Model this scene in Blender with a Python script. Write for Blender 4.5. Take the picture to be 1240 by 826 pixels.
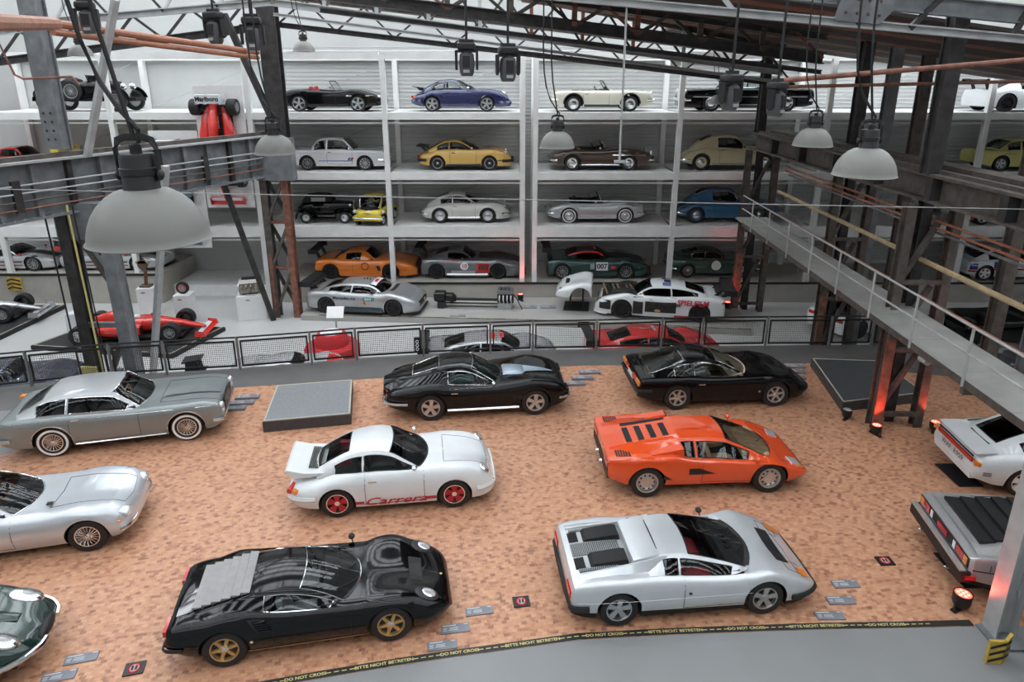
import bpy, bmesh, math, random
from mathutils import Vector, Matrix
for _o in list(bpy.data.objects): bpy.data.objects.remove(_o)
SC = bpy.context.scene
COL = SC.collection
PI = math.pi
random.seed(7)

# ------------------------------------------------------------------ camera, sky, exposure
cam_data = bpy.data.cameras.new('camera')
cam_data.sensor_width = 36.0
cam_data.lens = 36.0 * 808.7 / 1240.0
cam_data.shift_y = -68.0 / 1240.0
cam_data.clip_end = 300
camera = bpy.data.objects.new('camera', cam_data)
COL.objects.link(camera)
camera.location = (0, 0, 8.106)
camera.rotation_euler = (PI / 2 - math.atan(252.0 / 808.7), 0, 0)
SC.camera = camera

world = bpy.data.worlds.new('overcast_sky')
SC.world = world
world.use_nodes = True
_bg = world.node_tree.nodes['Background']
_bg.inputs['Color'].default_value = (0.90, 0.95, 1.0, 1)
_bg.inputs['Strength'].default_value = 5.4
SC.view_settings.view_transform = 'Standard'
SC.view_settings.look = 'None'
SC.view_settings.gamma = 1.0
SC.view_settings.use_curve_mapping = False
SC.view_settings.exposure = 0.12

# ------------------------------------------------------------------ materials
MATS = {}
def mat(name, col=(.5, .5, .5), rough=.5, metal=0., coat=0., noise=0., nscale=8., bump=0., emit=None, estr=0., spec=None, det=4.):
    if name in MATS: return MATS[name]
    m = bpy.data.materials.new(name); m.use_nodes = True
    nt = m.node_tree; p = nt.nodes['Principled BSDF']
    p.inputs['Base Color'].default_value = (*col, 1)
    p.inputs['Roughness'].default_value = rough
    p.inputs['Metallic'].default_value = metal
    if coat:
        p.inputs['Coat Weight'].default_value = coat
        p.inputs['Coat Roughness'].default_value = .07
    if spec is not None: p.inputs['Specular IOR Level'].default_value = spec
    if emit:
        p.inputs['Emission Color'].default_value = (*emit, 1)
        p.inputs['Emission Strength'].default_value = estr
    if noise or bump:
        tc = nt.nodes.new('ShaderNodeTexCoord'); n = nt.nodes.new('ShaderNodeTexNoise')
        n.inputs['Scale'].default_value = nscale; n.inputs['Detail'].default_value = det
        nt.links.new(tc.outputs['Object'], n.inputs['Vector'])
        if noise:
            mx = nt.nodes.new('ShaderNodeMix'); mx.data_type = 'RGBA'
            mx.inputs[6].default_value = (*[c * (1 - noise) for c in col], 1)
            mx.inputs[7].default_value = (*[min(1, c * (1 + noise)) for c in col], 1)
            rp = nt.nodes.new('ShaderNodeMapRange')
            rp.inputs[1].default_value = .3; rp.inputs[2].default_value = .7
            nt.links.new(n.outputs['Fac'], rp.inputs[0])
            nt.links.new(rp.outputs[0], mx.inputs[0]); nt.links.new(mx.outputs[2], p.inputs['Base Color'])
        if bump:
            b = nt.nodes.new('ShaderNodeBump'); b.inputs['Strength'].default_value = bump; b.inputs['Distance'].default_value = .02
            nt.links.new(n.outputs['Fac'], b.inputs['Height']); nt.links.new(b.outputs[0], p.inputs['Normal'])
    MATS[name] = m
    return m

def glass(name, tint=(.80, .84, .83), ior=1.45):
    if name in MATS: return MATS[name]
    m = bpy.data.materials.new(name); m.use_nodes = True
    nt = m.node_tree; nt.nodes.clear()
    o = nt.nodes.new('ShaderNodeOutputMaterial'); mx = nt.nodes.new('ShaderNodeMixShader')
    t = nt.nodes.new('ShaderNodeBsdfTransparent'); t.inputs[0].default_value = (*tint, 1)
    g = nt.nodes.new('ShaderNodeBsdfGlossy'); g.inputs['Roughness'].default_value = .02
    f = nt.nodes.new('ShaderNodeFresnel'); f.inputs[0].default_value = ior
    nt.links.new(f.outputs[0], mx.inputs[0]); nt.links.new(t.outputs[0], mx.inputs[1]); nt.links.new(g.outputs[0], mx.inputs[2])
    nt.links.new(mx.outputs[0], o.inputs[0])
    MATS[name] = m
    return m

def paint(name, col, metal=0., rough=.22):
    return mat('paint_' + name, col, rough, metal, coat=1.0, noise=.03, nscale=3)

BLACK = mat('black_rubber_plastic', (.012, .012, .013), .55, noise=.2, nscale=20)
UNDER = mat('underbody', (.008, .008, .009), .8, noise=.2)
TYRE = mat('tyre_rubber', (.014, .014, .015), .62, noise=.25, nscale=30)
CHROME = mat('chrome', (.78, .79, .80), .12, 1.0, noise=.03)
SILVER = mat('alloy_silver', (.58, .59, .60), .28, .85, noise=.06, nscale=12)
DARKALLOY = mat('alloy_dark', (.03, .03, .032), .35, .4, noise=.1)
GLASS = glass('car_glass')
GLASSD = glass('car_glass_dark', (.12, .13, .13))
LENS = mat('lens_clear', (.75, .77, .78), .08, .5, coat=1, noise=.05)
RED = mat('lens_red', (.55, .015, .012), .15, coat=1, noise=.1)
ORANGE = mat('lens_orange', (.85, .25, .03), .2, coat=1, noise=.1)
INTBLK = mat('interior_black', (.02, .02, .021), .6, noise=.2)
WHITE = mat('white_gloss', (.80, .80, .79), .3, noise=.03)
SEAM = mat('panel_gap', (.01, .01, .01), .8, noise=.1)

# ------------------------------------------------------------------ mesh helpers
def link(name, me, mats, parent=None, loc=None, rot=None, ang=35, smooth=True):
    if not isinstance(mats, (list, tuple)): mats = [mats]
    if not me.materials:
        for m in mats: me.materials.append(m)
    if smooth and len(me.polygons) and 'done' not in me:
        me.polygons.foreach_set('use_smooth', [True] * len(me.polygons))
        me.set_sharp_from_angle(angle=math.radians(ang))
        me['done'] = 1
    o = bpy.data.objects.new(name, me); COL.objects.link(o)
    if parent: o.parent = parent
    if loc is not None: o.location = loc
    if rot is not None: o.rotation_euler = rot
    return o

def mesh(name, V, F, fm=None, fix=False):
    me = bpy.data.meshes.new(name); me.from_pydata([tuple(v) for v in V], [], F)
    if fm: me.polygons.foreach_set('material_index', fm)
    if fix:
        bm = bmesh.new(); bm.from_mesh(me)
        bmesh.ops.remove_doubles(bm, verts=bm.verts, dist=1e-5)
        bmesh.ops.recalc_face_normals(bm, faces=bm.faces); bm.to_mesh(me); bm.free()
    me.update()
    return me

class MB:
    """collects shapes of one part"""
    def __init__(s): s.V = []; s.F = []; s.M = []
    def add(s, V, F, m=0):
        n = len(s.V); s.V += [Vector(v) for v in V]; s.F += [tuple(i + n for i in f) for f in F]; s.M += [m] * len(F)
        return s
    def box(s, c, d, R=None, m=0):
        c = Vector(c); hx, hy, hz = d[0] / 2, d[1] / 2, d[2] / 2
        P = [Vector((x, y, z)) for x in (-hx, hx) for y in (-hy, hy) for z in (-hz, hz)]
        if R: P = [R @ p for p in P]
        return s.add([p + c for p in P], [(0, 1, 3, 2), (4, 6, 7, 5), (0, 4, 5, 1), (2, 3, 7, 6), (0, 2, 6, 4), (1, 5, 7, 3)], m)
    def frame(s, a, b, up=(0, 0, 1)):
        a, b = Vector(a), Vector(b); t = (b - a).normalized(); u = Vector(up)
        if abs(t.dot(u)) > .98: u = Vector((0, 1, 0))
        x = t.cross(u).normalized(); y = x.cross(t).normalized()
        return a, b, x, y
    def bar(s, a, b, w, h, up=(0, 0, 1), m=0):
        a, b, x, y = s.frame(a, b, up)
        o = [(-w / 2, -h / 2), (w / 2, -h / 2), (w / 2, h / 2), (-w / 2, h / 2)]
        return s.sweep(a, b, x, y, o, m)
    def ibar(s, a, b, w, h, tf=.04, tw=.03, up=(0, 0, 1), m=0):
        a, b, x, y = s.frame(a, b, up)
        o = [(-w / 2, -h / 2), (w / 2, -h / 2), (w / 2, -h / 2 + tf), (tw / 2, -h / 2 + tf), (tw / 2, h / 2 - tf), (w / 2, h / 2 - tf), (w / 2, h / 2), (-w / 2, h / 2), (-w / 2, h / 2 - tf), (-tw / 2, h / 2 - tf), (-tw / 2, -h / 2 + tf), (-w / 2, -h / 2 + tf)]
        return s.sweep(a, b, x, y, o, m)
    def sweep(s, a, b, x, y, o, m=0):
        n = len(o); V = [a + x * p[0] + y * p[1] for p in o] + [b + x * p[0] + y * p[1] for p in o]
        F = [(i, (i + 1) % n, n + (i + 1) % n, n + i) for i in range(n)] + [tuple(range(n))[::-1], tuple(range(n, 2 * n))]
        return s.add(V, F, m)
    def tube(s, pts, r, n=6, closed=False, m=0, flat=1.):
        pts = [Vector(p) for p in pts]; N = len(pts); V = []; F = []
        for i, p in enumerate(pts):
            if closed: t = pts[(i + 1) % N] - pts[i - 1]
            else: t = pts[min(i + 1, N - 1)] - pts[max(i - 1, 0)]
            t.normalize(); u = Vector((0, 0, 1))
            if abs(t.dot(u)) > .95: u = Vector((0, 1, 0))
            x = t.cross(u).normalized(); y = x.cross(t)
            rr = r[i] if isinstance(r, (list, tuple)) else r
            for k in range(n):
                a = 2 * PI * k / n; V.append(p + x * (math.cos(a) * rr * flat) + y * (math.sin(a) * rr))
        for i in range(N if closed else N - 1):
            for k in range(n):
                a = i * n; b = ((i + 1) % N) * n
                F.append((a + k, a + (k + 1) % n, b + (k + 1) % n, b + k))
        if not closed: F += [tuple(range(n))[::-1], tuple(range((N - 1) * n, N * n))]
        return s.add(V, F, m)
    def lathe(s, prof, c=(0, 0, 0), axis="z", n=20, m=0, cap=True):
        c = Vector(c); V = []; F = []
        for (r, h) in prof:
            for k in range(n):
                a = 2 * PI * k / n; x, y = math.cos(a) * r, math.sin(a) * r
                V.append(c + (Vector((x, y, h)) if axis == 'z' else Vector((x, h, y)) if axis == 'y' else Vector((h, x, y))))
        for i in range(len(prof) - 1):
            for k in range(n): F.append((i * n + k, i * n + (k + 1) % n, (i + 1) * n + (k + 1) % n, (i + 1) * n + k))
        if cap and prof[0][0] > 1e-4: F.append(tuple(range(n))[::-1])
        if cap and prof[-1][0] > 1e-4: F.append(tuple(range((len(prof) - 1) * n, len(prof) * n)))
        return s.add(V, F, m)
    def prism(s, prof, y0, y1, m=0, taper=1.):
        n = len(prof); ym = (y0 + y1) / 2
        V = [(x, y0, z) for x, z in prof] + [(x, y1, z) for x, z in prof]
        F = [(i, (i + 1) % n, n + (i + 1) % n, n + i) for i in range(n)] + [tuple(range(n))[::-1], tuple(range(n, 2 * n))]
        return s.add(V, F, m)
    def loft(s, st, n=16, m=0, cap=True):
        """st: (x, yc, zc, hw, hh, e) superellipse rings along x"""
        V = []; F = []
        for (x, yc, zc, hw, hh, e) in st:
            for k in range(n):
                a = 2 * PI * k / n; c, q = math.cos(a), math.sin(a)
                V.append((x, yc + hw * math.copysign(abs(c) ** (2 / e), c), zc + hh * math.copysign(abs(q) ** (2 / e), q)))
        for i in range(len(st) - 1):
            for k in range(n): F.append((i * n + k, i * n + (k + 1) % n, (i + 1) * n + (k + 1) % n, (i + 1) * n + k))
        if cap: F += [tuple(range(n))[::-1], tuple(range((len(st) - 1) * n, len(st) * n))]
        return s.add(V, F, m)
    def sphere(s, c, r, n=10, k=6, m=0):
        if not isinstance(r, (list, tuple)): r = (r, r, r)
        V = []; F = []
        for i in range(k + 1):
            t = PI * i / k
            for j in range(n):
                a = 2 * PI * j / n
                V.append((c[0] + r[0] * math.sin(t) * math.cos(a), c[1] + r[1] * math.sin(t) * math.sin(a), c[2] + r[2] * math.cos(t)))
        for i in range(k):
            for j in range(n): F.append((i * n + j, (i + 1) * n + j, (i + 1) * n + (j + 1) % n, i * n + (j + 1) % n))
        return s.add(V, F, m)
    def done(s, name, mats, parent=None, loc=None, rot=None, ang=35, smooth=True, fix=True):
        return link(name, mesh(name, s.V, s.F, s.M, fix), mats, parent, loc, rot, ang, smooth)

def tag(o, label, cat=None, group=None, kind=None):
    if label: o['label'] = label
    if cat: o['category'] = cat
    if group: o['group'] = group
    if kind: o['kind'] = kind
    return o
def empty(name, loc=(0, 0, 0), rz=0, scale=1, label=None, cat=None, group=None):
    o = bpy.data.objects.new(name, None); o.empty_display_size = .2; COL.objects.link(o)
    o.location = loc; o.rotation_euler = (0, 0, rz); o.scale = (scale,) * 3
    return tag(o, label, cat, group)
def struct(o): o['kind'] = 'structure'; return o
def copy_tree(o, parent=None):
    c = o.copy(); COL.objects.link(c)
    if parent: c.parent = parent
    for ch in list(o.children): copy_tree(ch, c)
    return c

# survey coordinates -> metres: depth and height factors found from the cars' known widths
KY, KZ = .8866, 1.0133
def plan_deep(o, seen=None):
    seen = set() if seen is None else seen
    o.location.y *= KY; o.location.z *= KZ
    if o.type == 'MESH' and o.data.name not in seen:
        seen.add(o.data.name)
        for v in o.data.vertices: v.co.y *= KY; v.co.z *= KZ
    for c in o.children: plan_deep(c, seen)
def plan_loc(loc): return (loc[0], loc[1] * KY, loc[2] * KZ)

_tc = {}
def text_mesh(body, size=1., shear=0., align='CENTER', bold=0.):
    k = (body, size, shear, align, bold)
    if k in _tc: return _tc[k]
    cu = bpy.data.curves.new('lettering', 'FONT'); cu.body = body; cu.size = size; cu.shear = shear
    cu.align_x = align; cu.align_y = 'CENTER'; cu.offset = bold; cu.resolution_u = 3
    o = bpy.data.objects.new('lettering', cu); COL.objects.link(o)
    me = bpy.data.meshes.new_from_object(o)
    bpy.data.objects.remove(o); bpy.data.curves.remove(cu)
    me.materials.clear()
    _tc[k] = me
    return me

def pchip(pts):
    pts = sorted(pts); xs = [p[0] for p in pts]; ys = [p[1] for p in pts]; n = len(xs)
    if n == 1: return lambda x: ys[0]
    h = [max(xs[i + 1] - xs[i], 1e-6) for i in range(n - 1)]; d = [(ys[i + 1] - ys[i]) / h[i] for i in range(n - 1)]
    m = [d[0]] + [0.] * (n - 2) + [d[-1]]
    for i in range(1, n - 1):
        if d[i - 1] * d[i] > 0:
            w1 = 2 * h[i] + h[i - 1]; w2 = h[i] + 2 * h[i - 1]; m[i] = (w1 + w2) / (w1 / d[i - 1] + w2 / d[i])
    def f(x):
        if x <= xs[0]: return ys[0]
        if x >= xs[-1]: return ys[-1]
        i = 0
        while x > xs[i + 1]: i += 1
        t = (x - xs[i]) / h[i]; t2 = t * t; t3 = t2 * t
        return (2 * t3 - 3 * t2 + 1) * ys[i] + (t3 - 2 * t2 + t) * h[i] * m[i] + (-2 * t3 + 3 * t2) * ys[i + 1] + (t3 - t2) * h[i] * m[i + 1]
    return f
def lincurve(pts):
    pts = sorted(pts)
    def f(x):
        if x <= pts[0][0]: return pts[0][1]
        for a, b in zip(pts, pts[1:]):
            if x <= b[0]: return a[1] + (b[1] - a[1]) * (x - a[0]) / max(b[0] - a[0], 1e-6)
        return pts[-1][1]
    return f
# ------------------------------------------------------------------ the hall
CONC = mat('grey_floor', (.24, .245, .247), .38, noise=.05, nscale=.9, det=6)
CONCD = mat('dark_walkway', (.125, .12, .118), .45, noise=.12, nscale=1.5, det=6)
LOWF = mat('lower_floor_grey', (.50, .50, .49), .30, noise=.05, nscale=.7, det=6)
BEIGE_C = mat('concrete_beige', (.42, .40, .36), .7, noise=.08, nscale=2)
WALLB = WALLW = mat('wall_panel_off_white', (.50, .51, .50), .55, noise=.05, nscale=1.)
RACKW = mat('rack_white', (.78, .78, .76), .45, noise=.06, nscale=2)
STEELG = mat('painted_steel_grey', (.17, .18, .19), .5, .1, noise=.28, nscale=3, bump=.1, det=8)
STEELD = mat('dark_steel', (.045, .042, .042), .5, .3, noise=.4, nscale=4, bump=.15, det=8)
STEELB = mat('brown_steel', (.10, .085, .075), .6, .2, noise=.35, nscale=5, bump=.15, det=8)
RUST = mat('rust_red_steel', (.22, .095, .065), .6, .1, noise=.35, nscale=6, bump=.1, det=8)
RUSTP = mat('rust_pipe', (.34, .135, .075), .5, .1, noise=.25, nscale=4, det=8)
LSTEEL = mat('light_grey_steel', (.40, .41, .41), .5, .1, noise=.15, nscale=3, det=8)
DECKD = mat('roof_deck_dark', (.05, .042, .038), .8, noise=.3, nscale=3, det=6)
DECKBR = mat('roof_board_brown', (.22, .10, .06), .75, noise=.25, nscale=3, det=6)

def wood_blocks():
    m = bpy.data.materials.new('end_grain_wood_blocks'); m.use_nodes = True; nt = m.node_tree; p = nt.nodes['Principled BSDF']
    tc = nt.nodes.new('ShaderNodeTexCoord'); mp = nt.nodes.new('ShaderNodeMapping'); mp.inputs['Rotation'].default_value = (0, 0, math.radians(-9))
    br = nt.nodes.new('ShaderNodeTexBrick'); br.inputs['Color1'].default_value = (0, 0, 0, 1); br.inputs['Color2'].default_value = (1, 1, 1, 1); br.inputs['Mortar'].default_value = (.30, .30, .30, 1)
    br.inputs['Scale'].default_value = 1; br.inputs['Brick Width'].default_value = .088; br.inputs['Row Height'].default_value = .062; br.inputs['Mortar Size'].default_value = .003; br.inputs['Bias'].default_value = 0
    rp = nt.nodes.new('ShaderNodeValToRGB'); e = rp.color_ramp.elements
    e[0].position = 0; e[0].color = (.10, .03, .014, 1); e[1].position = 1; e[1].color = (.66, .37, .22, 1)
    for pos, c in ((.18, (.20, .065, .03, 1)), (.30, (.36, .135, .06, 1)), (.42, (.50, .22, .11, 1)), (.68, (.58, .29, .155, 1))):
        x = e.new(pos); x.color = c
    n = nt.nodes.new('ShaderNodeTexNoise'); n.inputs['Scale'].default_value = 7.; n.inputs['Detail'].default_value = 5; n.inputs['Roughness'].default_value = .65
    n2 = nt.nodes.new('ShaderNodeTexNoise'); n2.inputs['Scale'].default_value = .45; n2.inputs['Detail'].default_value = 2
    md = nt.nodes.new('ShaderNodeMath'); md.operation = 'MULTIPLY_ADD'; md.inputs[1].default_value = .55
    ad = nt.nodes.new('ShaderNodeMath'); ad.operation = 'MULTIPLY_ADD'; ad.inputs[1].default_value = .55; 
    mx = nt.nodes.new('ShaderNodeMix'); mx.data_type = 'RGBA'; mx.blend_type = 'MIX'; mx.inputs[7].default_value = (.60, .41, .31, 1)
    r2 = nt.nodes.new('ShaderNodeMapRange'); r2.inputs[1].default_value = .45; r2.inputs[2].default_value = .75; r2.inputs[4].default_value = .5
    L = nt.links.new
    L(tc.outputs['Object'], mp.inputs['Vector']); L(mp.outputs[0], br.inputs['Vector']); L(mp.outputs[0], n.inputs['Vector']); L(mp.outputs[0], n2.inputs['Vector'])
    sub = nt.nodes.new('ShaderNodeMath'); sub.operation = 'SUBTRACT'; sub.inputs[1].default_value = .26
    L(n.outputs['Fac'], sub.inputs[0]); L(br.outputs['Color'], ad.inputs[0]); L(sub.outputs[0], ad.inputs[2]); L(ad.outputs[0], rp.inputs['Fac'])
    mx.inputs[0].default_value = .2; L(rp.outputs['Color'], mx.inputs[6]); L(mx.outputs[2], p.inputs['Base Color'])
    p.inputs['Roughness'].default_value = .42
    return m
WOOD = wood_blocks()

def slab(name, poly, z0, z1, m, parent=None, smooth=False):
    n = len(poly); V = [(x, y, z0) for x, y in poly] + [(x, y, z1) for x, y in poly]
    F = [tuple(range(n))[::-1], tuple(range(n, 2 * n))] + [(i, (i + 1) % n, n + (i + 1) % n, n + i) for i in range(n)]
    return link(name, mesh(name, V, F, None, True), m, parent, smooth=smooth)

STRIP = [(-9.5, 6.4), (-6.0, 7.4), (-4.2, 7.92), (-2.79, 8.27), (-1.67, 8.53), (-.96, 8.68), (0, 8.86), (1.0, 9.05), (2.26, 9.15), (3.54, 9.22), (4.82, 9.28), (6.11, 9.31), (7.15, 9.35)]
RAIL = [(-15.2, 18.2), (-13.19, 18.83), (-11.25, 19.43), (-9.84, 19.67), (-7.86, 19.99), (-5.9, 20.46), (-4.65, 20.8), (-2.68, 21.15), (-.66, 21.37), (.64, 21.51), (2.6, 21.6), (4.64, 21.78), (5.92, 21.86), (7.94, 21.92), (9.94, 21.97), (11.29, 22.0), (13.4, 22.0)]
EDGE = [(x - .03, y + .16) for x, y in RAIL]
struct(slab('floor_upper', [(-26, -8), (26, -8), (26, 22.1)] + [(13.6, 22.16)] + EDGE[::-1] + [(-26, 17.0)], -1.3, -.006, CONC))
FARB = [(16, 18.6), (12.2, 19.56), (8.93, 20.53), (5.5, 20.48), (1.94, 20.33), (-1.2, 19.85), (-4.4, 19.25), (-7.66, 18.67), (-11.6, 17.5)]
struct(slab('floor_walkway', [(16, 22.1), (16, 18.5)] + FARB[1:] + [(-16, 16.6), (-16, 17.8)] + EDGE, -.3, -.002, CONCD))
struct(slab('floor_wood', STRIP + [(15.5, 9.4)] + FARB + [(-11.3, 15.0), (-13.0, 13.5), (-14.5, 7)], -.2, 0, WOOD))
struct(slab('floor_lower', [(-26, 17), (26, 17), (26, 36), (-26, 36)], -1.5, -.95, LOWF))
# printed barrier strip along the front edge
DARKS = mat('barrier_strip', (.018, .019, .017), .5, noise=.15); YEL = mat('barrier_yellow', (.62, .55, .22), .6, noise=.05)
def arc(P):
    L = [0]
    for a, b in zip(P, P[1:]): L.append(L[-1] + math.hypot(b[0] - a[0], b[1] - a[1]))
    return L
def along(P, L, t):
    for i in range(len(P) - 1):
        if t <= L[i + 1] or i == len(P) - 2:
            u = (t - L[i]) / (L[i + 1] - L[i]); dx, dy = (P[i + 1][0] - P[i][0]) / (L[i + 1] - L[i]), (P[i + 1][1] - P[i][1]) / (L[i + 1] - L[i])
            return P[i][0] + u * (P[i + 1][0] - P[i][0]), P[i][1] + u * (P[i + 1][1] - P[i][1]), dx, dy
def ribbon(name, P, w, z, m, parent=None):
    V = []; F = []
    for i, (x, y) in enumerate(P):
        a = P[max(i - 1, 0)]; b = P[min(i + 1, len(P) - 1)]; l = math.hypot(b[0] - a[0], b[1] - a[1]); nx, ny = -(b[1] - a[1]) / l, (b[0] - a[0]) / l
        V += [(x, y, z), (x + nx * w, y + ny * w, z)]
    for i in range(len(P) - 1): F.append((i * 2, i * 2 + 2, i * 2 + 3, i * 2 + 1))
    return link(name, mesh(name, V, F), m, parent, smooth=False)
def barrier(P, w, z, label, first, step, size, n):
    root = empty('barrier_strip', (0, 0, 0), 0, 1, label, 'floor strip')
    ribbon('strip', P, w, z + .004, DARKS, root); L = arc(P); t = first; k = 0
    while t < L[-1] - .4 and k < n:
        body = ('BITTE NICHT BETRETEN', 'DO NOT CROSS')[k % 2]
        me0 = text_mesh(body, size, 0, 'CENTER', .002); me = me0.copy()
        for v in me.vertices:
            x, y, dx, dy = along(P, L, min(max(t + v.co.x, 0), L[-1])); o = w / 2 + v.co.y; v.co = (x - dy * o, y + dx * o, z + .007)
        link('lettering', me, YEL, root, smooth=False)
        for q in (-1.5, -.5, .5, 1.5):
            x, y, dx, dy = along(P, L, min(t + step * .5 + q * .11 + (.07 if k % 2 == 0 else -.07), L[-1])); a = math.atan2(dy, dx)
            V = [(x - dy * w / 2 + dx * u - dy * v_, y + dx * w / 2 + dy * u + dx * v_, z + .007) for u, v_ in ((-.035, -.008), (.035, -.008), (.035, .008), (-.035, .008))]
            link('dash', mesh('dash', V, [(0, 1, 2, 3)]), YEL, root, smooth=False)
        t += step; k += 1
    return root
_L = arc(STRIP)
barrier(STRIP, .135, 0, 'black barrier strip with yellow lettering edging the wood-block floor', 7.95 - 1.1 * 4, 1.1, .078, 15)

# back wall: ribbed panels
def ribbed(name, x0, x1, z0, z1, y, m, pitch=.16, depth=.025):
    V = []; F = []; z = z0; i = 0
    while z < z1:
        for dz, d in ((0, 0), (.1, 0), (.115, depth), (.145, depth)):
            V += [(x0, y - d, z + dz), (x1, y - d, z + dz)]
        z += pitch
    for k in range(len(V) // 2 - 1): F.append((2 * k, 2 * k + 1, 2 * k + 3, 2 * k + 2))
    return struct(link(name, mesh(name, V, F), m, smooth=False))
ribbed('wall_back', -9.8, 26, -1.2, 9.1, 33.6, WALLB)
wl = MB(); wl.box((-18, 33.68, 4), (16.6, .12, 10.4)); struct(wl.done('wall_back_plain', WALLW))
wl = MB(); wl.box((0, 33.7, 11.3), (52, .12, 4.4)); struct(wl.done('wall_back_upper', WALLW))
wl = MB()
for x in (-25.9, 25.9): pass
wl.box((-26, 13, 6), (.2, 42, 14.6)); struct(wl.done('wall_left', WALLW))
wl = MB(); wl.box((26, 13, 6), (.2, 42, 14.6)); struct(wl.done('wall_right', WALLW))
wl = MB(); wl.box((0, -8, 6), (52, .2, 14.6)); struct(wl.done('wall_front', WALLW))
# unseen roof: sky-light bands sized for the light let in, with glazing bars
y = -8.0; k = 0
rf = MB()
while y < 33:
    wsolid = 2.0 if y < 20 else .7; rf.box((0, y + wsolid / 2, 13.3), (52, wsolid, .2)); y += 3.4 if y < 22 else 2.6
rf.box((0, 33.3, 13.3), (52, .8, .2)); rf.box((-25, 13, 13.3), (2, 42, .22)); rf.box((25, 13, 13.3), (2, 42, .22))
struct(rf.done('ceiling', DECKD, smooth=False))
struct(empty('ceiling_glazing', (0, 0, 0)))
for i in range(25): MB().box((-24 + 2 * i, 13, 13.25), (.1, 41, .12)).done('glazing_bar', STEELD, bpy.data.objects['ceiling_glazing'], smooth=False)
for i, yy in enumerate((2.0, 9.0)):
    t = empty('roof_truss', (0, yy, 0), 0, 1, ('white lattice roof truss spanning the hall overhead, nearest the balcony', 'white lattice roof truss spanning the hall overhead, above the black coupe')[i], 'truss')
    MB().bar((-25, 0, 12.9), (25, 0, 12.9), .16, .16).done('top_chord', LSTEEL, t); MB().bar((-25, 0, 11.6), (25, 0, 11.6), .14, .14).done('bottom_chord', LSTEEL, t)
    for k in range(25): MB().bar((-25 + 2 * k, 0, 11.6), (-24 + 2 * k, 0, 12.9), .08, .08).done('web', LSTEEL, t); MB().bar((-24 + 2 * k, 0, 12.9), (-23 + 2 * k, 0, 11.6), .08, .08).done('web', LSTEEL, t)

# sloping aisle roof on the right, seen under the trusses
dk = empty('aisle_roof', (0, 0, 0)); struct(dk)
def deckz(x): return 10.45 - (x + 1.5) * .1276
for k in range(16):
    y0 = 17.2 + .78 * k
    xl_ = .3 if k < 11 else 5.5; MB().add([(xl_, y0, deckz(xl_)), (25, y0, deckz(25)), (25, y0 + .74, deckz(25)), (xl_, y0 + .74, deckz(xl_)), (xl_, y0, deckz(xl_) + .08), (25, y0, deckz(25) + .08), (25, y0 + .74, deckz(25) + .08), (xl_, y0 + .74, deckz(xl_) + .08)], [(0, 3, 2, 1), (4, 5, 6, 7), (0, 1, 5, 4), (1, 2, 6, 5), (2, 3, 7, 6), (3, 0, 4, 7)]).done('roof_board', DECKBR if k % 3 == 1 else DECKD, dk, smooth=False)

# ------------------------------------------------------------------ visible roof steel
def truss(name, label, chords, webs, cat='truss'):
    r = empty(name, chords[0][0], 0, 1, label, cat); o = Vector(chords[0][0])
    for q in chords: MB().ibar(Vector(q[0]) - o, Vector(q[1]) - o, q[2], q[3], .03, .03).done('chord', q[4], r, smooth=False)
    for q in webs: MB().bar(Vector(q[0]) - o, Vector(q[1]) - o, q[2], q[2], m=0).done('web', q[3], r, smooth=False)
    return r
def lin(a, b, t): return tuple(a[i] + (b[i] - a[i]) * t for i in range(3))
A0, A1, A2 = (-14.68, 26, 9.70), (-7.65, 26, 10.24), (8.9, 26, 8.15)
def upper(a, dz): return (a[0], a[1], a[2] + dz)
w = []
for k in range(10):
    a = lin(A1, A2, k / 10); b = lin(A1, A2, (k + .5) / 10); c_ = lin(A1, A2, (k + 1) / 10)
    dz_ = 1.5 - .75 * (k + .5) / 10; w += [(a, upper(b, dz_), .07, STEELB), (upper(b, dz_), c_, .07, STEELD), (a, upper(a, dz_), .11, RUSTP if k in (5, 6, 7) else LSTEEL)]
for k in range(4):
    a = lin(A0, A1, k / 4); b = lin(A0, A1, (k + .5) / 4); c_ = lin(A0, A1, (k + 1) / 4); w += [(a, upper(b, 1.1), .07, LSTEEL), (upper(b, 1.1), c_, .07, STEELD)]
truss('roof_truss', 'light grey roof truss falling to the right in front of the car rack', [(A0, A1, .22, .2, LSTEEL), (A1, A2, .22, .22, LSTEEL), (upper(A0, 1.1), upper(A1, 1.5), .2, .16, STEELD), (upper(A1, 1.5), upper(A2, .75), .2, .16, STEELD), (upper(A1, -.35), upper(A2, -.32), .12, .1, LSTEEL)], w)
B0, B1 = (-5.2, 22, 10.12), (8.6, 22, 8.48)
w = []
for k in range(8):
    a = lin(B0, B1, k / 8); b = lin(B0, B1, (k + .5) / 8); c_ = lin(B0, B1, (k + 1) / 8); w += [(a, upper(b, .6), .1, STEELB), (upper(b, .6), c_, .08, RUST if k % 3 == 1 else STEELD), (a, upper(a, .6), .14, RUST if k in (4, 5) else STEELB)]
truss('roof_truss', 'dark brown riveted roof truss above the hanging spotlights', [(B0, B1, .34, .30, STEELD), (upper(B0, .6), upper(B1, .54), .3, .16, STEELD), (upper(B0, -.42), upper(B1, -.36), .14, .12, STEELD)], w)
D0, D1, D2 = (-18.4, 28.4, 8.5), (-8.26, 28.4, 9.73), (10.2, 28.4, 7.70)
w = []
for k in range(9):
    a = lin(D1, D2, k / 9); b = lin(D1, D2, (k + .5) / 9); c_ = lin(D1, D2, (k + 1) / 9); w += [(a, upper(b, .9), .06, STEELD), (upper(b, .9), c_, .06, STEELD)]
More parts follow.
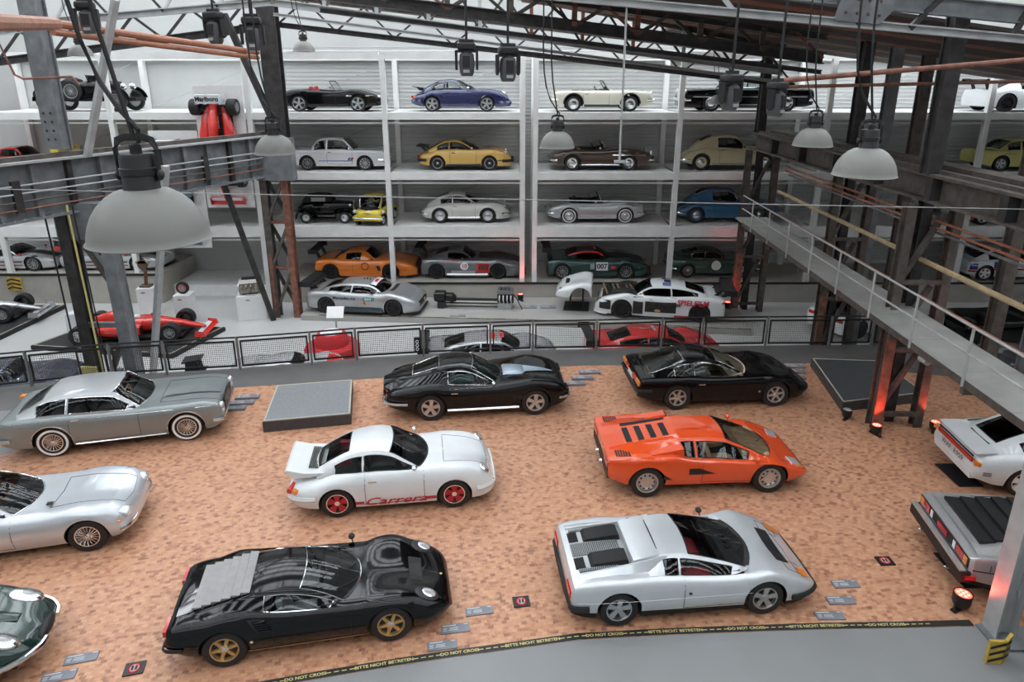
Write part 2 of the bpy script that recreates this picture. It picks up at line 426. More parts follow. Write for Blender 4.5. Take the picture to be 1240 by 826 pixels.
for k in range(5):
    a = lin(D0, D1, k / 5); b = lin(D0, D1, (k + .5) / 5); c_ = lin(D0, D1, (k + 1) / 5); w += [(a, upper(b, .9), .08, STEELD), (upper(b, .9), c_, .08, STEELD)]
truss('roof_truss', 'thin dark roof truss just above the top tier of the car rack', [(D0, D1, .2, .26, STEELD), (D1, D2, .16, .18, STEELD), (upper(D0, .9), upper(D1, .9), .12, .12, LSTEEL), (upper(D1, .9), upper(D2, .9), .12, .12, STEELB)], w)
C0, C1 = (.5, 16, 9.52), (11.5, 16, 8.60); E0, E1 = (2.6, 16.1, 9.55), (11.5, 16.1, 8.73)
w = [((6.9, 16, 8.98), (5.9, 16.2, 10.2), .1, STEELD), ((7.9, 16, 8.9), (9.2, 16.2, 10.2), .1, STEELD), ((4.4, 16, 9.2), (3.4, 16.2, 10.3), .09, LSTEEL), ((10, 16, 8.8), (10.6, 16.2, 10), .1, STEELD)]
t = truss('roof_truss', 'grey riveted roof girder with a bolted gusset plate over the catwalk', [(C0, C1, .16, .16, LSTEEL), ((2.6, 16.1, 9.86), (11.5, 16.1, 9.04), .2, .34, STEELG)], w)
o = t.location
MB().prism([(6.35 - o[0], 9.05 - o[2]), (7.25 - o[0], 8.97 - o[2]), (7.5 - o[0], 9.25 - o[2]), (7.35 - o[0], 9.75 - o[2]), (6.5 - o[0], 9.8 - o[2])], -.1, -.05).done('gusset_plate', STEELG, t, smooth=False)
for k in range(4):
    for q in range(2): MB().sphere((6.55 - o[0] + .22 * k, -.11, 9.2 + .25 * q - o[2] - .02 * k), .035, 6, 4).done('rivet', STEELB, t)

# rusty pipes
def pipe(label, pts, r, m=RUSTP, name='pipe', n=10, cat='pipe'):
    o = Vector(pts[0]); x = MB().tube([Vector(p) - o for p in pts], r, n).done(name, m, None, o); return tag(x, label, cat)
pipe('thick rust-red pipe running overhead past the grey column', [(-5.6, 8.2, 8.55), (-7.35, 11.5, 8.73), (-9.55, 16.9, 9.05)], .125)
pipe('upper of two rust-orange pipes leading to the far dark column', [(-10.0, 17.4, 9.10), (-8.85, 27.7, 8.80)], .09)
pipe('lower of two rust-orange pipes leading to the far dark column', [(-10.0, 17.5, 8.92), (-8.85, 27.7, 8.62)], .075)
pipe('rust-brown pipe crossing above the right girder', [(5.0, 15, 7.92), (9.7, 15, 8.3), (12, 15, 8.4)], .05, RUST)
pipe('thinner rust pipe behind the rust-brown pipe on the right', [(6.2, 18, 7.78), (11.7, 18, 7.9), (14, 18, 7.95)], .04, RUST)
pipe('thin bent conduit crossing the grey column', [(-13.0, 20.0, 9.4), (-12.6, 20.0, 8.05), (-12.4, 20.0, 7.95), (-11.15, 20.0, 8.0), (-11.0, 20.0, 7.8)], .03, RUST)
tag(MB().tube([(-12, 13, 6.23), (-2, 13, 6.03), (9.0, 13, 5.82)], .008, 5).done('safety_wire', LSTEEL), 'thin white wire stretched across the whole hall', 'wire')
x = MB(); x.tube([(2.26, 16, 9.32), (2.26, 16, 6.33)], .022, 6); x.box((2.26, 16, 6.32), (.22, .1, .05)); tag(x.done('hanging_rod', LSTEEL), 'thin white rod hanging before the brown roadster', 'rod')
tag(MB().bar((-9.25, 19, 9.69), (-10.75, 19.3, 6.1), .2, .1).done('diagonal_strut', LSTEEL), 'light grey diagonal strut leaning above the left girder', 'strut')
tag(MB().bar((-9.9, 21.7, 5.6), (-11.5, 22.1, -.95), .22, .12).done('diagonal_strut', LSTEEL), 'light grey strut standing beside the red racing car', 'strut')
tag(MB().bar((-9.96, 28, 10.04), (-8.62, 27.9, 6.5), .2, .2).done('diagonal_strut', STEELD), 'dark diagonal strut meeting the far dark column', 'strut')
tag(MB().bar((-10.55, 27.2, 4.9), (-9.3, 27.6, -.95), .2, .2).done('diagonal_strut', STEELD), 'dark slanted strut reaching the floor beside the rust-red column', 'strut')

# ------------------------------------------------------------------ left crane girder and columns
ga, gb_ = Vector((-14.35, 14.2 * KY, .07)), Vector((-8.72, 29.4 * KY, .07)); gd = (gb_ - ga).normalized(); gn = Vector((gd.y, -gd.x, 0)); GL = (gb_ - ga).length
g = empty('crane_girder', ga, math.atan2(gd.y, gd.x), 1, 'riveted grey plate girder with cable bundles on the left', 'girder')
MB().box((GL / 2, 0, 5.25), (GL, .05, 1.4)).done('web_plate', STEELG, g); MB().box((GL / 2, 0, 5.97), (GL, .62, .06)).done('top_flange', LSTEEL, g); MB().box((GL / 2, 0, 4.53), (GL, .56, .06)).done('bottom_flange', STEELG, g)
MB().box((GL / 2, -.05, 6.06), (GL, .14, .12)).done('rail', STEELB, g); MB().box((GL / 2, .45, 5.9), (GL, .5, .05)).done('walk_plate', LSTEEL, g)
k = 0
while k * .95 < GL: MB().box((.3 + k * .95, -.09, 5.25), (.14, .16, 1.36)).done('stiffener', STEELG if k % 3 else STEELD, g, smooth=False); k += 1
for q, m in enumerate((LSTEEL, LSTEEL, STEELB, RUST)): MB().tube([(0, -.24, 5.42 - .2 * q), (GL, -.24, 5.42 - .2 * q)], .025, 6).done('conduit', m, g)
for k in range(6): MB().box((1.5 + 3 * k, -.22, 5.15), (.2, .1, .8)).done('conduit_clamp', STEELD, g, smooth=False)
for k in range(60):
    MB().sphere((.15 + GL / 60 * k, -.25, 4.57), (.03, .03, .02), 5, 3).done('rivet', LSTEEL, g)
# near left column: upper box column + two lattice legs
t = empty('steel_column', (-12.05, 20.4, -.95), 0, 1, 'grey steel column with twin legs rising past the left girder', 'column')
MB().ibar((0, 0, 7.15), (0, 0, 12.5), .42, .46, .06, .32, up=(0, 1, 0)).done('upper_shaft', STEELG, t, smooth=False)
for k in range(4):
    for q in (-.10, .08): MB().sphere((q, -.24, 7.4 + .22 * k), (.035, .02, .035), 6, 4).done('rivet', STEELD, t)
MB().ibar((-.25, 0, 0), (-.25, 0, 5.75), .3, .4, .05, .05, up=(0, 1, 0)).done('leg', STEELD, t, smooth=False); MB().ibar((1.05, -.2, 0), (.95, -.2, 5.75), .34, .4, .05, .3, up=(0, 1, 0)).done('leg', STEELG, t, smooth=False)
MB().box((.35, .1, 5.2), (1.7, .4, 1.0)).done('head_plate', STEELG, t, smooth=False)
for a, b, m in (((-.2, 0, 5.1), (.95, 0, 3.4), STEELG), ((.9, -.1, 3.2), (.0, 0, 4.9), STEELB), ((-.25, 0, 2.2), (1.0, 0, 2.2), STEELG), ((.9, -.1, 2.0), (-.1, 0, .1), STEELB)): MB().bar(a, b, .14, .14).done('brace', m, t, smooth=False)
for x, r, m in ((.1, .03, YEL), (.25, .02, BLACK), (-.55, .025, BLACK)): MB().tube([(x, -.35, 5.7), (x + .1, -.35, .3)], r, 6).done('conduit', m, t)
MB().box((-.3, -.25, .75), (.5, .1, .5)).done('sign_plate', YEL, t, smooth=False); MB().box((.55, -.3, .7), (.4, .1, .55)).done('switch_box', LSTEEL, t, smooth=False)
MB().tube([(-.7, -.55, .2), (-.7, -.55, .75), (.6, -.55, .75), (.6, -.55, .2)], .035, 6).done('guard_bar', STEELB, t)
# far left column
t = empty('steel_column', (-8.70, 28.1, -.95), 0, 1, 'dark far column on rust-red lattice legs before the orange race car', 'column')
MB().ibar((.22, 0, 6.8), (.22, 0, 12.5), .62, .5, .06, .4, up=(0, 1, 0)).done('upper_shaft', STEELD, t, smooth=False); MB().box((.0, -.1, 6.1), (1.35, .5, 1.5)).done('head_plate', STEELG, t, smooth=False)
for x0, m in ((-.55, STEELB), (.25, RUST)): MB().ibar((x0, 0, 0), (x0, 0, 5.5), .26, .34, .04, .04, up=(0, 1, 0)).done('leg', m, t, smooth=False)
MB().bar((.25, -.2, .3), (.25, -.2, 3.6), .2, .06).done('leg_plate', RUST, t, smooth=False); MB().bar((-.55, -.2, .3), (-.55, -.2, 2.5), .12, .06).done('leg_plate', RUST, t, smooth=False)
for k in range(3):
    z = .3 + 1.75 * k
    MB().bar((-.53, -.1, z), (.25, -.1, z + 1.7), .12, .1).done('brace', STEELB, t, smooth=False); MB().bar((.25, .1, z), (-.53, .1, z + 1.7), .12, .1).done('brace', STEELD, t, smooth=False); MB().bar((-.53, 0, z + 1.7), (.25, 0, z + 1.7), .1, .1).done('brace', RUST, t, smooth=False)

# ------------------------------------------------------------------ right crane girder, columns, catwalk
g = empty('crane_girder', (9.25, 0, .075), PI / 2, 1, 'dark brown crane girder carried by the right-hand columns', 'girder'); GL = 29 * KY
MB().box((GL / 2, 0, 5.72), (GL, .06, .5)).done('web_plate', STEELB, g); MB().box((GL / 2, 0, 6.0), (GL, .5, .06)).done('top_flange', RUST if False else STEELB, g); MB().box((GL / 2, 0, 5.45), (GL, .5, .06)).done('bottom_flange', STEELB, g)
MB().box((GL / 2, -.75, 5.95), (GL, .5, .35)).done('side_beam', STEELB, g); MB().box((GL / 2, 0, 6.06), (GL, .12, .1)).done('rail', STEELB, g)
for k in range(11): MB().box((.6 + 2.3 * k, .14, 5.72), (.22, .24, .5)).done('stiffener', STEELD, g, smooth=False)
def rcol(x, y, zb, label, up=True, m0=STEELD, m1=STEELB, w=1.05, low=RUST):
    t = empty('steel_column', (x, y, zb), 0, 1, label, 'column'); h = 5.4 - zb
    MB().ibar((0, 0, 0), (0, 0, h), .20, .24, .03, .03, up=(0, 1, 0)).done('leg', m1, t, smooth=False); MB().ibar((w, 0, 0), (w, 0, h), .20, .24, .03, .03, up=(0, 1, 0)).done('leg', m1, t, smooth=False); MB().ibar((w * .5, .3, 0), (w * .5, .3, h), .22, .24, .03, .03, up=(0, 1, 0)).done('leg', m0, t, smooth=False)
    MB().bar((0, -.2, .2), (0, -.2, min(2.4, h * .45)), .22, .05).done('leg_plate', low, t, smooth=False)
    for k in range(3):
        z = .35 + k * h / 3.3; MB().bar((0, -.08, z), (w, -.08, z), .1, .1).done('brace', m1, t, smooth=False); MB().bar((.05, 0, z), (w * .8, .1, z + h / 3.6), .1, .1).done('brace', m1, t, smooth=False)
    zt_ = 12.6 - zb if y < 17 else deckz(x + .35) + .03 - zb
    if up: MB().ibar((.35, .1, h + .6), (.35, .1, zt_), .30, .34, .05, .2, up=(0, 1, 0)).done('upper_shaft', m0, t, smooth=False)
    return t
rcol(8.75, 16.37, 0, 'rust-streaked lattice column standing on the wood floor under the catwalk')
rcol(9.9, 22.9, -.95, 'brown lattice column on the lower floor behind the railing')
rcol(8.95, 28.8, -.95, 'lattice column lit red from its foot before the dark green classic coupe')
t = empty('steel_column', (7.42, 9.2, 0), 0, 1, 'pale worn steel column at the corner of the wood floor', 'column')
MB().ibar((0, 0, 0), (0, 0, 2.95), .30, .3, .03, .04, up=(1, 0, 0)).done('leg', LSTEEL, t, smooth=False); MB().bar((.17, .05, .1), (.17, .05, 2.9), .06, .25).done('leg_plate', RUSTP, t, smooth=False); MB().bar((.22, -.35, .02), (1.2, -.1, 1.3), .07, .07).done('brace', LSTEEL, t, smooth=False); MB().bar((.1, -.02, .75), (1.5, -.02, .9), .08, .12).done('brace', LSTEEL, t, smooth=False)
MB().box((0, -.1, .015), (.5, .5, .03)).done('base_plate', STEELG, t, smooth=False); MB().bar((-.1, 0, 2.8), (1.4, 0, 2.8), .14, .12).done('bracket', STEELB, t, smooth=False)
for x, y, zb, lab in ((11.6, 15.6, 0, 'single grey column behind the catwalk near the dark saloon'), (12.5, 18.3, 0, 'single brown column right of the rally car'), (11.4, 23.6, -.95, 'single brown column before the white rack bay'), (12.9, 24.6, -.95, 'single pale column before the white rack bay')):
    tag(MB().ibar((0, 0, 0), (0, 0, (12 if y < 17 else deckz(x) + .03) - zb), .30, .30, .05, .2, up=(0, 1, 0)).done('steel_column', STEELG if x < 12 else STEELB, None, (x, y, zb), smooth=False), lab, 'column')
# catwalk
ca, cb = Vector((7.637, 2.0 * KY, 2.99)), Vector((8.45, 27.2 * KY, 2.99)); cd = (cb - ca).normalized(); CL = (cb - ca).length
cw = empty('catwalk', ca, math.atan2(cd.y, cd.x), 1, 'grey sheet-metal catwalk with pipe handrail along the right', 'catwalk')
PLATE = mat('catwalk_plate', (.40, .40, .375), .5, .3, noise=.12, nscale=2, det=8)
k = 0
while k * 1.55 < CL - .4: MB().box((.77 + k * 1.55, -.6, 0), (1.54, 1.18, .05)).done('floor_plate', PLATE, cw, smooth=False); k += 1
for y in (-.03, -1.17): MB().box((CL / 2, y, -.05), (CL, .06, .14)).done('edge_beam', STEELB, cw)
k = 0
while k * 1.75 < CL: MB().tube([(.2 + k * 1.75, .03, -.1), (.2 + k * 1.75, .03, 1.0)], .025, 6).done('rail_post', LSTEEL, cw); k += 1
for z in (1.0, .52): MB().tube([(0, .03, z), (CL, .03, z)], .022, 6).done('handrail', LSTEEL, cw)
MB().tube([(0, -1.2, 1.15), (CL, -1.2, 1.15)], .06, 8).done('pipe_rail', mat('ochre_pipe', (.40, .30, .17), .5, noise=.2, nscale=6), cw)
for y, z, m in ((-1.35, 1.9, RUSTP), (-1.35, 2.05, RUSTP), (-1.5, 1.75, STEELG), (-1.3, .3, RUSTP)): MB().tube([(2, y, z), (CL, y, z)], .03, 6).done('conduit', m, cw)
for k in range(9): MB().bar((1.2 + 2.6 * k, -.02, -.2), (1.2 + 2.6 * k, -1.2, -.2), .1, .14).done('cross_beam', STEELB, cw, smooth=False)
tag(MB().tube([(0, 0, 0), (.0, .25, .0), (.05, .3, -.05)], .07, 10).done('pipe_stub', LSTEEL, None, (8.1, 13.5, 2.755)), 'short grey pipe end hanging below the catwalk', 'pipe')

# ------------------------------------------------------------------ car rack
rk = empty('storage_shelf', (0, 30.2, -1.2), 0, 1, 'white steel car rack of four tiers along the back wall', 'rack')
PX = [-20.9, -15.6, -10.2, -4.95, .42, .92, 6.55, 12.3, 18.5, 24.3]; DZ = [(6.71, .26), (4.42, .28), (2.27, .44)]
for i, x in enumerate(PX):
    for yy, q in ((0, .2), (2.85, .24)): MB().box((x, yy, 5.0), (.2, q, 10.0)).done('post', RACKW, rk, smooth=False)
for i in range(len(PX) - 1):
    if i == 4: continue
    x0, x1 = PX[i], PX[i + 1]; xm = (x0 + x1) / 2; l = x1 - x0 - .2
    for z, h in DZ:
        MB().box((xm, .0, z + 1.2 - h / 2 - .02), (l, .16, h)).done('beam', RACKW, rk, smooth=False); MB().box((xm, 1.45, z + 1.2 - .05), (l, 2.72, .06)).done('deck', RACKW, rk, smooth=False)
        MB().box((xm, 2.85, z + 1.2 - h / 2), (l, .12, h)).done('beam', RACKW, rk, smooth=False); MB().tube([(x0 + .1, .05, z + 1.2 - h - .16), (x1 - .1, .05, z + 1.2 - h - .16)], .035, 6).done('conduit', RACKW, rk)
        MB().tube([(x0 + .2, 2.8, z + 1.25), (x1 - .4, 2.8, z + 3.0)], .018, 4).done('brace_rod', LSTEEL, rk)
    MB().box((xm, 0, 9.96), (l, .18, .24)).done('beam', RACKW, rk, smooth=False); MB().box((xm, 2.85, 9.96), (l, .18, .24)).done('beam', RACKW, rk, smooth=False)
struct(slab('floor_rack_base', [(-9.6, 30.05), (26, 30.05), (26, 33.6), (-9.6, 33.6)], -1.2, -.11, BEIGE_C)); struct(slab('floor_rack_base_left', [(-26, 29.9), (-14.6, 29.9), (-14.6, 33.6), (-26, 33.6)], -1.2, .30, BEIGE_C)); struct(slab('floor_rack_base_white', [(-14.58, 31.0), (-9.62, 31.0), (-9.62, 33.6), (-14.58, 33.6)], -1.2, -.45, RACKW))
struct(slab('trim_1', [(-9.6, 30.0), (26, 30.0), (26, 30.08), (-9.6, 30.08)], -.16, -.08, BLACK)); struct(slab('trim_2', [(-26, 29.85), (-14.6, 29.85), (-14.6, 29.93), (-26, 29.93)], .24, .33, BLACK))
PLF = mat('plinth_grey', (.40, .39, .37), .45, noise=.06, nscale=1)
PL = [(-8.22, 27.57), (-8.02, 27.55), (-4, 27.27), (.63, 26.93), (5, 26.33), (8.76, 25.75)]
struct(slab('floor_plinth', PL + [(9.2, 30.05), (-8.22, 30.05)], -1.2, -.74, PLF))
barrier([(-7.5, 27.53)] + [(x, y + .02) for x, y in PL[2:]], .12, -.74, 'black barrier strip edging the low plinth before the rack', .9, 1.13, .075, 16)

# ------------------------------------------------------------------ mesh railing
FRAMEM = mat('railing_black', (.02, .02, .021), .45, .3, noise=.15); WIRE = mat('railing_wire', (.06, .06, .06), .5, .4, noise=.1)
rl = empty('mesh_railing', (0, 0, 0), 0, 1, 'black railing of wire-mesh panels along the floor edge', 'railing')
for i, (x, y) in enumerate(RAIL):
    MB().box((x, y, .5), (.06, .06, 1.02)).done('post', mat('rail_post_grey', (.25, .25, .25), .4, .5, noise=.1), rl, smooth=False)
for a, b in zip(RAIL, RAIL[1:]):
    a, b = Vector((*a, 0)), Vector((*b, 0)); d = (b - a).normalized(); l = (b - a).length; p, q = a + d * .09, b - d * .09
    f = MB()
    for z in (.14, .88): f.bar(p + Vector((0, 0, z)), q + Vector((0, 0, z)), .04, .05)
    for e in (p, q): f.bar(e + Vector((0, 0, .12)), e + Vector((0, 0, .90)), .04, .05)
    f.done('panel_frame', FRAMEM, rl, smooth=False)
    wm = MB(); n = int(l / .06)
    for k in range(1, n):
        e = p + (q - p) * k / n; wm.bar(e + Vector((0, 0, .15)), e + Vector((0, 0, .87)), .006, .006)
    for k in range(1, 12): wm.bar(p + Vector((0, 0, .14 + .062 * k)), q + Vector((0, 0, .14 + .062 * k)), .006, .006)
    o = wm.done('wire_mesh', WIRE, rl, smooth=False, fix=False); o['kind'] = 'stuff'
MB().tube([(x, y, 1.0) for x, y in RAIL], .025, 6).done('top_rail', FRAMEM, rl)

# bring the surveyed places to metres
for o in [o for o in COL.objects if o.parent is None and o.type != 'CAMERA']:
    nm = o.name.split('.')[0]
    if nm in ('crane_girder', 'catwalk'): continue
    if nm in ('steel_column', 'storage_shelf'): o.location = plan_loc(o.location); o.scale.z *= KZ
    else: plan_deep(o)
# ------------------------------------------------------------------ wheels
_wc = {}
def wheel_meshes(R, tw, style, rim, rr):
    k = (R, tw, style, rim.name, rr)
    if k in _wc: return _wc[k]
    h = tw / 2; ri = R * rr
    t = MB(); t.lathe([(ri, -h * .8), (ri + .012, -h * .95), (R * .93, -h), (R * .99, -h * .8), (R, -h * .45), (R, h * .45), (R * .99, h * .8), (R * .93, h), (ri + .012, h * .95), (ri, h * .8), (ri, -h * .8)], axis='y', n=28, cap=False)
    mats = [TYRE]
    if style.startswith('ww'):                    # white side-wall band on the outer (local -y) face
        style = style[3:]; mats = [TYRE, WHITE]
        t.lathe([(R * .74, -h * 1.0), (R * .75, -h * 1.03), (R * .87, -h * 1.04), (R * .88, -h * 1.0)], axis='y', n=28, m=1, cap=False)
    tm = mesh('wheel', t.V, t.F, t.M, True)
    for m in mats: tm.materials.append(m)
    r = MB(); o = -h
    # barrel and lip, outer face towards local -y
    r.lathe([(ri + .006, o * .86), (ri + .004, o * .98), (ri * .93, o * .96), (ri * .90, o * .45), (ri * .2, o * .35), (0, o * .35)], axis='y', n=28, m=2 if style == 'fuchs' else 0, cap=False)
    r.lathe([(ri * .895, o * .47), (ri * .3, o * .37), (0, o * .37)], axis='y', n=20, m=1 if style not in ('cap', 'disc') else 0, cap=False)
    def spokes(n, w0, w1, d0=.62, d1=.8, off=0, r0=.12, r1=.93, th=.03):
        for i in range(n):
            a = 2 * PI * i / n + off; ca, sa = math.cos(a), math.sin(a)
            P = []
            for rr_, w, d in ((ri * r0, w0, d0), (ri * r1, w1, d1)):
                for sgn in (-1, 1):
                    for dd in (0, th):
                        P.append((ca * rr_ - sa * w * sgn / 2, o * d + dd, sa * rr_ + ca * w * sgn / 2))
            r.add(P, [(0, 1, 3, 2), (4, 6, 7, 5), (0, 4, 5, 1), (2, 3, 7, 6), (0, 2, 6, 4), (1, 5, 7, 3)], 0)
    if style == 'cap':
        r.lathe([(ri * .62, o * .5), (ri * .6, o * .8), (ri * .4, o * .95), (ri * .15, o * 1.05), (0, o * 1.06)], axis='y', n=20, m=2, cap=False)
        r.lathe([(ri * .95, o * .9), (ri * .62, o * .55)], axis='y', n=20, m=0, cap=False)
    elif style == 'wire':
        spokes(18, .008, .008, .95, .55, 0, .16, .92, .008); spokes(18, .008, .008, .8, .8, .1, .16, .92, .008)
        r.lathe([(ri * .2, o * .5), (ri * .2, o), (ri * .1, o * 1.12), (0, o * 1.14)], axis='y', n=12, cap=False)
    elif style == 'fuchs':
        spokes(5, .05, .15, .8, .85, .3, .12, .9); r.lathe([(ri * .26, o * .5), (ri * .24, o * .9), (0, o * .93)], axis='y', n=14, m=2, cap=False)
    elif style == 'five':
        spokes(5, .07, .10, .75, .85, .2); r.lathe([(ri * .26, o * .5), (ri * .22, o * .86), (0, o * .88)], axis='y', n=14, cap=False)
    elif style == 'ten':
        spokes(10, .025, .04, .72, .85, .2); r.lathe([(ri * .22, o * .5), (ri * .2, o * .86), (0, o * .88)], axis='y', n=14, cap=False)
    elif style == 'star':
        spokes(6, .06, .05, .78, .74, .2, .1, .93, .05); r.lathe([(ri * .34, o * .5), (ri * .3, o * .8), (ri * .12, o * 1.0), (0, o * 1.02)], axis='y', n=14, m=2, cap=False)
        spokes(6, .03, .03, .9, .9, .45, .1, .4)
    elif style == 'dish':
        r.lathe([(ri * .9, o * .5), (ri * .55, o * .78), (ri * .45, o * .8), (0, o * .8)], axis='y', n=20, cap=False)
        for i in range(10):
            a = 2 * PI * i / 10; r.sphere((math.cos(a) * ri * .68, o * .68, math.sin(a) * ri * .68), (.022, .012, .022), 6, 4, m=1)
    elif style == 'disc':
        r.lathe([(ri * .93, o * .9), (ri * .3, o * .92), (0, o * .95)], axis='y', n=20, cap=False)
    rm = mesh('rim', r.V, r.F, r.M, True)
    for m in (rim, BLACK, CHROME): rm.materials.append(m)
    _wc[k] = (tm, rm)
    return tm, rm

def add_wheel(parent, x, y, R, tw, style, rim, rr=.64, z=None, steer=0):
    tm, rm = wheel_meshes(R, tw, style, rim, rr)
    w = link('wheel', tm, TYRE, parent, (x, y, R if z is None else z), (0, 0, steer + (PI if y > 0 else 0)))
    link('rim', rm, rim, w)
    return w

# ------------------------------------------------------------------ lofted car bodies
NT, NQ, NS = 5, 6, 3
def mkplan(xr, xf, W, tr=.8, tf=.75, waist=0.):
    return [(xr, W * tr), (xr + .07, W * (tr + (1 - tr) * .5)), (xr + .4, W * .985), (-1.1, W), (0, W * (1 - waist)), (1.1, W * .995), (xf - .45, W * .965), (xf - .12, W * (tf + (1 - tf) * .45)), (xf, W * tf)]

def shift_cabin(G, d):
    G = dict(G)
    for k in ('xa', 'xb', 'xc', 'xd', 'seat'):
        if k in G: G[k] += d
    for k in ('roof', 'yr'): G[k] = [(x + d, v) for x, v in G[k]]
    if G.get('wins'): G['wins'] = [(a + d, b + d) for a, b in G['wins']]
    if G.get('rear'): G['rear'] = (G['rear'][0] + d, G['rear'][1] + d, G['rear'][2])
    if 'hole' in G: G['hole'] = (G['hole'][0] + d, G['hole'][1] + d)
    return G
class Car:
    def __init__(s, name, label, loc, hd, S, scale=1., group=None, cat='car'):
        s.S = S; g = S.get
        a = math.radians(hd)
        if not g('raw'):
            loc = (loc[0], loc[1] * KY + (1 - KY) * .72 * abs(math.cos(a)), loc[2] * KZ)
            if abs(math.cos(a)) > .5: a = math.atan2(math.sin(a) * KY, math.cos(a))
        s.root = empty(name, loc, a, scale, label, cat, group)
        cv = lincurve if g('lin') else pchip
        s.wb, s.xr, s.xf = S['wb'], S['xr'], S['xf']
        s.W = S['W']; s.R = S['R']; s.tw = g('tw', .2)
        s.top = cv(S['top']); s.dze = cv(g('ze', [(0, -.03)])); s.yf = cv(g('yf', [(0, .8)]))
        s.w = pchip(g('plan') or mkplan(s.xr, s.xf, s.W, g('tr', .8), g('tf', .75), g('waist', 0)))
        s.zm = cv(g('zm', [(0, .55)])); s.bot = cv(g('bot', [(s.xr, .3), (s.xr + .5, .2), (s.xf - .5, .18), (s.xf, .2)]))
        s.n = g('n', 2.2); s.tuck = g('tuck', .06); s.paint = S['paint']
        s.arch = g('arch', 1.12) * s.R
        s.gh = g('gh'); s.gx = g('ghx', 0.)
        if s.gh and s.gx: s.gh = shift_cabin(s.gh, s.gx)
        s.stations()
        s.build_body()
        if s.gh: s.build_cabin()
        s.build_wheels()
    # geometry queries
    def sec(s, x, zb=None):
        w = s.w(x); zc = s.top(x); ze = zc + s.dze(x); yf = s.yf(x) * w; zm = min(s.zm(x), ze - .03)
        if zb is None: zb = s.bot(x)
        zb0 = s.bot(x)
        if zb > zm - .02: zm = min(zb + .02, ze - .012)
        zb = min(zb, zm - .004)
        P = []
        for j in range(NT + 1):
            t = j / NT; k = t * t * (3 - 2 * t); P.append((yf * t, zc + (ze - zc) * k))
        e = 2 / s.n
        for j in range(1, NQ + 1):
            a = PI / 2 * j / NQ; P.append((yf + (w - yf) * math.sin(a) ** e, zm + (ze - zm) * max(math.cos(a), 0) ** e))
        for j in range(1, NS + 1):
            t = j / NS; z = zm + (zb - zm) * t; q = min(1, max(0, (zm - z) / max(zm - zb0, .05)))
            P.append((w - s.tuck * q * q, z))
        return P
    def side_y(s, x, z):
        P = s.sec(x)[NT:]
        for (y0, z0), (y1, z1) in zip(P, P[1:]):
            if z0 >= z >= z1: return y0 + (y1 - y0) * (z0 - z) / max(z0 - z1, 1e-6)
        return P[0][0] if z > P[0][1] else P[-1][0]
    def top_z(s, x, y):
        y = abs(y); P = s.sec(x)[:NT + NQ + 1]
        for (y0, z0), (y1, z1) in zip(P, P[1:]):
            if y0 <= y <= y1: return z0 + (z1 - z0) * (y - y0) / max(y1 - y0, 1e-6)
        return P[-1][1]
    def stations(s):
        L = [s.xr, s.xf]; xs = []
        for e, sg in ((s.xr, 1), (s.xf, -1)):
            xs += [e + sg * d for d in (.0, .02, .06, .12, .2, .3)]
        x = s.xr + .42
        while x < s.xf - .4: xs.append(x); x += .13
        if s.gh:
            s.hole = (s.gh['xd'] + s.gh.get('bowr', .1) + .03, s.gh['xa'] - s.gh.get('bow', .18) - .03)
            if 'hole' in s.gh: s.hole = s.gh['hole']
            xs += list(s.hole)
        xs = [x for x in xs]
        st = []
        for xw in (-s.wb / 2, s.wb / 2):
            A = s.arch
            xs = [x for x in xs if abs(x - xw) > A + .03 or (s.gh and x in s.hole)]
            st += [(xw - A, None, 0), (xw - A, s.R, 1), (xw + A, s.R, 0), (xw + A, None, 1)]
            for k in range(1, 12):
                a = PI * k / 12; st.append((xw - A * math.cos(a), s.R + A * math.sin(a), 0))
        for x in sorted(set(xs)): 
            zb = None
            for xw in (-s.wb / 2, s.wb / 2):
                if abs(x - xw) < s.arch: zb = s.R + math.sqrt(s.arch ** 2 - (x - xw) ** 2)
            st.append((x, zb, 0))
        st.sort(key=lambda q: (q[0], q[2])); s.st = st
    def build_body(s):
        V = []; F = []; M = []; rows = []
        hole = s.hole if s.gh else (9, 9)
        for (x, zb, _) in s.st:
            P = s.sec(x, zb); y, z = P[-1]; P = P + [(max(y - .12, .02), z), (0, min(z, P[0][1] - .07))]
            rows.append((x, P))
        nj = len(rows[0][1]); base = []
        for x, P in rows:
            r = []
            for j, (y, z) in enumerate(P):
                if j in (0, nj - 1): V.append((x, 0, z)); r.append((len(V) - 1,) * 2)
                else: V += [(x, -y, z), (x, y, z)]; r.append((len(V) - 2, len(V) - 1))
            base.append(r)
        dark = s.S.get('lower_dark')
        for i in range(len(base) - 1):
            xm = (rows[i][0] + rows[i + 1][0]) / 2
            for j in range(nj - 1):
                if j < NT and hole[0] < xm < hole[1]: continue
                m = 1 if j >= nj - 3 else (1 if dark and j >= NT + NQ + NS - 1 else 0)
                for k in (0, 1):
                    f = [base[i][j][k], base[i + 1][j][k], base[i + 1][j + 1][k], base[i][j + 1][k]]
                    g = []
                    for q in f:
                        if q not in g: g.append(q)
                    if len(g) >= 3: F.append(tuple(g if k else g[::-1])); M.append(m)
        for i in (0, len(base) - 1):
            ring = [b[0] for b in base[i]] + [b[1] for b in base[i][-2:0:-1]]
            F.append(tuple(ring)); M.append(1 if s.S.get('dark_ends') else 0)
        me = mesh('body', V, F, M, True)
        s.body = link('body', me, [s.paint, UNDER], s.root, ang=s.S.get('ang', 32))
        # floor pan between the wheels
        b = MB(); b.box(((s.xr + s.xf) / 2, 0, s.bot(0) + .12), (s.xf - s.xr - .5, (s.W - s.tw - .12) * 2, .16)); b.done('underbody', UNDER, s.root)
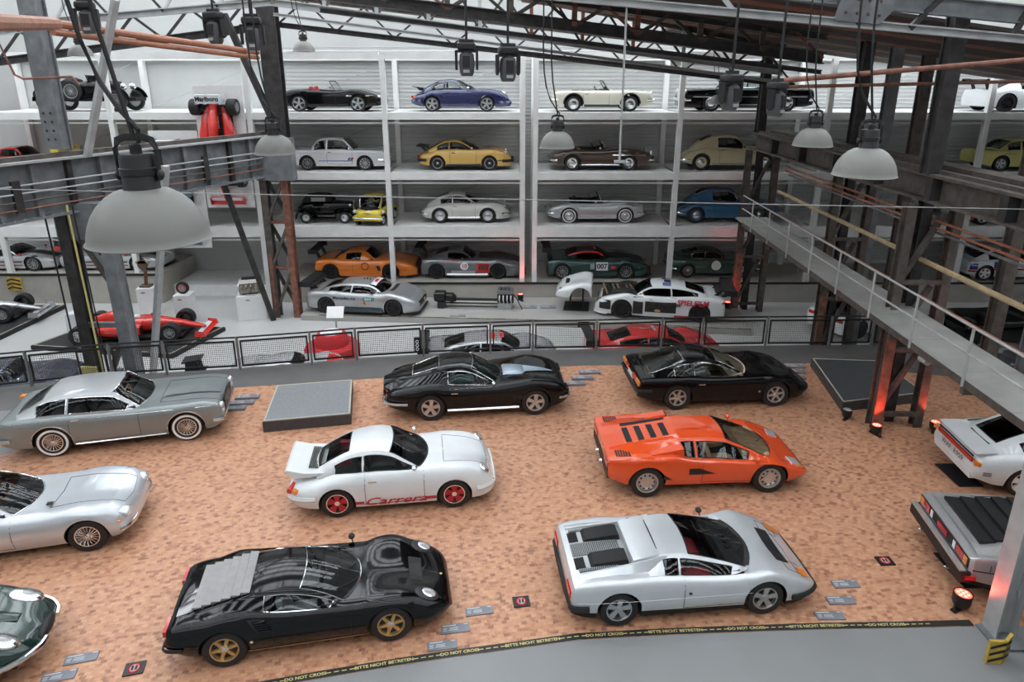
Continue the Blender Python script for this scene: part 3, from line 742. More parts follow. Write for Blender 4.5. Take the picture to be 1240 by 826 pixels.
    def gsec(s, x):
        G = s.gh; w = s.w(x); yb = s.yf(x) * w * G.get('yb', 1.); zbase = s.top(x) + s.dze(x) - .015
        zr = s.zr(x); yr = min(s.yr(x), yb); hf = max(0., min(1., (zr - zbase) / .25))
        c = G.get('crown', .05) * (.4 + .6 * hf); P = []
        for j in range(5):
            t = j / 4; P.append((yr * .94 * t, zr - c * t * t * .8))
        z5 = max(zr - c - .025 * hf, zbase - .005); P.append((yr, z5))
        for t in (.10, .5, .90, 1.):
            bu = G.get('bulge', .02) * math.sin(PI * t) * hf
            P.append((yr + (yb - yr) * t + bu, z5 + (zbase - z5) * t))
        xa, xb, xc, xd = G['xa'], G['xb'], G['xc'], G['xd']; out = []
        if x > xc: q = max(0, (x - xc) / (xa - xc)); sh = -G.get('bow', .18) * q
        else: q = (xc - x) / max(xc - xd, .01); sh = G.get('bowr', .1) * q
        for (y, z) in P: out.append((x + sh * (y / yb) ** 2, y, z))
        return out
    def build_cabin(s):
        G = s.gh; xa, xb, xc, xd = G['xa'], G['xb'], G['xc'], G['xd']
        s.zr = (lincurve if G.get('lin') else pchip)(G['roof']); s.yr = pchip(G['yr'])
        opn = G.get('open'); wins = G.get('wins', []); rear = G.get('rear')       # rear = (x0, x1, rows)
        xs = {xa, xb} if opn else {xa, xb, xc, xd}
        lo = xb if opn else xd
        if not opn:
            for a, b in wins: xs |= {a, b}
            if rear: xs |= {rear[0], rear[1]}
        xs |= {xa - .03, xb + .03} if not opn else {xa - .02}
        x = lo
        while x < xa: xs.add(x); x += .1
        xl = sorted(x for x in xs if lo - 1e-6 <= x <= xa + 1e-6); keep = []
        imp = {xa, xb, xc, xd} | {v for w in wins for v in w} | ({rear[0], rear[1]} if rear else set())
        for x in xl:
            if keep and x - keep[-1] < .03:
                if x in imp:
                    if keep[-1] in imp: keep.append(x)
                    else: keep[-1] = x
            else: keep.append(x)
        xl = keep; secs = [s.gsec(x) for x in xl]
        parts = {}
        def put(key, side, q):
            b = parts.setdefault((key, side), MB())
            b.add(q, [tuple(range(len(q)))])
        cap = G.get('cap', xb)
        for i in range(len(xl) - 1):
            xm = (xl[i] + xl[i + 1]) / 2
            for j in range(9):
                for sd in (-1, 1):
                    A = [secs[i][j], secs[i + 1][j], secs[i + 1][j + 1], secs[i][j + 1]]
                    q = [Vector((p[0], p[1] * sd, p[2])) for p in A]
                    if opn:
                        if j < 4: put('windshield', 0, q)
                        continue
                    if j < 4:
                        if xm > xb: key = 'windshield'
                        elif rear and rear[0] < xm < rear[1] and j < rear[2]: key = 'rear_window'
                        else: key = 'roof'
                        put(key, 0, q)
                    elif j < 6: put('roof', 0, q)
                    elif j < 8:
                        hit = [k for k, (a, b) in enumerate(wins) if a < xm < b]
                        if hit: put('side_window', sd * (hit[0] + 1), q)
                        else: put('roof', 0, q)
                    else: put('roof', 0, q)
        rp = G.get('paint', s.paint); gl = G.get('glass', GLASS)
        s.glassobj = {}
        for (key, sd), b in parts.items():
            me = mesh(key, b.V, b.F, None, True)
            o = link(key, me, rp if key == 'roof' else (G.get('rglass', gl) if key == 'rear_window' else gl), s.root, ang=32)
            if key == 'roof': s.roofobj = o
        s.xl, s.secs = xl, secs
        def ring(pts, r, m, nm='window_trim'): MB().tube(pts, r, 5, True).done(nm, m, s.root)
        tr = G.get('trim'); tr_r = G.get('trim_r', .011)
        if opn:
            fm = G.get('frame', CHROME)
            L = [secs[i][4] for i in range(len(xl))]; T = [secs[0][j] for j in range(4, -1, -1)]
            path = [(p[0], -p[1], p[2]) for p in L[::-1]] + [(p[0], -p[1], p[2]) for p in T[1:]] + [(p[0], p[1], p[2]) for p in T[::-1][1:]] + [(p[0], p[1], p[2]) for p in L[1:]]
            MB().tube(path, .016, 6).done('windshield_frame', fm, s.root)
        elif tr:
            for a, b in wins:
                idx = [i for i, x in enumerate(xl) if a - 1e-6 <= x <= b + 1e-6]
                for sd in (-1, 1):
                    up = [secs[i][6] for i in idx]; dn = [secs[i][8] for i in idx[::-1]]
                    ring([(p[0], p[1] * sd * 1.004, p[2]) for p in up + dn], tr_r, tr)
            iw = [i for i, x in enumerate(xl) if x >= xb - 1e-6]
            L = [secs[i][4] for i in iw]; B = [secs[-1][j] for j in range(4, -1, -1)]; T = [secs[iw[0]][j] for j in range(5)]
            path = [(p[0], -p[1], p[2]) for p in L] + [(p[0], -p[1], p[2]) for p in B[1:]] + [(p[0], p[1], p[2]) for p in B[::-1][1:]] + [(p[0], p[1], p[2]) for p in L[::-1][1:]] + [(p[0], p[1], p[2]) for p in T[::-1][1:]] + [(p[0], -p[1], p[2]) for p in T[1:-1]]
            ring([(p[0], p[1], p[2] + .003) for p in path], tr_r, tr)
            if rear:
                ir = [i for i, x in enumerate(xl) if rear[0] - 1e-6 <= x <= rear[1] + 1e-6]; k = rear[2]
                path = [(secs[i][k][0], -secs[i][k][1], secs[i][k][2]) for i in ir] + [(secs[ir[-1]][j][0], -secs[ir[-1]][j][1], secs[ir[-1]][j][2]) for j in range(k - 1, -1, -1)] + [(secs[ir[-1]][j][0], secs[ir[-1]][j][1], secs[ir[-1]][j][2]) for j in range(1, k)] + [(secs[i][k][0], secs[i][k][1], secs[i][k][2]) for i in ir[::-1]] + [(secs[ir[0]][j][0], secs[ir[0]][j][1], secs[ir[0]][j][2]) for j in range(k - 1, -1, -1)] + [(secs[ir[0]][j][0], -secs[ir[0]][j][1], secs[ir[0]][j][2]) for j in range(1, k)]
                ring([(p[0], p[1], p[2] + .003) for p in path], tr_r, tr)
        # interior
        IM = G.get('int', INTBLK); h0, h1 = s.hole; fl = s.bot(0) + .1
        b = MB(); X = [h0 + (h1 - h0) * t / 5 for t in range(6)]
        V = []; F = []
        for x in X:
            P = s.sec(x)[NT]; y = P[0] - .01
            V += [(x, -y, P[1] - .004), (x, -y + .04, fl), (x, y - .04, fl), (x, y, P[1] - .004)]
        for i in range(5):
            for k in range(3): F.append((i * 4 + k, i * 4 + k + 1, i * 4 + 5 + k, i * 4 + 4 + k))
        F += [(0, 1, 2, 3), (20, 23, 22, 21)]
        link('interior_tub', mesh('interior_tub', V, F), G.get('tub', INTBLK), s.root)
        ds = MB(); yb = s.sec(h1)[NT][0]; zt = s.top(h1)
        ds.prism([(h1 - .22, zt - .28), (h1 - .28, zt - .06), (h1 - .2, zt + .015), (h1 + .02, zt + .012), (h1 + .05, zt - .03), (h1 + .02, zt - .3)], -yb + .05, yb - .05)
        ds.done('dashboard', G.get('dash', INTBLK), s.root)
        V = []; F = []; bw = max(G.get('bow', .18), .05)          # shelf between dashboard and foot of the windscreen
        for i in range(8):
            x = h1 + (xa - .015 - h1) * i / 7; ym = min(s.yf(x) * s.w(x) * math.sqrt(max(xa - x, .001) / bw), s.yr(x) * .95)
            for j in range(9): y = ym * (j / 4 - 1); V.append((x, y, s.top_z(x, y) + .007))
        for i in range(7):
            for j in range(8): F.append((i * 9 + j, i * 9 + 9 + j, i * 9 + 10 + j, i * 9 + 1 + j))
        link('cowl_shelf', mesh('cowl_shelf', V, F), G.get('dash', INTBLK), s.root)
        sx = G.get('seat', h1 - .95); sy = G.get('sy', s.W * .44); sz = G.get('sz', fl + .12); bh = G.get('bh', .5)
        for y in (-sy, sy):
            q = MB(); q.loft([(sx - .05, y, sz, .2, .07, 4), (sx + .05, y, sz + .01, .24, .09, 4), (sx + .4, y, sz + .03, .23, .08, 4), (sx + .5, y, sz + .02, .2, .05, 4)], 12)
            R = Matrix.Rotation(-.3, 3, 'Y'); n0 = len(q.V)
            q.loft([(-.06, 0, bh / 2, .2, bh / 2 - .05, 4), (-.03, 0, bh / 2, .23, bh / 2, 4), (.05, 0, bh / 2, .21, bh / 2 - .02, 4), (.07, 0, bh / 2, .15, bh / 2 - .1, 4)], 14)
            for i in range(n0, len(q.V)): q.V[i] = R @ q.V[i] + Vector((sx - .02, y, sz))
            q.done('seat', G.get('seatmat', IM), s.root)
        wy = sy * G.get('drive', 1); a = .45
        st = MB(); st.tube([(h1 - .42 + math.cos(t) * .17 * math.sin(a) * -1, wy + math.sin(t) * .18, zt - .0 + math.cos(t) * .17 * math.cos(a)) for t in [2 * PI * k / 16 for k in range(16)]], .012, 5, True)
        st.tube([(h1 - .42, wy, zt), (h1 - .2, wy, zt - .12)], .02, 5); st.bar((h1 - .42, wy - .17, zt), (h1 - .42, wy + .17, zt), .02, .03)
        st.done('steering_wheel', G.get('steer', BLACK), s.root)
    def build_wheels(s):
        S = s.S; st, rm = S.get('rim', ('five', SILVER)); ins = S.get('inset', .03)
        yf = s.w(s.wb / 2) - s.tw / 2 - ins; yr = s.w(-s.wb / 2) - S.get('twr', s.tw) / 2 - ins
        for sd in (-1, 1):
            add_wheel(s.root, s.wb / 2, sd * yf, S.get('Rf', s.R), s.tw, st, rm, S.get('rr', .64))
            add_wheel(s.root, -s.wb / 2, sd * yr, s.R, S.get('twr', s.tw), st, rm, S.get('rr', .64))
    # details laid on the body
    def side_patch(s, name, m, x0, x1, z0, z1, sides=(-1, 1), off=.006, nx=8, nz=3, x0t=None, x1t=None):
        """quad on the flank; x0t/x1t: x at the upper edge"""
        x0t = x0 if x0t is None else x0t; x1t = x1 if x1t is None else x1t; o = None
        f0 = z0 if callable(z0) else (lambda x: z0); f1 = z1 if callable(z1) else (lambda x: z1)
        for sd in sides:
            V = []; F = []
            for i in range(nx + 1):
                for j in range(nz + 1):
                    t = j / nz; u = i / nx; xb_ = x0 + (x1 - x0) * u; xt_ = x0t + (x1t - x0t) * u; x = xb_ + (xt_ - xb_) * t
                    z = f0(x) + (f1(x) - f0(x)) * t; V.append((x, sd * (s.side_y(x, z) + off), z))
            for i in range(nx):
                for j in range(nz): F.append((i * (nz + 1) + j, (i + 1) * (nz + 1) + j, (i + 1) * (nz + 1) + j + 1, i * (nz + 1) + j + 1))
            o = link(name, mesh(name, V, F), m, s.root)
        return o
    def top_patch(s, name, m, x0, x1, y0, y1, off=.006, nx=6, ny=5, sides=(1,), zf=None, y0b=None, y1b=None):
        o = None; zf = zf or s.top_z
        y0b = y0 if y0b is None else y0b; y1b = y1 if y1b is None else y1b      # y at x1
        for sd in sides:
            V = []; F = []
            for i in range(nx + 1):
                for j in range(ny + 1):
                    u = i / nx; x = x0 + (x1 - x0) * u; ya = y0 + (y0b - y0) * u; yb = y1 + (y1b - y1) * u
                    y = sd * (ya + (yb - ya) * j / ny); V.append((x, y, zf(x, y) + off))
            for i in range(nx):
                for j in range(ny): F.append((i * (ny + 1) + j, (i + 1) * (ny + 1) + j, (i + 1) * (ny + 1) + j + 1, i * (ny + 1) + j + 1))
            o = link(name, mesh(name, V, F), m, s.root)
        return o
    def roof_z(s, x, y):
        P = s.gsec(x)[:6]; y = abs(y)
        for a, b in zip(P, P[1:]):
            if a[1] <= y <= b[1] + 1e-9: return a[2] + (b[2] - a[2]) * (y - a[1]) / max(b[1] - a[1], 1e-6)
        return P[-1][2]
    def ptop(s, x, y): return Vector((x, y, s.top_z(x, y)))
    def line(s, name, pts, r=.006, m=SEAM, sides=(-1, 1), kind='side'):
        """thin strip following the surface: pts (x,z) on the flank or (x,y) on top"""
        P = []
        for a, b in zip(pts, pts[1:]):
            k = max(1, int(math.hypot(b[0] - a[0], b[1] - a[1]) / .08))
            for i in range(k): P.append((a[0] + (b[0] - a[0]) * i / k, a[1] + (b[1] - a[1]) * i / k))
        P.append(pts[-1])
        for sd in sides:
            if kind == 'side': Q = [(x, sd * s.side_y(x, z), z) for x, z in P]
            else: Q = [(x, sd * y, s.top_z(x, y)) for x, y in P]
            MB().tube(Q, r, 4).done(name, m, s.root)
    def doors(s, x0, x1, zb=.28, r=.006, m=SEAM):
        x0 += s.gx; x1 += s.gx
        for x in (x0, x1):
            zt = s.top(x) + s.dze(x) - .02; s.line('door_seam', [(x, zt), (x, zb)], r, m)
        s.line('door_seam', [(x0, zb), (x1, zb)], r, m)
    def handle(s, x, z, m=CHROME, l=.16):
        x += s.gx
        for sd in (-1, 1):
            y = s.side_y(x, z); MB().box((x, sd * (y + .012), z), (l, .03, .028)).done('door_handle', m, s.root)
    def ellipsoid(s, name, m, c, r, sides=(-1, 1), rot=None, n=14, k=8):
        for sd in sides:
            b = MB(); b.sphere((0, 0, 0), r, n, k); R = Matrix.Rotation(rot or 0, 3, 'Y')
            b.V = [R @ v for v in b.V]
            b.done(name, m, s.root, (c[0], c[1] * sd, c[2]))
    def lamp(s, name, m, x, y, r, rot=0., dz=0., sides=(-1, 1)):
        s.ellipsoid(name, m, (x, y, s.top_z(x, y) + dz), r, sides, rot)
    def boxes(s, name, m, c, d, sides=(-1, 1), rz=0, ry=0):
        for sd in sides:
            R = (Matrix.Rotation(rz * sd, 3, 'Z') @ Matrix.Rotation(ry, 3, 'Y'))
            MB().box((0, 0, 0), d, R).done(name, m, s.root, (c[0], c[1] * sd, c[2]), smooth=False)
    def bumper(s, front, z, r=.035, m=CHROME, wrap=.35, off=.02, flat=.7, gap=0., name=None):
        e = s.xf if front else s.xr; sg = -1 if front else 1
        P = [(e + sg * wrap * (1 - t / 7) ** 1.5, s.w(e + sg * wrap * (1 - t / 7) ** 1.5) + off * .6) for t in range(8)]
        P = [(x - sg * off, y) for x, y in P]
        nm = name or ('front_bumper' if front else 'rear_bumper')
        xe = P[-1][0] - sg * .02
        if gap:
            for sd in (-1, 1): MB().tube([(x, y * sd, z) for x, y in P] + [(xe, sd * gap, z)], r, 6, flat=flat).done(nm, m, s.root)
        else:
            Q = [(x, -y, z) for x, y in P] + [(xe, -P[-1][1] * .5, z), (xe, 0, z), (xe, P[-1][1] * .5, z)] + [(x, y, z) for x, y in P[::-1]]
            MB().tube(Q, r, 6, flat=flat).done(nm, m, s.root)
    def skirt(s, name, m, z, r, x0=None, x1=None, off=.005):
        x0 = s.xr + .3 if x0 is None else x0; x1 = s.xf - .3 if x1 is None else x1
        for sd in (-1, 1):
            Q = []; k = max(2, int((x1 - x0) / .15))
            for i in range(k + 1): x = x0 + (x1 - x0) * i / k; Q.append((x, sd * (s.side_y(x, z) + off), z))
            MB().tube(Q, r, 5).done(name, m, s.root)
    def mirrors(s, x, m=CHROME, sides=(-1, 1), z=None):
        x += s.gx
        for sd in sides:
            y = s.yf(x) * s.w(x) + .03; zz = z or s.top(x) + s.dze(x) + .08
            b = MB(); b.sphere((x, sd * (y + .06), zz), (.06, .07, .05), 10, 6); b.tube([(x + .02, sd * y, zz - .1), (x, sd * (y + .04), zz - .02)], .012, 5); b.done('side_mirror', m, s.root)
    def text(s, body, x, z, size, m, shear=0., sides=(-1,), bold=0., off=.008, sx=1.):
        me0 = text_mesh(body, size, shear, 'CENTER', bold)
        for sd in sides:
            me = me0.copy()
            for v in me.vertices:
                X = x + v.co.x * sx * (1 if sd < 0 else -1); Z = z + v.co.y
                v.co = (X, sd * (s.side_y(X, Z) + off), Z)
            link('lettering', me, m, s.root, smooth=False)
    def disc(s, name, m, x, z, r, sides=(-1,), off=.006, n=24):
        for sd in sides:
            V = [(x, sd * (s.side_y(x, z) + off), z)]
            for k in range(n):
                a = 2 * PI * k / n; X = x + r * math.cos(a); Z = z + r * math.sin(a); V.append((X, sd * (s.side_y(X, Z) + off), Z))
            link(name, mesh(name, V, [(0, 1 + k, 1 + (k + 1) % n) for k in range(n)]), m, s.root)
    def lights(s, hx, hy, hz, hr, tx, ty, tz, td, hm=LENS, tm=RED, rot=0, ring=CHROME):
        s.ellipsoid('headlight', hm, (hx, hy, hz), hr, rot=rot)
        if td: s.boxes('tail_light', tm, (tx, ty, tz), td)
    def plate(s, x, z, m=WHITE, w=.5):
        MB().box((x, 0, z), (.012, w, .12)).done('number_plate', m, s.root, smooth=False)
    def wiper(s, y, l=.4):
        G = s.gh; xa = G['xa']
        a = s.gsec(xa - .02)[0]; t = .0
        P = []
        for i in range(4):
            x = xa - .05 - .22 * i / 3; yy = y + .28 * i / 3 * (-1)
            sec = s.gsec(x); z = s.roof_z(x, yy) + .02; q = s.gsec(x)[0]
            yb = s.yf(x) * s.w(x); sh = -G.get('bow', .18) * max(0, (x - G['xc']) / (xa - G['xc'])) * (yy / yb) ** 2
            P.append((x + sh, yy, z))
        MB().tube(P, .008, 4).done('wiper', BLACK, s.root)
    def overhang(s, kr, kf):
        """shorten or lengthen what lies behind the rear and ahead of the front wheel arches"""
        e = s.wb / 2 + s.arch
        f = lambda x: e + (x - e) * kf if x > e else (-e + (x + e) * kr if x < -e else x)
        for o in s.root.children:
            if o.name.split('.')[0] == 'wheel' or o.type != 'MESH': continue
            if o.location.length > 1e-6: o.location.x = f(o.location.x)
            else:
                for v in o.data.vertices: v.co.x = f(v.co.x)
# ------------------------------------------------------------------ cars on the wood-block floor
RS_TOP = [(-1.97, .60), (-1.86, .74), (-1.5, .85), (-1.2, .92), (-.4, .92), (.5, .90), (.86, .90), (1.3, .82), (1.75, .71), (2.0, .60), (2.12, .47)]
def spec911(p, W=.826, **k):
    d = dict(wb=2.27, xr=-1.97, xf=2.12, W=W, R=.315, tw=.2, top=RS_TOP, ze=[(-1.97, -.06), (-1.4, -.10), (-1.1, -.05), (-.5, -.02), (.6, -.01), (1.0, .03), (1.5, .09), (1.85, .09), (2.0, .04), (2.12, -.03)],
             yf=[(-1.97, .66), (-1.2, .74), (-.6, .83), (.6, .83), (1.2, .82), (1.7, .78), (2.0, .72), (2.12, .6)], zm=[(-2, .5), (0, .55), (2, .5)], bot=[(-1.97, .32), (-1.6, .22), (0, .19), (1.6, .19), (2.12, .22)], tr=.72, tf=.66, n=2.0, paint=p, ghx=-.09,
             gh=dict(xa=.74, xb=.06, xc=-.72, xd=-1.52, roof=[(.74, .90), (.40, 1.09), (.06, 1.26), (-.25, 1.31), (-.72, 1.26), (-1.1, 1.11), (-1.52, .88)], yr=[(.74, .64), (.06, .55), (-.72, .52), (-1.52, .52)], wins=[(-1.10, -.53), (-.47, .58)], rear=(-1.42, -.80, 3), crown=.06, bow=.22, trim=BLACK))
    g = d['gh']; g.update(k.pop('gh', {})); d.update(k); d['gh'] = g
    return d
def finish911(c, rs=True, bumper=None):
    S = c.S
    c.doors(-.50, .64, .26); c.handle(-.35, .76, BLACK if not rs else CHROME); c.mirrors(.46, S.get('mir', CHROME), (1, -1))
    c.lamp('headlight', CHROME, 1.84, .60, (.13, .125, .05), .75, -.012); c.lamp('headlight_lens', LENS, 1.85, .60, (.105, .10, .05), .75, -.002)
    c.boxes('turn_signal', ORANGE, (1.97, .52, .46), (.12, .22, .06), rz=-.5)
    c.boxes('tail_light', RED, (-1.93, .55, .60), (.08, .26, .09), rz=.3); c.boxes('turn_signal', ORANGE, (-1.86, .70, .60), (.10, .08, .085), rz=.8)
    c.line('hood_seam', [(.95, .02), (.95, .52), (1.9, .42), (1.98, .02)], .005, kind='top'); c.wiper(.35); c.wiper(-.1)

# white lightweight coupe with duck-tail
WHITEP = paint('white', (.72, .75, .76)); REDTXT = mat('red_print', (.50, .02, .04), .4, noise=.05)
REDRIM = mat('red_rim', (.45, .015, .03), .3, noise=.05)
c = Car('sports_coupe', 'white coupe with duck-tail spoiler, red script on its sills and red wheels', (-2.34, 13.29, 0), 9.0, spec911(WHITEP, rim=('fuchs', REDRIM), rr=.66, twr=.23), .985)
finish911(c); c.bumper(True, .42, .06, WHITEP, .5, .0); c.bumper(False, .46, .06, WHITEP, .45, .0)
c.side_patch('red_stripe', REDTXT, -.78, -.62, .26, .335); c.side_patch('red_stripe', REDTXT, .58, .78, .265, .34); c.side_patch('red_stripe', REDTXT, -.62, .58, .245, .262)
c.text('Carrera', -.02, .305, .26, REDTXT, .35, (-1, 1), .004, sx=1.45)
b = MB(); b.prism([(-1.38, .875), (-1.72, .90), (-1.98, .985), (-2.02, .97), (-1.9, .80), (-1.6, .80)], -.56, .56); b.done('ducktail_spoiler', WHITEP, c.root)
GRILL = mat('black_grille', (.02, .02, .02), .5, noise=.3, nscale=60)
b = MB()
for k in range(9): b.box((-1.47 - .022 * k, 0, .893 + .004 * k), (.012, .8, .02))
b.done('engine_grille', GRILL, c.root)
c.ellipsoid('exhaust', CHROME, (-1.95, .3, .2), (.08, .03, .03), (-1,))
for yy in (-.3, .3): MB().box((-1.0, yy, .98), (.25, .12, .16)).done('red_belt', REDTXT, c.root)
c.overhang(1.15, .75)

# silver mid-engined wedge (front left of the strip)
SILV = paint('silver', (.62, .65, .67), .35, .28); REDLEA = mat('red_leather', (.22, .015, .02), .5, noise=.15)
S = dict(wb=2.5, xr=-2.12, xf=2.26, W=.91, R=.33, tw=.22, twr=.26, paint=SILV, lower_dark=True, rim=('five', SILVER), n=3.0, tr=.9, tf=.72, tuck=.05,
    top=[(-2.12, .66), (-2.08, .80), (-1.9, .85), (-1.2, .88), (-.6, .88), (.6, .80), (1.2, .79), (1.7, .66), (2.05, .53), (2.2, .45), (2.26, .40)],
    ze=[(-2.12, -.02), (-1.25, -.005), (-.5, -.02), (.6, -.02), (1.0, .01), (1.3, .065), (1.6, .06), (2.0, .02), (2.26, -.01)],
    yf=[(-2.12, .88), (-1.2, .84), (-.4, .85), (.8, .85), (1.4, .82), (2.26, .86)], zm=[(-2, .56), (0, .50), (2, .42)], bot=[(-2.12, .28), (-1.7, .2), (1.7, .16), (2.26, .22)],
    gh=dict(xa=1.22, xb=.02, xc=-.50, xd=-.76, roof=[(1.22, .785), (.60, .97), (.02, 1.10), (-.22, 1.125), (-.50, 1.10), (-.76, .87)], yr=[(1.22, .66), (.02, .57), (-.50, .55), (-.76, .55)], wins=[(-.46, -.20), (-.14, .88)], rear=(-.75, -.52, 3), crown=.04, bow=.30, trim=BLACK, int=REDLEA, dash=INTBLK, seat=.0, bowr=.0))
c = Car('sports_coupe', 'silver wedge coupe with black slatted engine cover and red seats', (2.72, 10.29, 0), 6.6, S, .934); BB = c
for sd in (-1, 1):      # flying buttresses
    y0, y1 = sd * .50, sd * .70; V = []; F = []
    st = [(-.40, 1.075, .52, .60), (-.75, 1.0, .53, .66), (-1.15, .945, .55, .70), (-1.6, .895, .57, .72), (-1.95, .86, .58, .73)]
    for x, z, ya, yb in st: V += [(x, sd * ya, z), (x, sd * (ya + .04), z + .005), (x, sd * yb, s_z := (c.top_z(x, yb) - .01)), (x, sd * ya, c.top_z(x, ya) - .01)]
    for i in range(len(st) - 1):
        for k in range(4): F.append((i * 4 + k, i * 4 + (k + 1) % 4, i * 4 + 4 + (k + 1) % 4, i * 4 + 4 + k))
    F += [(0, 1, 2, 3), (16, 17, 18, 19)]
    link('buttress', mesh('buttress', V, F, None, True), SILV, c.root)
DECK = mat('deck_silver', (.42, .44, .45), .35, .5, noise=.05)
for (x0, x1, y0, y1, n, m) in ((-1.95, -1.05, -.16, .16, 26, DECK), (-1.95, -1.75, -.46, -.2, 6, BLACK), (-1.95, -1.75, .2, .46, 6, BLACK), (-1.9, -1.2, .47, .54, 20, DECK), (-1.9, -1.2, -.54, -.47, 20, DECK)):
    c.top_patch('grille_backing', BLACK, x0, x1, min(y0, y1), max(y0, y1), .004)
    b = MB()
    for k in range(n): x = x0 + (x1 - x0) * (k + .5) / n; b.box((x, (y0 + y1) / 2, c.top_z(x, 0) + .012), ((x1 - x0) / n * .55, abs(y1 - y0), .012))
    b.done('louvre', m, c.root, smooth=False)
for sd in (-1, 1):
    b = MB(); b.prism([(-1.66, .875), (-1.60, .93), (-1.10, .985), (-1.02, .97), (-1.0, .88)], sd * .32 - .15, sd * .32 + .15); b.done('intake_box', BLACK, c.root)
b = MB(); b.prism([(-.50, 1.09), (-.62, 1.075), (-.95, .99), (-.97, .95), (-.9, .95), (-.55, 1.04)], -.52, .52); b.done('rear_spoiler', SILV, c.root)
b = MB()
for k in range(9): x = 1.62 + .028 * k; b.box((x, 0, c.top_z(x, 0) + .008), (.013, .86, .01))
c.top_patch('grille_backing', BLACK, 1.61, 1.86, -.44, .44, .004); b.done('louvre', DARKALLOY, c.root, smooth=False)
c.line('hood_seam', [(1.9, -.86 * .8), (1.98, .0), (1.9, .69)], .005, kind='top', sides=(1,)); c.line('headlight_seam', [(1.72, .36), (1.72, .66), (2.04, .66), (2.04, .36), (1.72, .36)], .005, kind='top')
c.top_patch('turn_signal', ORANGE, 1.93, 2.17, .50, .74, .012, sides=(1, -1), y0b=.44, y1b=.64)
c.bumper(True, .34, .05, BLACK, .55, .0, 1.0); c.bumper(False, .42, .06, BLACK, .35, .01, .7)
c.boxes('tail_light', RED, (-2.11, .62, .62), (.06, .3, .13)); c.boxes('tail_light', RED, (-2.06, .76, .62), (.12, .08, .12), rz=.4)
c.doors(-.17, .95, .30); c.mirrors(.70, BLACK, (1,)); c.handle(-.08, .6, BLACK, .05); c.wiper(.4); c.wiper(-.05)
for k in range(3): b = MB(); b.lathe([(.055, 0), (.055, .02), (0, .022)], c=(.86, .16 - .14 * k, .82), n=12); b.done('air_vent', BLACK, c.root)
c.line('side_crease', [(-2.0, .52), (1.0, .50)], .004, SILV)
c.overhang(.85, .95)

# orange wedge
ORP = paint('orange_red', (.80, .085, .015)); TAN = mat('tan_leather', (.42, .27, .16), .55, noise=.12)
S = dict(wb=2.45, xr=-2.04, xf=2.08, W=.93, R=.335, tw=.22, twr=.27, paint=ORP, lin=True, rim=('dish', SILVER), n=5.0, tr=.95, tf=.80, tuck=.09, ang=14, arch=1.10,
    plan=[(-2.04, .86), (-1.9, .90), (-1.2, .945), (-.4, .92), (.5, .88), (1.3, .90), (1.75, .86), (2.0, .78), (2.08, .70)],
    top=[(-2.04, .84), (-1.9, .865), (-.7, .93), (-.3, .83), (.9, .70), (1.25, .655), (2.0, .45), (2.08, .41)],
    ze=[(-2.04, -.005), (-1.9, .0), (-1.2, -.03), (-.5, -.05), (.9, .0), (1.3, .035), (1.8, .02), (2.08, -.01)],
    yf=[(-2.04, .9), (-1.2, .84), (-.4, .88), (.9, .88), (1.3, .84), (2.08, .9)], zm=[(-2, .60), (0, .55), (1.3, .52), (2, .40)], bot=[(-2.04, .42), (-1.6, .26), (0, .22), (1.6, .2), (2.08, .27)],
    gh=dict(xa=1.46, xb=.46, xc=-.5, xd=-1.95, lin=True, roof=[(1.46, .645), (.46, 1.03), (.05, 1.06), (-.5, 1.055), (-1.95, .87)], yr=[(1.46, .64), (.46, .50), (-.5, .47), (-1.95, .47)], wins=[(-.50, -.24), (-.17, 1.0)], crown=.015, bow=.30, bowr=0, trim=BLACK, int=TAN, dash=TAN, seat=.15, tub=TAN, bulge=.0, hole=(-.5, 1.06)))
c = Car('sports_coupe', 'flat orange-red wedge coupe with slotted rear deck', (3.92, 14.08, 0), 3.0, S, 1.026)
gz = lambda x, y: c.roof_z(x, y)
for k in range(4):
    x = -1.55 + .25 * k
    c.top_patch('deck_slot', BLACK, x, x + .12, -.36 + .02 * k, .20, .008, zf=gz)
c.top_patch('deck_slot', BLACK, -1.55, -.62, .27, .40, .008, zf=gz, y0b=.33)
for sd in (-1, 1):
    for k in range(6):
        x = -1.86 + .055 * k; c.top_patch('deck_grille', BLACK, x, x + .035, sd * .56, sd * .80, .008, ny=3)
    b = MB(); b.prism([(-1.15, .885), (-.52, 1.0), (-.50, .86), (-1.1, .83)], sd * .60, sd * .80); b.done('air_scoop', ORP, c.root, smooth=False)
    b = MB(); b.box((-.497, sd * .70, .93), (.02, .17, .11)); b.done('air_scoop_mouth', BLACK, c.root, smooth=False)
c.side_patch('side_duct', BLACK, -.42, .12, .50, .64, x0t=-.42, x1t=-.22, off=.008); c.side_patch('rear_vent', BLACK, -.92, -.74, .40, .52, x0t=-.9, x1t=-.90, off=.008)
c.top_patch('roof_trench', ORP, -.4, .25, -.14, .14, .012, zf=gz, y0b=-.09, y1b=.09)
c.boxes('headlight', LENS, (1.83, .55, .525), (.20, .26, .02), rz=-.15, ry=.30); c.boxes('turn_signal', ORANGE, (1.90, .70, .49), (.12, .06, .03), rz=-.3, ry=.3)
c.line('door_seam', [(-.14, .80), (-.14, .28), (1.0, .26), (1.15, .45), (1.02, .68)]); c.line('hood_seam', [(1.56, 0), (1.50, .66), (1.95, .55)], .005, kind='top')
c.line('deck_seam', [(-1.62, 0), (-1.62, .44)], .005, kind='top'); c.mirrors(.95, ORP, (-1, 1)); c.wiper(.1)
c.boxes('tail_light', RED, (-2.04, .6, .68), (.03, .36, .09)); c.ellipsoid('exhaust', CHROME, (-2.02, .2, .42), (.1, .05, .05))
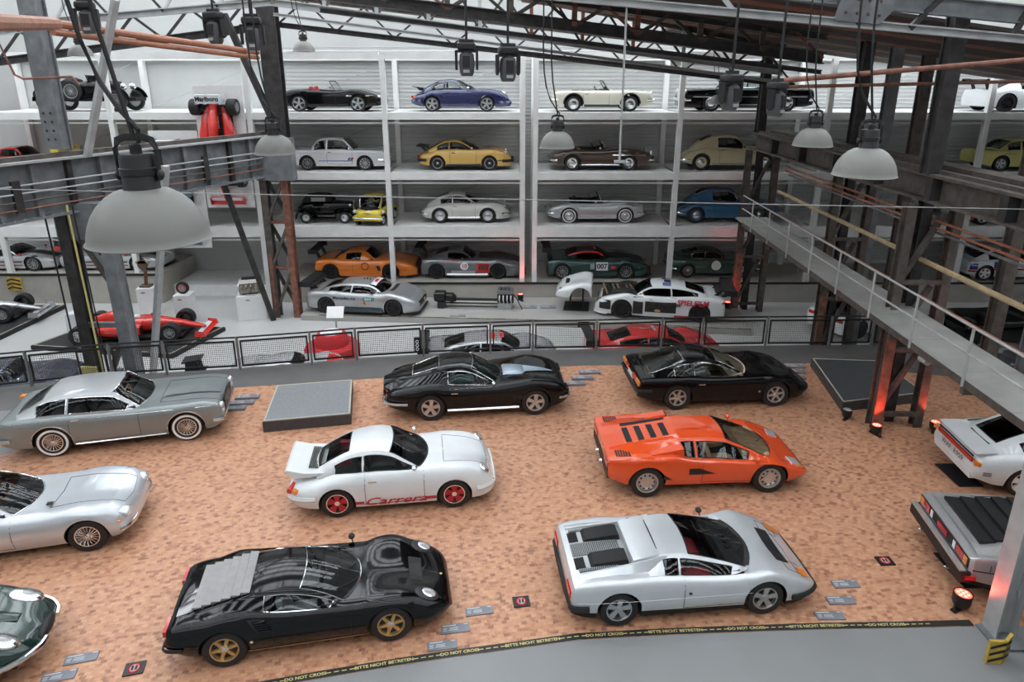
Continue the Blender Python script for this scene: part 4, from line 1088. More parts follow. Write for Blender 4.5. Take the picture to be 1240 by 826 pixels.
b = MB(); b.box((-2.03, 0, .52), (.04, 1.6, .22)); b.done('rear_panel', BLACK, c.root)
c.overhang(.9, .92)

# black coupe with grey slatted rear
BLKP = mat('paint_black', (.0035, .0035, .004), .12, 0, .42, noise=.05, nscale=3, spec=.15); GOLD = mat('gold_alloy', (.62, .43, .20), .3, .7, noise=.05); GREYSLAT = mat('grey_slat', (.30, .29, .29), .45, .3, noise=.08)
GREYLEA = mat('grey_leather', (.22, .225, .23), .5, noise=.15)
S = dict(wb=2.5, xr=-2.10, xf=2.26, W=.88, R=.33, tw=.21, twr=.24, paint=BLKP, rim=('star', GOLD), n=2.1, tr=.86, tf=.60, tuck=.10,
    top=[(-2.10, .62), (-2.02, .78), (-1.6, .84), (-.8, .86), (-.3, .80), (.9, .74), (1.3, .71), (1.8, .60), (2.1, .48), (2.22, .40), (2.26, .34)],
    ze=[(-2.1, -.04), (-1.6, -.04), (-1.2, .03), (-.6, -.01), (.8, -.01), (1.1, .06), (1.4, .085), (1.75, .05), (2.0, .01), (2.26, -.02)],
    yf=[(-2.1, .8), (-1.2, .80), (-.4, .86), (.8, .85), (1.3, .80), (1.9, .76), (2.26, .7)], zm=[(-2, .52), (0, .48), (2, .40)], bot=[(-2.1, .36), (-1.7, .22), (0, .17), (1.7, .16), (2.26, .22)],
    gh=dict(xa=.80, xb=-.06, xc=-.70, xd=-1.98, roof=[(.80, .745), (.37, .91), (-.06, 1.02), (-.38, 1.055), (-.70, 1.04), (-1.3, .93), (-1.98, .77)], yr=[(.80, .66), (-.06, .53), (-.70, .51), (-1.3, .52), (-1.98, .55)], wins=[(-.64, .60)], rear=None, crown=.05, bow=.34, bowr=0, trim=CHROME, trim_r=.008, int=GREYLEA, tub=GREYLEA, seat=-.3, hole=(-.66, .40)))
c = Car('sports_coupe', 'low black coupe with grey slats over its engine and gold wheels', (-3.1, 9.53, 0), 12.6, S, .937)
gz = lambda x, y: c.roof_z(x, y)
for k in range(6):
    x = -.87 - .145 * k
    b = MB(); z = c.roof_z(x, 0); w0 = .485
    b.add([(x, -w0, z + .005), (x - .128, -w0, c.roof_z(x - .128, 0) + .045), (x - .128, w0, c.roof_z(x - .128, 0) + .045), (x, w0, z + .005), (x, -w0, z - .01), (x - .128, -w0, z - .03), (x - .128, w0, z - .03), (x, w0, z - .01)], [(0, 1, 2, 3), (4, 7, 6, 5), (0, 4, 5, 1), (1, 5, 6, 2), (2, 6, 7, 3), (3, 7, 4, 0)]); b.done('slat', GREYSLAT, c.root, smooth=False)
c.top_patch('tail_glass', mat('black_gloss', (.004, .004, .005), .06, coat=1, noise=.1), -1.96, -1.70, -.50, .50, .012, zf=gz)
c.lamp('headlight', LENS, 1.86, .58, (.15, .12, .05), .42, .0); c.lamp('headlight_ring', GRILL, 1.84, .58, (.21, .15, .045), .42, -.008)
for y0, y1 in ((.02, .30),):
    b = MB()
    for k in range(8): x = 1.60 + .025 * k; b.box((x, 0, c.top_z(x, 0) + .006), (.012, .56, .01))
    c.top_patch('grille_backing', BLACK, 1.585, 1.80, -.28, .28, .003); b.done('hood_vent', GRILL, c.root, smooth=False)
c.line('hood_ridge', [(.98, 0), (2.1, 0)], .007, BLKP, (1,), 'top'); c.side_patch('gold_sill', GOLD, -.92, .9, .19, .225, off=.008)
c.doors(-.52, .64, .24); c.side_patch('door_vent', BLACK, -.74, -.54, .60, .80, x0t=-.88, x1t=-.68, off=.008)
for sd in (-1, 1):
    for k in range(5): z = .63 + .035 * k; x = -.64 - .02 * k; MB().box((x, sd * (c.side_y(x, z) + .012), z), (.19, .02, .012)).done('vent_slat', BLKP, c.root, smooth=False)
c.boxes('tail_light', RED, (-2.08, .55, .66), (.05, .34, .09)); c.bumper(False, .45, .03, BLACK, .3); c.mirrors(.62, BLACK, (1,)); c.wiper(.2); c.wiper(-.2)
c.ellipsoid('nose_badge', GOLD, (2.12, 0, .475), (.03, .025, .01), (1,)); c.disc('door_badge', WHITE, -.84, .44, .025)
c.ellipsoid('exhaust', CHROME, (-2.06, .2, .34), (.1, .035, .035))

# black split-hood american coupe
BLUESIL = paint('blue_silver', (.42, .52, .62), .4); GREENGL = glass('green_glass', (.5, .68, .65))
S = dict(wb=2.49, xr=-2.10, xf=2.28, W=.88, R=.335, tw=.21, paint=BLKP, rim=('five', SILVER), n=2.2, tr=.72, tf=.78, tuck=.10, ghx=-.30,
    top=[(-2.10, .56), (-2.02, .72), (-1.7, .82), (-1.2, .86), (-.5, .84), (.6, .84), (1.0, .84), (1.8, .76), (2.15, .66), (2.28, .56)],
    ze=[(-2.1, -.02), (-1.6, .01), (-1.2, .04), (-.6, -.02), (.2, -.03), (.8, .02), (1.25, .08), (1.8, .05), (2.2, .02), (2.28, -.02)],
    yf=[(-2.1, .72), (-1.25, .80), (-.5, .82), (.6, .82), (1.3, .84), (2.28, .84)], zm=[(-2, .62), (0, .60), (2, .56)], bot=[(-2.1, .34), (-1.7, .24), (0, .2), (1.7, .2), (2.28, .3)],
    gh=dict(xa=.80, xb=.10, xc=-.5, xd=-1.85, roof=[(.80, .83), (.45, 1.04), (.10, 1.20), (-.2, 1.255), (-.55, 1.23), (-1.2, 1.04), (-1.85, .80)], yr=[(.8, .62), (.1, .54), (-.5, .52), (-1.2, .42), (-1.85, .26)], wins=[(-.52, .64)], rear=(-1.35, -.72, 3), crown=.07, bow=.30, bowr=.0, trim=CHROME, trim_r=.009, glass=GREENGL, rglass=GLASSD, hole=(-.8, .45), int=GREYLEA, seat=-.35))
c = Car('sports_coupe', 'black fastback coupe with pale blue-silver bulge on its hood', (-.8, 17.66, 0), 7.3, S, 1.041)
c.top_patch('hood_stripe', BLUESIL, 1.02, 1.85, -.20, .20, .02, y0b=-.02, y1b=.02)
b = MB(); b.loft([(.52, 0, .85, .30, .02, 3), (.58, 0, .86, .29, .055, 3), (1.00, 0, .845, .28, .055, 3), (1.06, 0, .83, .22, .03, 3)], 12); b.done('hood_bulge', BLUESIL, c.root)
c.bumper(True, .46, .035, CHROME, .4, .03, .8, .3); c.bumper(False, .48, .035, CHROME, .4, .03, .8, .3); c.skirt('side_sill', CHROME, .235, .035, -.85, .85, .012)
c.doors(-.48, .62, .30); c.handle(-.38, .70); c.line('belt_trim', [(-.8, .785), (.3, .785)], .008, CHROME)
for k in range(5): c.side_patch('fender_vent', GRILL, .70 + .055 * k, .73 + .055 * k, .44, .58, nx=2, x0t=.73 + .055 * k, x1t=.76 + .055 * k, off=.008)
c.boxes('tail_light', RED, (-2.08, .42, .60), (.04, .12, .12)); c.ellipsoid('fuel_cap', CHROME, (-1.9, 0, .80), (.07, .07, .015), (1,)); c.mirrors(.55, CHROME, (-1,)); c.wiper(.3); c.wiper(-.1)
c.line('fender_crease', [(-2.0, .70), (-1.25, .78), (-.5, .72)], .006, BLKP); c.boxes('headlight_door', BLKP, (2.2, .60, .60), (.1, .34, .06))
c.overhang(1.4, .68)

# black grand tourer with beige cabin
BEIGE = mat('beige_leather', (.55, .44, .33), .6, noise=.1)
S = dict(wb=2.5, xr=-2.14, xf=2.40, W=.89, R=.335, tw=.21, paint=BLKP, rim=('star', SILVER), n=2.4, tr=.90, tf=.55, tuck=.08, ghx=-.34,
    top=[(-2.14, .70), (-2.10, .84), (-1.9, .88), (-1.1, .90), (-.4, .86), (.6, .85), (1.0, .83), (1.7, .72), (2.15, .58), (2.36, .46), (2.40, .40)],
    ze=[(-2.14, -.02), (-1.2, -.02), (-.4, -.03), (.7, -.02), (1.2, .03), (1.6, .03), (2.1, 0), (2.40, -.02)], yf=[(-2.14, .88), (-1.2, .84), (-.4, .85), (.7, .85), (1.4, .82), (2.4, .72)], zm=[(-2, .62), (0, .58), (2.2, .45)], bot=[(-2.14, .36), (-1.7, .23), (0, .19), (1.7, .2), (2.4, .3)],
    gh=dict(xa=1.02, xb=.16, xc=-.62, xd=-1.55, roof=[(1.02, .83), (.6, 1.04), (.16, 1.20), (-.2, 1.25), (-.62, 1.22), (-1.1, 1.06), (-1.55, .88)], yr=[(1.02, .66), (.16, .55), (-.62, .54), (-1.55, .58)], wins=[(-.98, -.52), (-.46, .84)], rear=(-1.50, -.70, 4), crown=.05, bow=.30, bowr=.0, trim=CHROME, trim_r=.008, int=GREYLEA, dash=BEIGE, tub=BEIGE, seat=-.2, hole=(-1.5, .72)))
c = Car('grand_tourer', 'long-nosed black coupe with beige dashboard and orange tail lamps', (5.41, 18.23, 0), 4.5, S, 1.023)
c.bumper(False, .56, .045, BLACK, .3, .02); c.boxes('tail_light', ORANGE, (-2.13, .66, .72), (.05, .3, .12)); c.boxes('tail_light', RED, (-2.135, .34, .72), (.045, .28, .12)); c.plate(-2.145, .66)
c.doors(-.48, .80, .27); c.handle(-.34, .70); c.mirrors(.6, CHROME, ()); c.disc('fender_badge', SILVER, 1.0 - .2, .46, .03); c.bumper(True, .42, .03, BLACK, .5, .01)
c.line('boot_seam', [(-1.95, 0), (-1.95, .66), (-2.10, .70)], .005, kind='top'); c.boxes('boot_handle', CHROME, (-2.02, .3, .87), (.03, .09, .01), (1,)); c.line('hood_seam', [(.75, .60), (2.1, .45), (2.2, 0)], .005, kind='top'); c.wiper(.3)
for k in range(4): MB().box((.30, .10 * k - .25, .875), (.10, .05, .02)).done('dash_vent', BLACK, c.root)
c.overhang(1.2, .76)

# silver-grey hard-top coupe with wire wheels (cut by the left edge)
GREYP = paint('grey_green_silver', (.24, .27, .27), .45, .38); REDBRN = mat('wood_rim', (.35, .16, .05), .4, noise=.2)
S = dict(wb=2.66, xr=-2.40, xf=2.36, W=.90, R=.345, tw=.19, paint=GREYP, rim=('ww_wire', CHROME), rr=.58, n=2.6, tr=.82, tf=.90, tuck=.06, ghx=-.46,
    top=[(-2.40, .72), (-2.3, .86), (-1.8, .92), (-1.2, .94), (-.3, .92), (.8, .92), (1.2, .92), (2.0, .86), (2.28, .80), (2.36, .66)],
    ze=[(-2.4, .02), (-1.8, .0), (-1.2, -.02), (.6, -.03), (1.2, -.03), (1.8, .0), (2.36, -.01)], yf=[(-2.4, .86), (-1.2, .86), (-.4, .87), (.8, .87), (1.4, .86), (2.36, .88)], zm=[(-2, .68), (0, .66), (2, .64)], bot=[(-2.4, .38), (-1.9, .26), (0, .22), (1.9, .24), (2.36, .36)],
    gh=dict(xa=1.00, xb=.42, xc=-.92, xd=-1.62, roof=[(1.0, .91), (.7, 1.12), (.42, 1.29), (-.3, 1.335), (-.92, 1.29), (-1.3, 1.12), (-1.62, .93)], yr=[(1.0, .68), (.42, .60), (-.92, .58), (-1.62, .60)], wins=[(-1.15, -.52), (-.47, .80)], rear=(-1.56, -1.02, 4), crown=.05, bow=.22, bowr=.08, trim=CHROME, trim_r=.012, paint=paint('pale_silver', (.50, .52, .53), .4, .38), seat=-.3, steer=REDBRN))
c = Car('grand_tourer', 'grey-green coupe with pale silver roof, whitewall tyres and wire wheels', (-9.08, 16.04, 0), 16.3, S, 1.03)
c.bumper(True, .46, .05, CHROME, .35, .03, .8, .35); c.bumper(False, .50, .05, CHROME, .35, .03, .8); c.doors(-.50, .86, .30); c.handle(-.36, .82); c.skirt('sill_trim', CHROME, .245, .018, -.9, .9)
for sd in (-1, 1):
    for k, zz in enumerate((.74, .60)): c.ellipsoid('headlight', LENS, (2.33, .70, zz), (.06, .10, .075), (sd,))
    for xw in (-1.33, 1.33): MB().tube([(xw + .40 * math.cos(a), sd * (c.side_y(xw + .40 * math.cos(a), .345 + .40 * math.sin(a)) + .004), .345 + .40 * math.sin(a)) for a in [PI * k / 14 for k in range(15)]], .012, 5).done('arch_trim', CHROME, c.root)
b = MB(); b.box((2.365, 0, .62), (.04, .9, .3)); b.done('radiator_grille', BLACK, c.root)
b = MB(); [b.box((2.388, -.42 + .07 * k, .62), (.01, .012, .28)) for k in range(13)]; b.done('grille_bar', CHROME, c.root)
c.top_patch('hood_panel', GREYP, .85, 2.2, -.34, .34, .022, y0b=-.24, y1b=.24); c.boxes('tail_light', ORANGE, (-2.36, .70, .82), (.12, .16, .06)); c.line('hood_seam', [(.8, 0), (.8, .58), (2.25, .58)], .005, kind='top'); c.line('flank_trim', [(-2.2, .86), (2.2, .80)], .006, CHROME); c.wiper(.3)
c.overhang(1.0, .6)

# silver two-seater with tan cabin (front half in view)
SILV2 = paint('bright_silver', (.60, .63, .66), .4, .25); TAN2 = mat('cognac_leather', (.30, .10, .045), .5, noise=.15)
S = dict(wb=2.55, xr=-2.2, xf=2.36, W=.865, R=.33, tw=.2, paint=SILV2, rim=('wire', CHROME), n=2.0, tr=.7, tf=.62, tuck=.12, ghx=-.62,
    top=[(-2.2, .56), (-2.0, .72), (-1.4, .86), (-.4, .86), (.6, .84), (.95, .84), (1.6, .77), (2.1, .66), (2.28, .55), (2.36, .46)],
    ze=[(-2.2, -.05), (-1.3, -.02), (-.4, -.03), (.6, -.02), (1.2, .03), (1.8, .05), (2.2, .04), (2.36, -.01)], yf=[(-2.2, .7), (-1.2, .8), (.7, .82), (1.4, .80), (2.0, .74), (2.36, .66)], zm=[(-2, .52), (0, .52), (2.2, .46)], bot=[(-2.2, .35), (-1.7, .23), (0, .18), (1.7, .2), (2.36, .3)],
    gh=dict(xa=.95, xb=.12, xc=-.5, xd=-1.6, roof=[(.95, .84), (.55, 1.06), (.12, 1.20), (-.2, 1.23), (-.5, 1.2), (-1.1, 1.02), (-1.6, .84)], yr=[(.95, .62), (.12, .52), (-.5, .5), (-1.6, .45)], wins=[(-.75, .76)], rear=(-1.5, -.6, 3), crown=.06, bow=.36, bowr=0, trim=CHROME, trim_r=.012, int=TAN2, tub=TAN2, seat=-.1))
c = Car('sports_coupe', 'bright silver rounded coupe with cognac leather seats and wire wheels', (-8.92, 11.72, 0), 15.0, S, .97)
c.bumper(True, .40, .045, CHROME, .35, .04, .8, .42); c.doors(-.4, .72, .26); c.mirrors(.7, CHROME, ())
for sd in (-1, 1):
    c.ellipsoid('headlight', LENS, (2.22, .58, .60), (.06, .13, .075), (sd,), -.2); b = MB(); b.loft([(2.26, sd * .58, .60, .14, .085, 2.2), (2.0, sd * .58, .665, .15, .06, 2.2), (1.7, sd * .58, .76, .10, .02, 2)], 14); b.done('headlight_pod', SILV2, c.root)
c.line('hood_seam', [(.70, 0), (.65, .50), (2.05, .42), (2.12, 0)], .006, kind='top'); c.ellipsoid('nose_badge', GOLD, (2.25, 0, .58), (.02, .02, .01), (1,)); c.wiper(.25); c.wiper(-.15)
c.boxes('cowl_vent', BLACK, (.62, -.42, .87), (.10, .08, .02), (1,)); c.ellipsoid('turn_signal', ORANGE, (2.0, .80, .55), (.04, .02, .02))
c.overhang(1.0, .5)

# dark green long-bonnet car (only its nose in view)
GRNP = paint('dark_green', (.012, .035, .028), .3, .2)
S = dict(wb=2.44, xr=-2.1, xf=2.32, W=.83, R=.33, tw=.18, paint=GRNP, rim=('wire', CHROME), n=1.8, tr=.55, tf=.45, tuck=.14,
    plan=[(-2.1, .45), (-1.9, .6), (-1.2, .80), (0, .83), (1.0, .82), (1.6, .78), (2.0, .66), (2.2, .52), (2.32, .34)],
    top=[(-2.1, .5), (-1.8, .72), (-1.2, .84), (.4, .84), (.7, .85), (1.5, .80), (1.95, .68), (2.2, .56), (2.32, .46)], ze=[(-2.1, -.05), (0, -.04), (1.0, -.02), (1.6, .02), (2.0, .0), (2.32, -.03)], yf=[(-2.1, .6), (0, .8), (1.3, .78), (2.0, .70), (2.32, .55)], zm=[(-2, .5), (0, .5), (2.2, .44)], bot=[(-2.1, .35), (-1.6, .22), (0, .2), (1.7, .24), (2.32, .36)],
    gh=dict(xa=.75, xb=.2, xc=-.5, xd=-1.7, roof=[(.75, .84), (.45, 1.05), (.2, 1.18), (-.2, 1.22), (-.6, 1.18), (-1.7, .8)], yr=[(.75, .58), (.2, .48), (-.5, .46), (-1.7, .35)], wins=[(-.6, .6)], rear=(-1.5, -.6, 3), crown=.06, bow=.3, bowr=0, trim=CHROME, int=TAN2))
c = Car('sports_coupe', 'dark green car with long bonnet, faired headlamps and chrome bumper', (-9.02, 8.05, 0), 18.0, S, 1.0)
c.bumper(True, .42, .04, CHROME, .5, .03, .8, .22); c.lamp('headlight', mat('lens_grey', (.30, .32, .32), .08, .3, coat=1, noise=.05), 1.95, .45, (.18, .11, .05), .45, .0); c.lamp('headlight_ring', CHROME, 1.94, .45, (.235, .145, .055), .45, -.008)
c.boxes('turn_signal', ORANGE, (2.12, .50, .46), (.2, .04, .05), rz=-.6); b = MB(); b.sphere((2.3, 0, .44), (.08, .26, .09)); b.done('air_intake', BLACK, c.root)
b = MB(); b.loft([(.8, 0, .84, .16, .03, 2), (1.4, 0, .82, .16, .045, 2), (2.0, 0, .68, .08, .02, 2)], 10); b.done('hood_bulge', GRNP, c.root)

# white rear-engined coupe with full-width red light band (right edge)
S = spec911(WHITEP, .91, tr=.86, tf=.7, rim=('fuchs', WHITE), rr=.7, twr=.26, n=2.4,
    top=[(-2.06, .56), (-1.98, .78), (-1.7, .86), (-1.2, .92), (-.4, .92), (.5, .90), (.86, .90), (1.3, .82), (1.75, .68), (2.0, .55), (2.12, .45)], ze=[(-2.06, -.03), (-1.4, -.03), (-1.1, -.01), (-.5, -.02), (.6, -.01), (1.0, .03), (1.5, .09), (1.85, .06), (2.12, -.03)], yf=[(-2.06, .80), (-1.2, .80), (-.5, .78), (.6, .78), (1.2, .8), (2.12, .6)], gh=dict(rglass=GLASSD)); S['xr'] = -2.06
c = Car('sports_coupe', 'white coupe with a red reflector band across its tail, under the catwalk', (11.47, 13.86, 0), -6.0, S, 1.0)
c.top_patch('engine_grille', GRILL, -1.62, -1.40, -.34, .34, .008); b = MB(); b.prism([(-1.62, .875), (-1.95, .86), (-2.05, .84), (-2.04, .81), (-1.9, .82)], -.72, .72); b.done('tail_spoiler', WHITEP, c.root)
b = MB(); b.box((-2.055, 0, .66), (.035, 1.30, .085)); b.done('reflector_band', RED, c.root); c.boxes('turn_signal', ORANGE, (-2.0, .74, .655), (.12, .18, .08), rz=.45); c.boxes('spoiler_gap', BLACK, (-2.05, 0, .755), (.02, 1.3, .025), (1,))
c.side_patch('side_vent', BLACK, -1.93, -1.78, .50, .515, nx=3); c.side_patch('side_vent', BLACK, -1.93, -1.78, .465, .48, nx=3); c.side_patch('side_vent', BLACK, -1.93, -1.78, .43, .445, nx=3)
[link('lettering', text_mesh(w_, .17).copy(), BLACK, c.root, (-2.075, y_, .52), (PI / 2, 0, -PI / 2), smooth=False) for w_, y_ in (('WAF', .26), ('R959', -.2))]; c.doors(-.33, .8, .26)
b = MB(); b.box((-2.0, .0, .34), (.14, 1.4, .14)); b.done('rear_valance', WHITEP, c.root)

# stainless wedge with black rear louvres (right edge)
STEEL = mat('brushed_steel', (.55, .56, .56), .36, .6, noise=.06, nscale=40)
S = dict(wb=2.41, xr=-2.05, xf=2.2, W=.97, R=.335, tw=.22, paint=STEEL, lin=True, rim=('ten', SILVER), n=5.0, tr=.93, tf=.85, tuck=.06, ang=16, lower_dark=True,
    top=[(-2.05, .82), (-1.95, .86), (-.6, .90), (.9, .80), (1.2, .78), (2.1, .60), (2.2, .52)], ze=[(-2.05, -.02), (0, -.04), (2.2, -.02)], yf=[(-2.05, .9), (0, .86), (2.2, .9)], zm=[(-2, .60), (2, .5)], bot=[(-2.05, .32), (-1.6, .22), (1.6, .2), (2.2, .26)],
    gh=dict(xa=1.2, xb=.35, xc=-.42, xd=-1.92, lin=True, roof=[(1.2, .78), (.35, 1.10), (0, 1.14), (-.42, 1.13), (-1.92, .88)], yr=[(1.2, .72), (.35, .58), (-.42, .60), (-1.92, .74)], wins=[(-1.25, -.75), (-.62, .95)], crown=.02, bow=.2, bowr=0, trim=BLACK, glass=GLASSD, hole=(-.4, .9)))
c = Car('sports_coupe', 'brushed-steel wedge coupe with black louvres over its rear window', (9.42, 9.42, 0), -8.5, dict(S, raw=True), .985)
for k in range(5):
    x = -.62 - .235 * k; z0 = c.roof_z(x, 0); z1 = c.roof_z(x - .24, 0); y0 = s0 = .50 + .028 * k; y1 = y0 + .02
    b = MB(); b.add([(x, -y0, z0 + .012), (x - .25, -y1, z1 + .055), (x - .25, y1, z1 + .055), (x, y0, z0 + .012), (x, -y0, z0 - .02), (x - .25, -y1, z1), (x - .25, y1, z1), (x, y0, z0 - .02)], [(0, 1, 2, 3), (4, 7, 6, 5), (0, 4, 5, 1), (1, 5, 6, 2), (2, 6, 7, 3), (3, 7, 4, 0)]); b.done('louvre', BLACK, c.root, smooth=False)
for sd in (-1, 1):
    for k in range(3):
        for q in range(2): MB().box((-2.055, sd * (.80 - .12 * k), .735 - .07 * q), (.04, .11, .062)).done('tail_light', ORANGE if k == 0 else RED, c.root, smooth=False)
    MB().box((-2.055, sd * .42, .70), (.04, .08, .13)).done('reverse_light', WHITE, c.root, smooth=False)
MB().box((-2.05, 0, .70), (.03, 1.78, .17)).done('tail_panel', BLACK, c.root); MB().box((-2.065, 0, .70), (.03, .34, .09)).done('number_plate', REDTXT, c.root)
MB().box((-2.10, 0, .47), (.16, 1.90, .20)).done('rear_bumper', BLACK, c.root); MB().box((-2.14, 0, .585), (.10, 1.88, .03)).done('bumper_trim', STEEL, c.root); c.boxes('side_marker', RED, (-2.02, .955, .47), (.16, .03, .07))
c.line('door_seam', [(-.70, .84), (-.70, .30)]); c.line('fender_seam', [(-1.75, .84), (-1.75, .62)]); c.line('flank_line', [(-2.0, .60), (2.0, .52)], .012, BLACK); c.ellipsoid('exhaust', CHROME, (-2.1, .5, .3), (.1, .03, .03))
# ------------------------------------------------------------------ cars in the rack
R1, R2, R3, R4 = 6.69, 4.40, 2.25, -.11
YC = 31.6
def wing(c, x, z, span, chord=.32, zb=.85, m=BLACK, plates=True, name='rear_wing', ya=.45, lean=.1):
    b = MB(); b.prism([(x - chord * .6, z + .05), (x + chord * .4, z - .01), (x + chord * .4, z - .035), (x - chord * .6, z + .02)], -span, span); w = b.done(name, m, c.root, smooth=False)
    for sd in (-1, 1):
        MB().prism([(x + .02, z), (x - .10, z), (x - .05 + lean, zb), (x + .12 + lean, zb)], sd * ya - .012, sd * ya + .012).done('wing_strut', m, c.root, smooth=False)
        if plates: MB().box((x - .05, sd * span, z - .03), (chord * 1.15, .02, .2)).done('wing_endplate', m, c.root, smooth=False)
def splitter(c, m=BLACK, z=.12):
    P = []
    for k in range(9):
        x = c.xf - .45 + .5 * k / 8; P.append((x, c.w(min(x, c.xf)) + .02))
    poly = [(x, -y) for x, y in P] + [(x, y) for x, y in P[::-1]]
    slab('front_splitter', poly, z, z + .03, m, c.root)
def rowcar(name, label, X, z, S, scale, hd=0, y=YC): return Car(name, label, (X, y, z), hd, S, scale)

# row 1
NAVY = paint('navy_blue', (.008, .014, .085), .2); YELP = paint('pale_yellow', (.72, .45, .11)); REDLEA2 = mat('bright_red_leather', (.35, .02, .025), .5, noise=.1); IVORY = paint('ivory', (.66, .64, .53))
def ro(p, wb, xr, xf, W, R, top, xa, xb, zt, xd, ze=None, yf=None, **k):
    g = dict(xa=xa, xb=xb, xc=xb, xd=xd, roof=[(xa, lincurve(top)(xa)), (xb, zt)], yr=[(xa, W * .72), (xb, W * .66)], open=True, bow=.2, bowr=0, hole=(xd, xa - .12), crown=.03)
    g.update(k.pop('gh', {}))
    d = dict(paint=p, wb=wb, xr=xr, xf=xf, W=W, R=R, top=top, gh=g, ze=ze or [(0, -.03)], yf=yf or [(0, .82)], bot=[(xr, .34), (xr + .5, .22), (0, .2), (xf - .5, .22), (xf, .32)]); d.update(k); return d
c = rowcar('roadster', 'open black roadster with red seats on the top rack tier', -7.25, R1, ro(BLKP, 2.5, -2.1, 2.3, .91, .34, [(-2.1, .5), (-2.0, .74), (-1.5, .92), (-.6, .90), (.5, .86), (.9, .88), (1.6, .80), (2.1, .66), (2.3, .5)], .78, .40, 1.25, -.75, ze=[(-2.1, -.05), (-1.2, .0), (0, -.03), (1.2, .05), (2.0, .0), (2.3, -.03)], rim=('five', CHROME), rr=.74, tr=.66, tf=.66, n=2.1, ghx=-.38, gh=dict(int=REDLEA2, tub=INTBLK, frame=BLACK, sz=.45, bh=.62, seat=-.25)), .93)
c.boxes('turn_signal', YEL, (1.75, .85, .66), (.3, .04, .06), rz=-.25); c.doors(-.5, .7, .28); c.ellipsoid('headlight', LENS, (2.12, .6, .62), (.08, .16, .07)); c.side_patch('side_grille', CHROME, .78, 1.0, .62, .68); c.bumper(False, .45, .03, BLKP, .3)
c = rowcar('sports_coupe', 'dark blue rear-engined coupe with whale-tail spoiler on the top rack tier', -2.08, R1, spec911(NAVY, .88, rim=('five', SILVER), rr=.74, twr=.26), .95)
finish911(c, False); wing(c, -1.72, .98, .62, .4, .84, NAVY, False); c.bumper(True, .36, .09, NAVY, .5, 0); c.bumper(False, .42, .1, NAVY, .4, 0)
c = rowcar('roadster', 'ivory convertible with silver hub-caps on the top rack tier', 3.55, R1, ro(IVORY, 2.4, -2.1, 2.17, .88, .33, [(-2.1, .66), (-2.05, .80), (-1.6, .88), (-.6, .89), (.6, .89), (.9, .90), (1.7, .86), (2.1, .80), (2.17, .62)], .85, .50, 1.27, -.8, rim=('cap', SILVER), tr=.86, tf=.88, n=2.8, arch=1.2, ghx=-.45, ze=[(0, -.02)], gh=dict(int=INTBLK, frame=BLACK, seat=-.3)), .935)
c.bumper(True, .5, .04, CHROME, .3, .03); c.bumper(False, .5, .04, CHROME, .3, .03); c.ellipsoid('headlight', LENS, (2.08, .68, .70), (.07, .12, .17)); c.doors(-.35, .75, .3); c.handle(-.2, .74); c.skirt('sill', BLACK, .25, .05, -.75, .75)
for sd in (-1, 1):
    for xw in (-1.2, 1.2): MB().tube([(xw + .42 * math.cos(a), sd * (c.side_y(xw + .42 * math.cos(a), .33 + .42 * math.sin(a)) + .01), .33 + .42 * math.sin(a)) for a in [PI * k / 12 for k in range(13)]], .03, 5).done('arch_trim', BLACK, c.root)
def sedan(p, wb, xr, xf, W, R, hz, H, xa, xb, xc, xd, wins, rear, **k):
    g = dict(xa=xa, xb=xb, xc=xc, xd=xd, roof=[(xa, hz), ((xa + xb) / 2, (hz + H) / 2 + .02), (xb, H - .05), ((xb + xc) / 2, H), (xc, H - .05), ((xc + xd) / 2, (hz + H) / 2 - .0), (xd, hz)], yr=[(xa, W * .76), (xb, W * .7), (xc, W * .68), (xd, W * .68)], wins=wins, rear=rear, trim=CHROME, bow=.12, bowr=.08, crown=.05)
    g.update(k.pop('gh', {}))
    d = dict(paint=p, wb=wb, xr=xr, xf=xf, W=W, R=R, top=[(xr, hz - .2), (xr + .08, hz - .04), (xr + .3, hz), (0, hz), (xa, hz), (xf - .15, hz - .05), (xf - .04, hz - .09), (xf, hz - .26)], ze=[(0, -.03)], yf=[(0, .85)], n=2.8, tr=.88, tf=.9, zm=[(0, .62)], gh=g); d.update(k); return d
c = rowcar('limousine', 'long black limousine facing left on the top rack tier', 9.35, R1, sedan(BLKP, 3.2, -2.75, 2.75, .95, .38, .98, 1.48, 1.1, .6, -1.3, -1.85, [(-1.3, -.4), (-.35, .85)], (-1.8, -1.4, 4), rim=('cap', CHROME)), .93, 180)
c.bumper(True, .5, .06, CHROME, .3, .04); c.bumper(False, .5, .06, CHROME, .3, .04); c.skirt('flank_trim', CHROME, .62, .025, -2.4, 2.4); c.ellipsoid('headlight', LENS, (2.7, .72, .78), (.06, .12, .16)); MB().box((2.76, 0, .72), (.05, .6, .4)).done('radiator_grille', CHROME, c.root); c.doors(-.4, .8, .3); c.skirt('sill', CHROME, .3, .03, -1.1, 1.1)
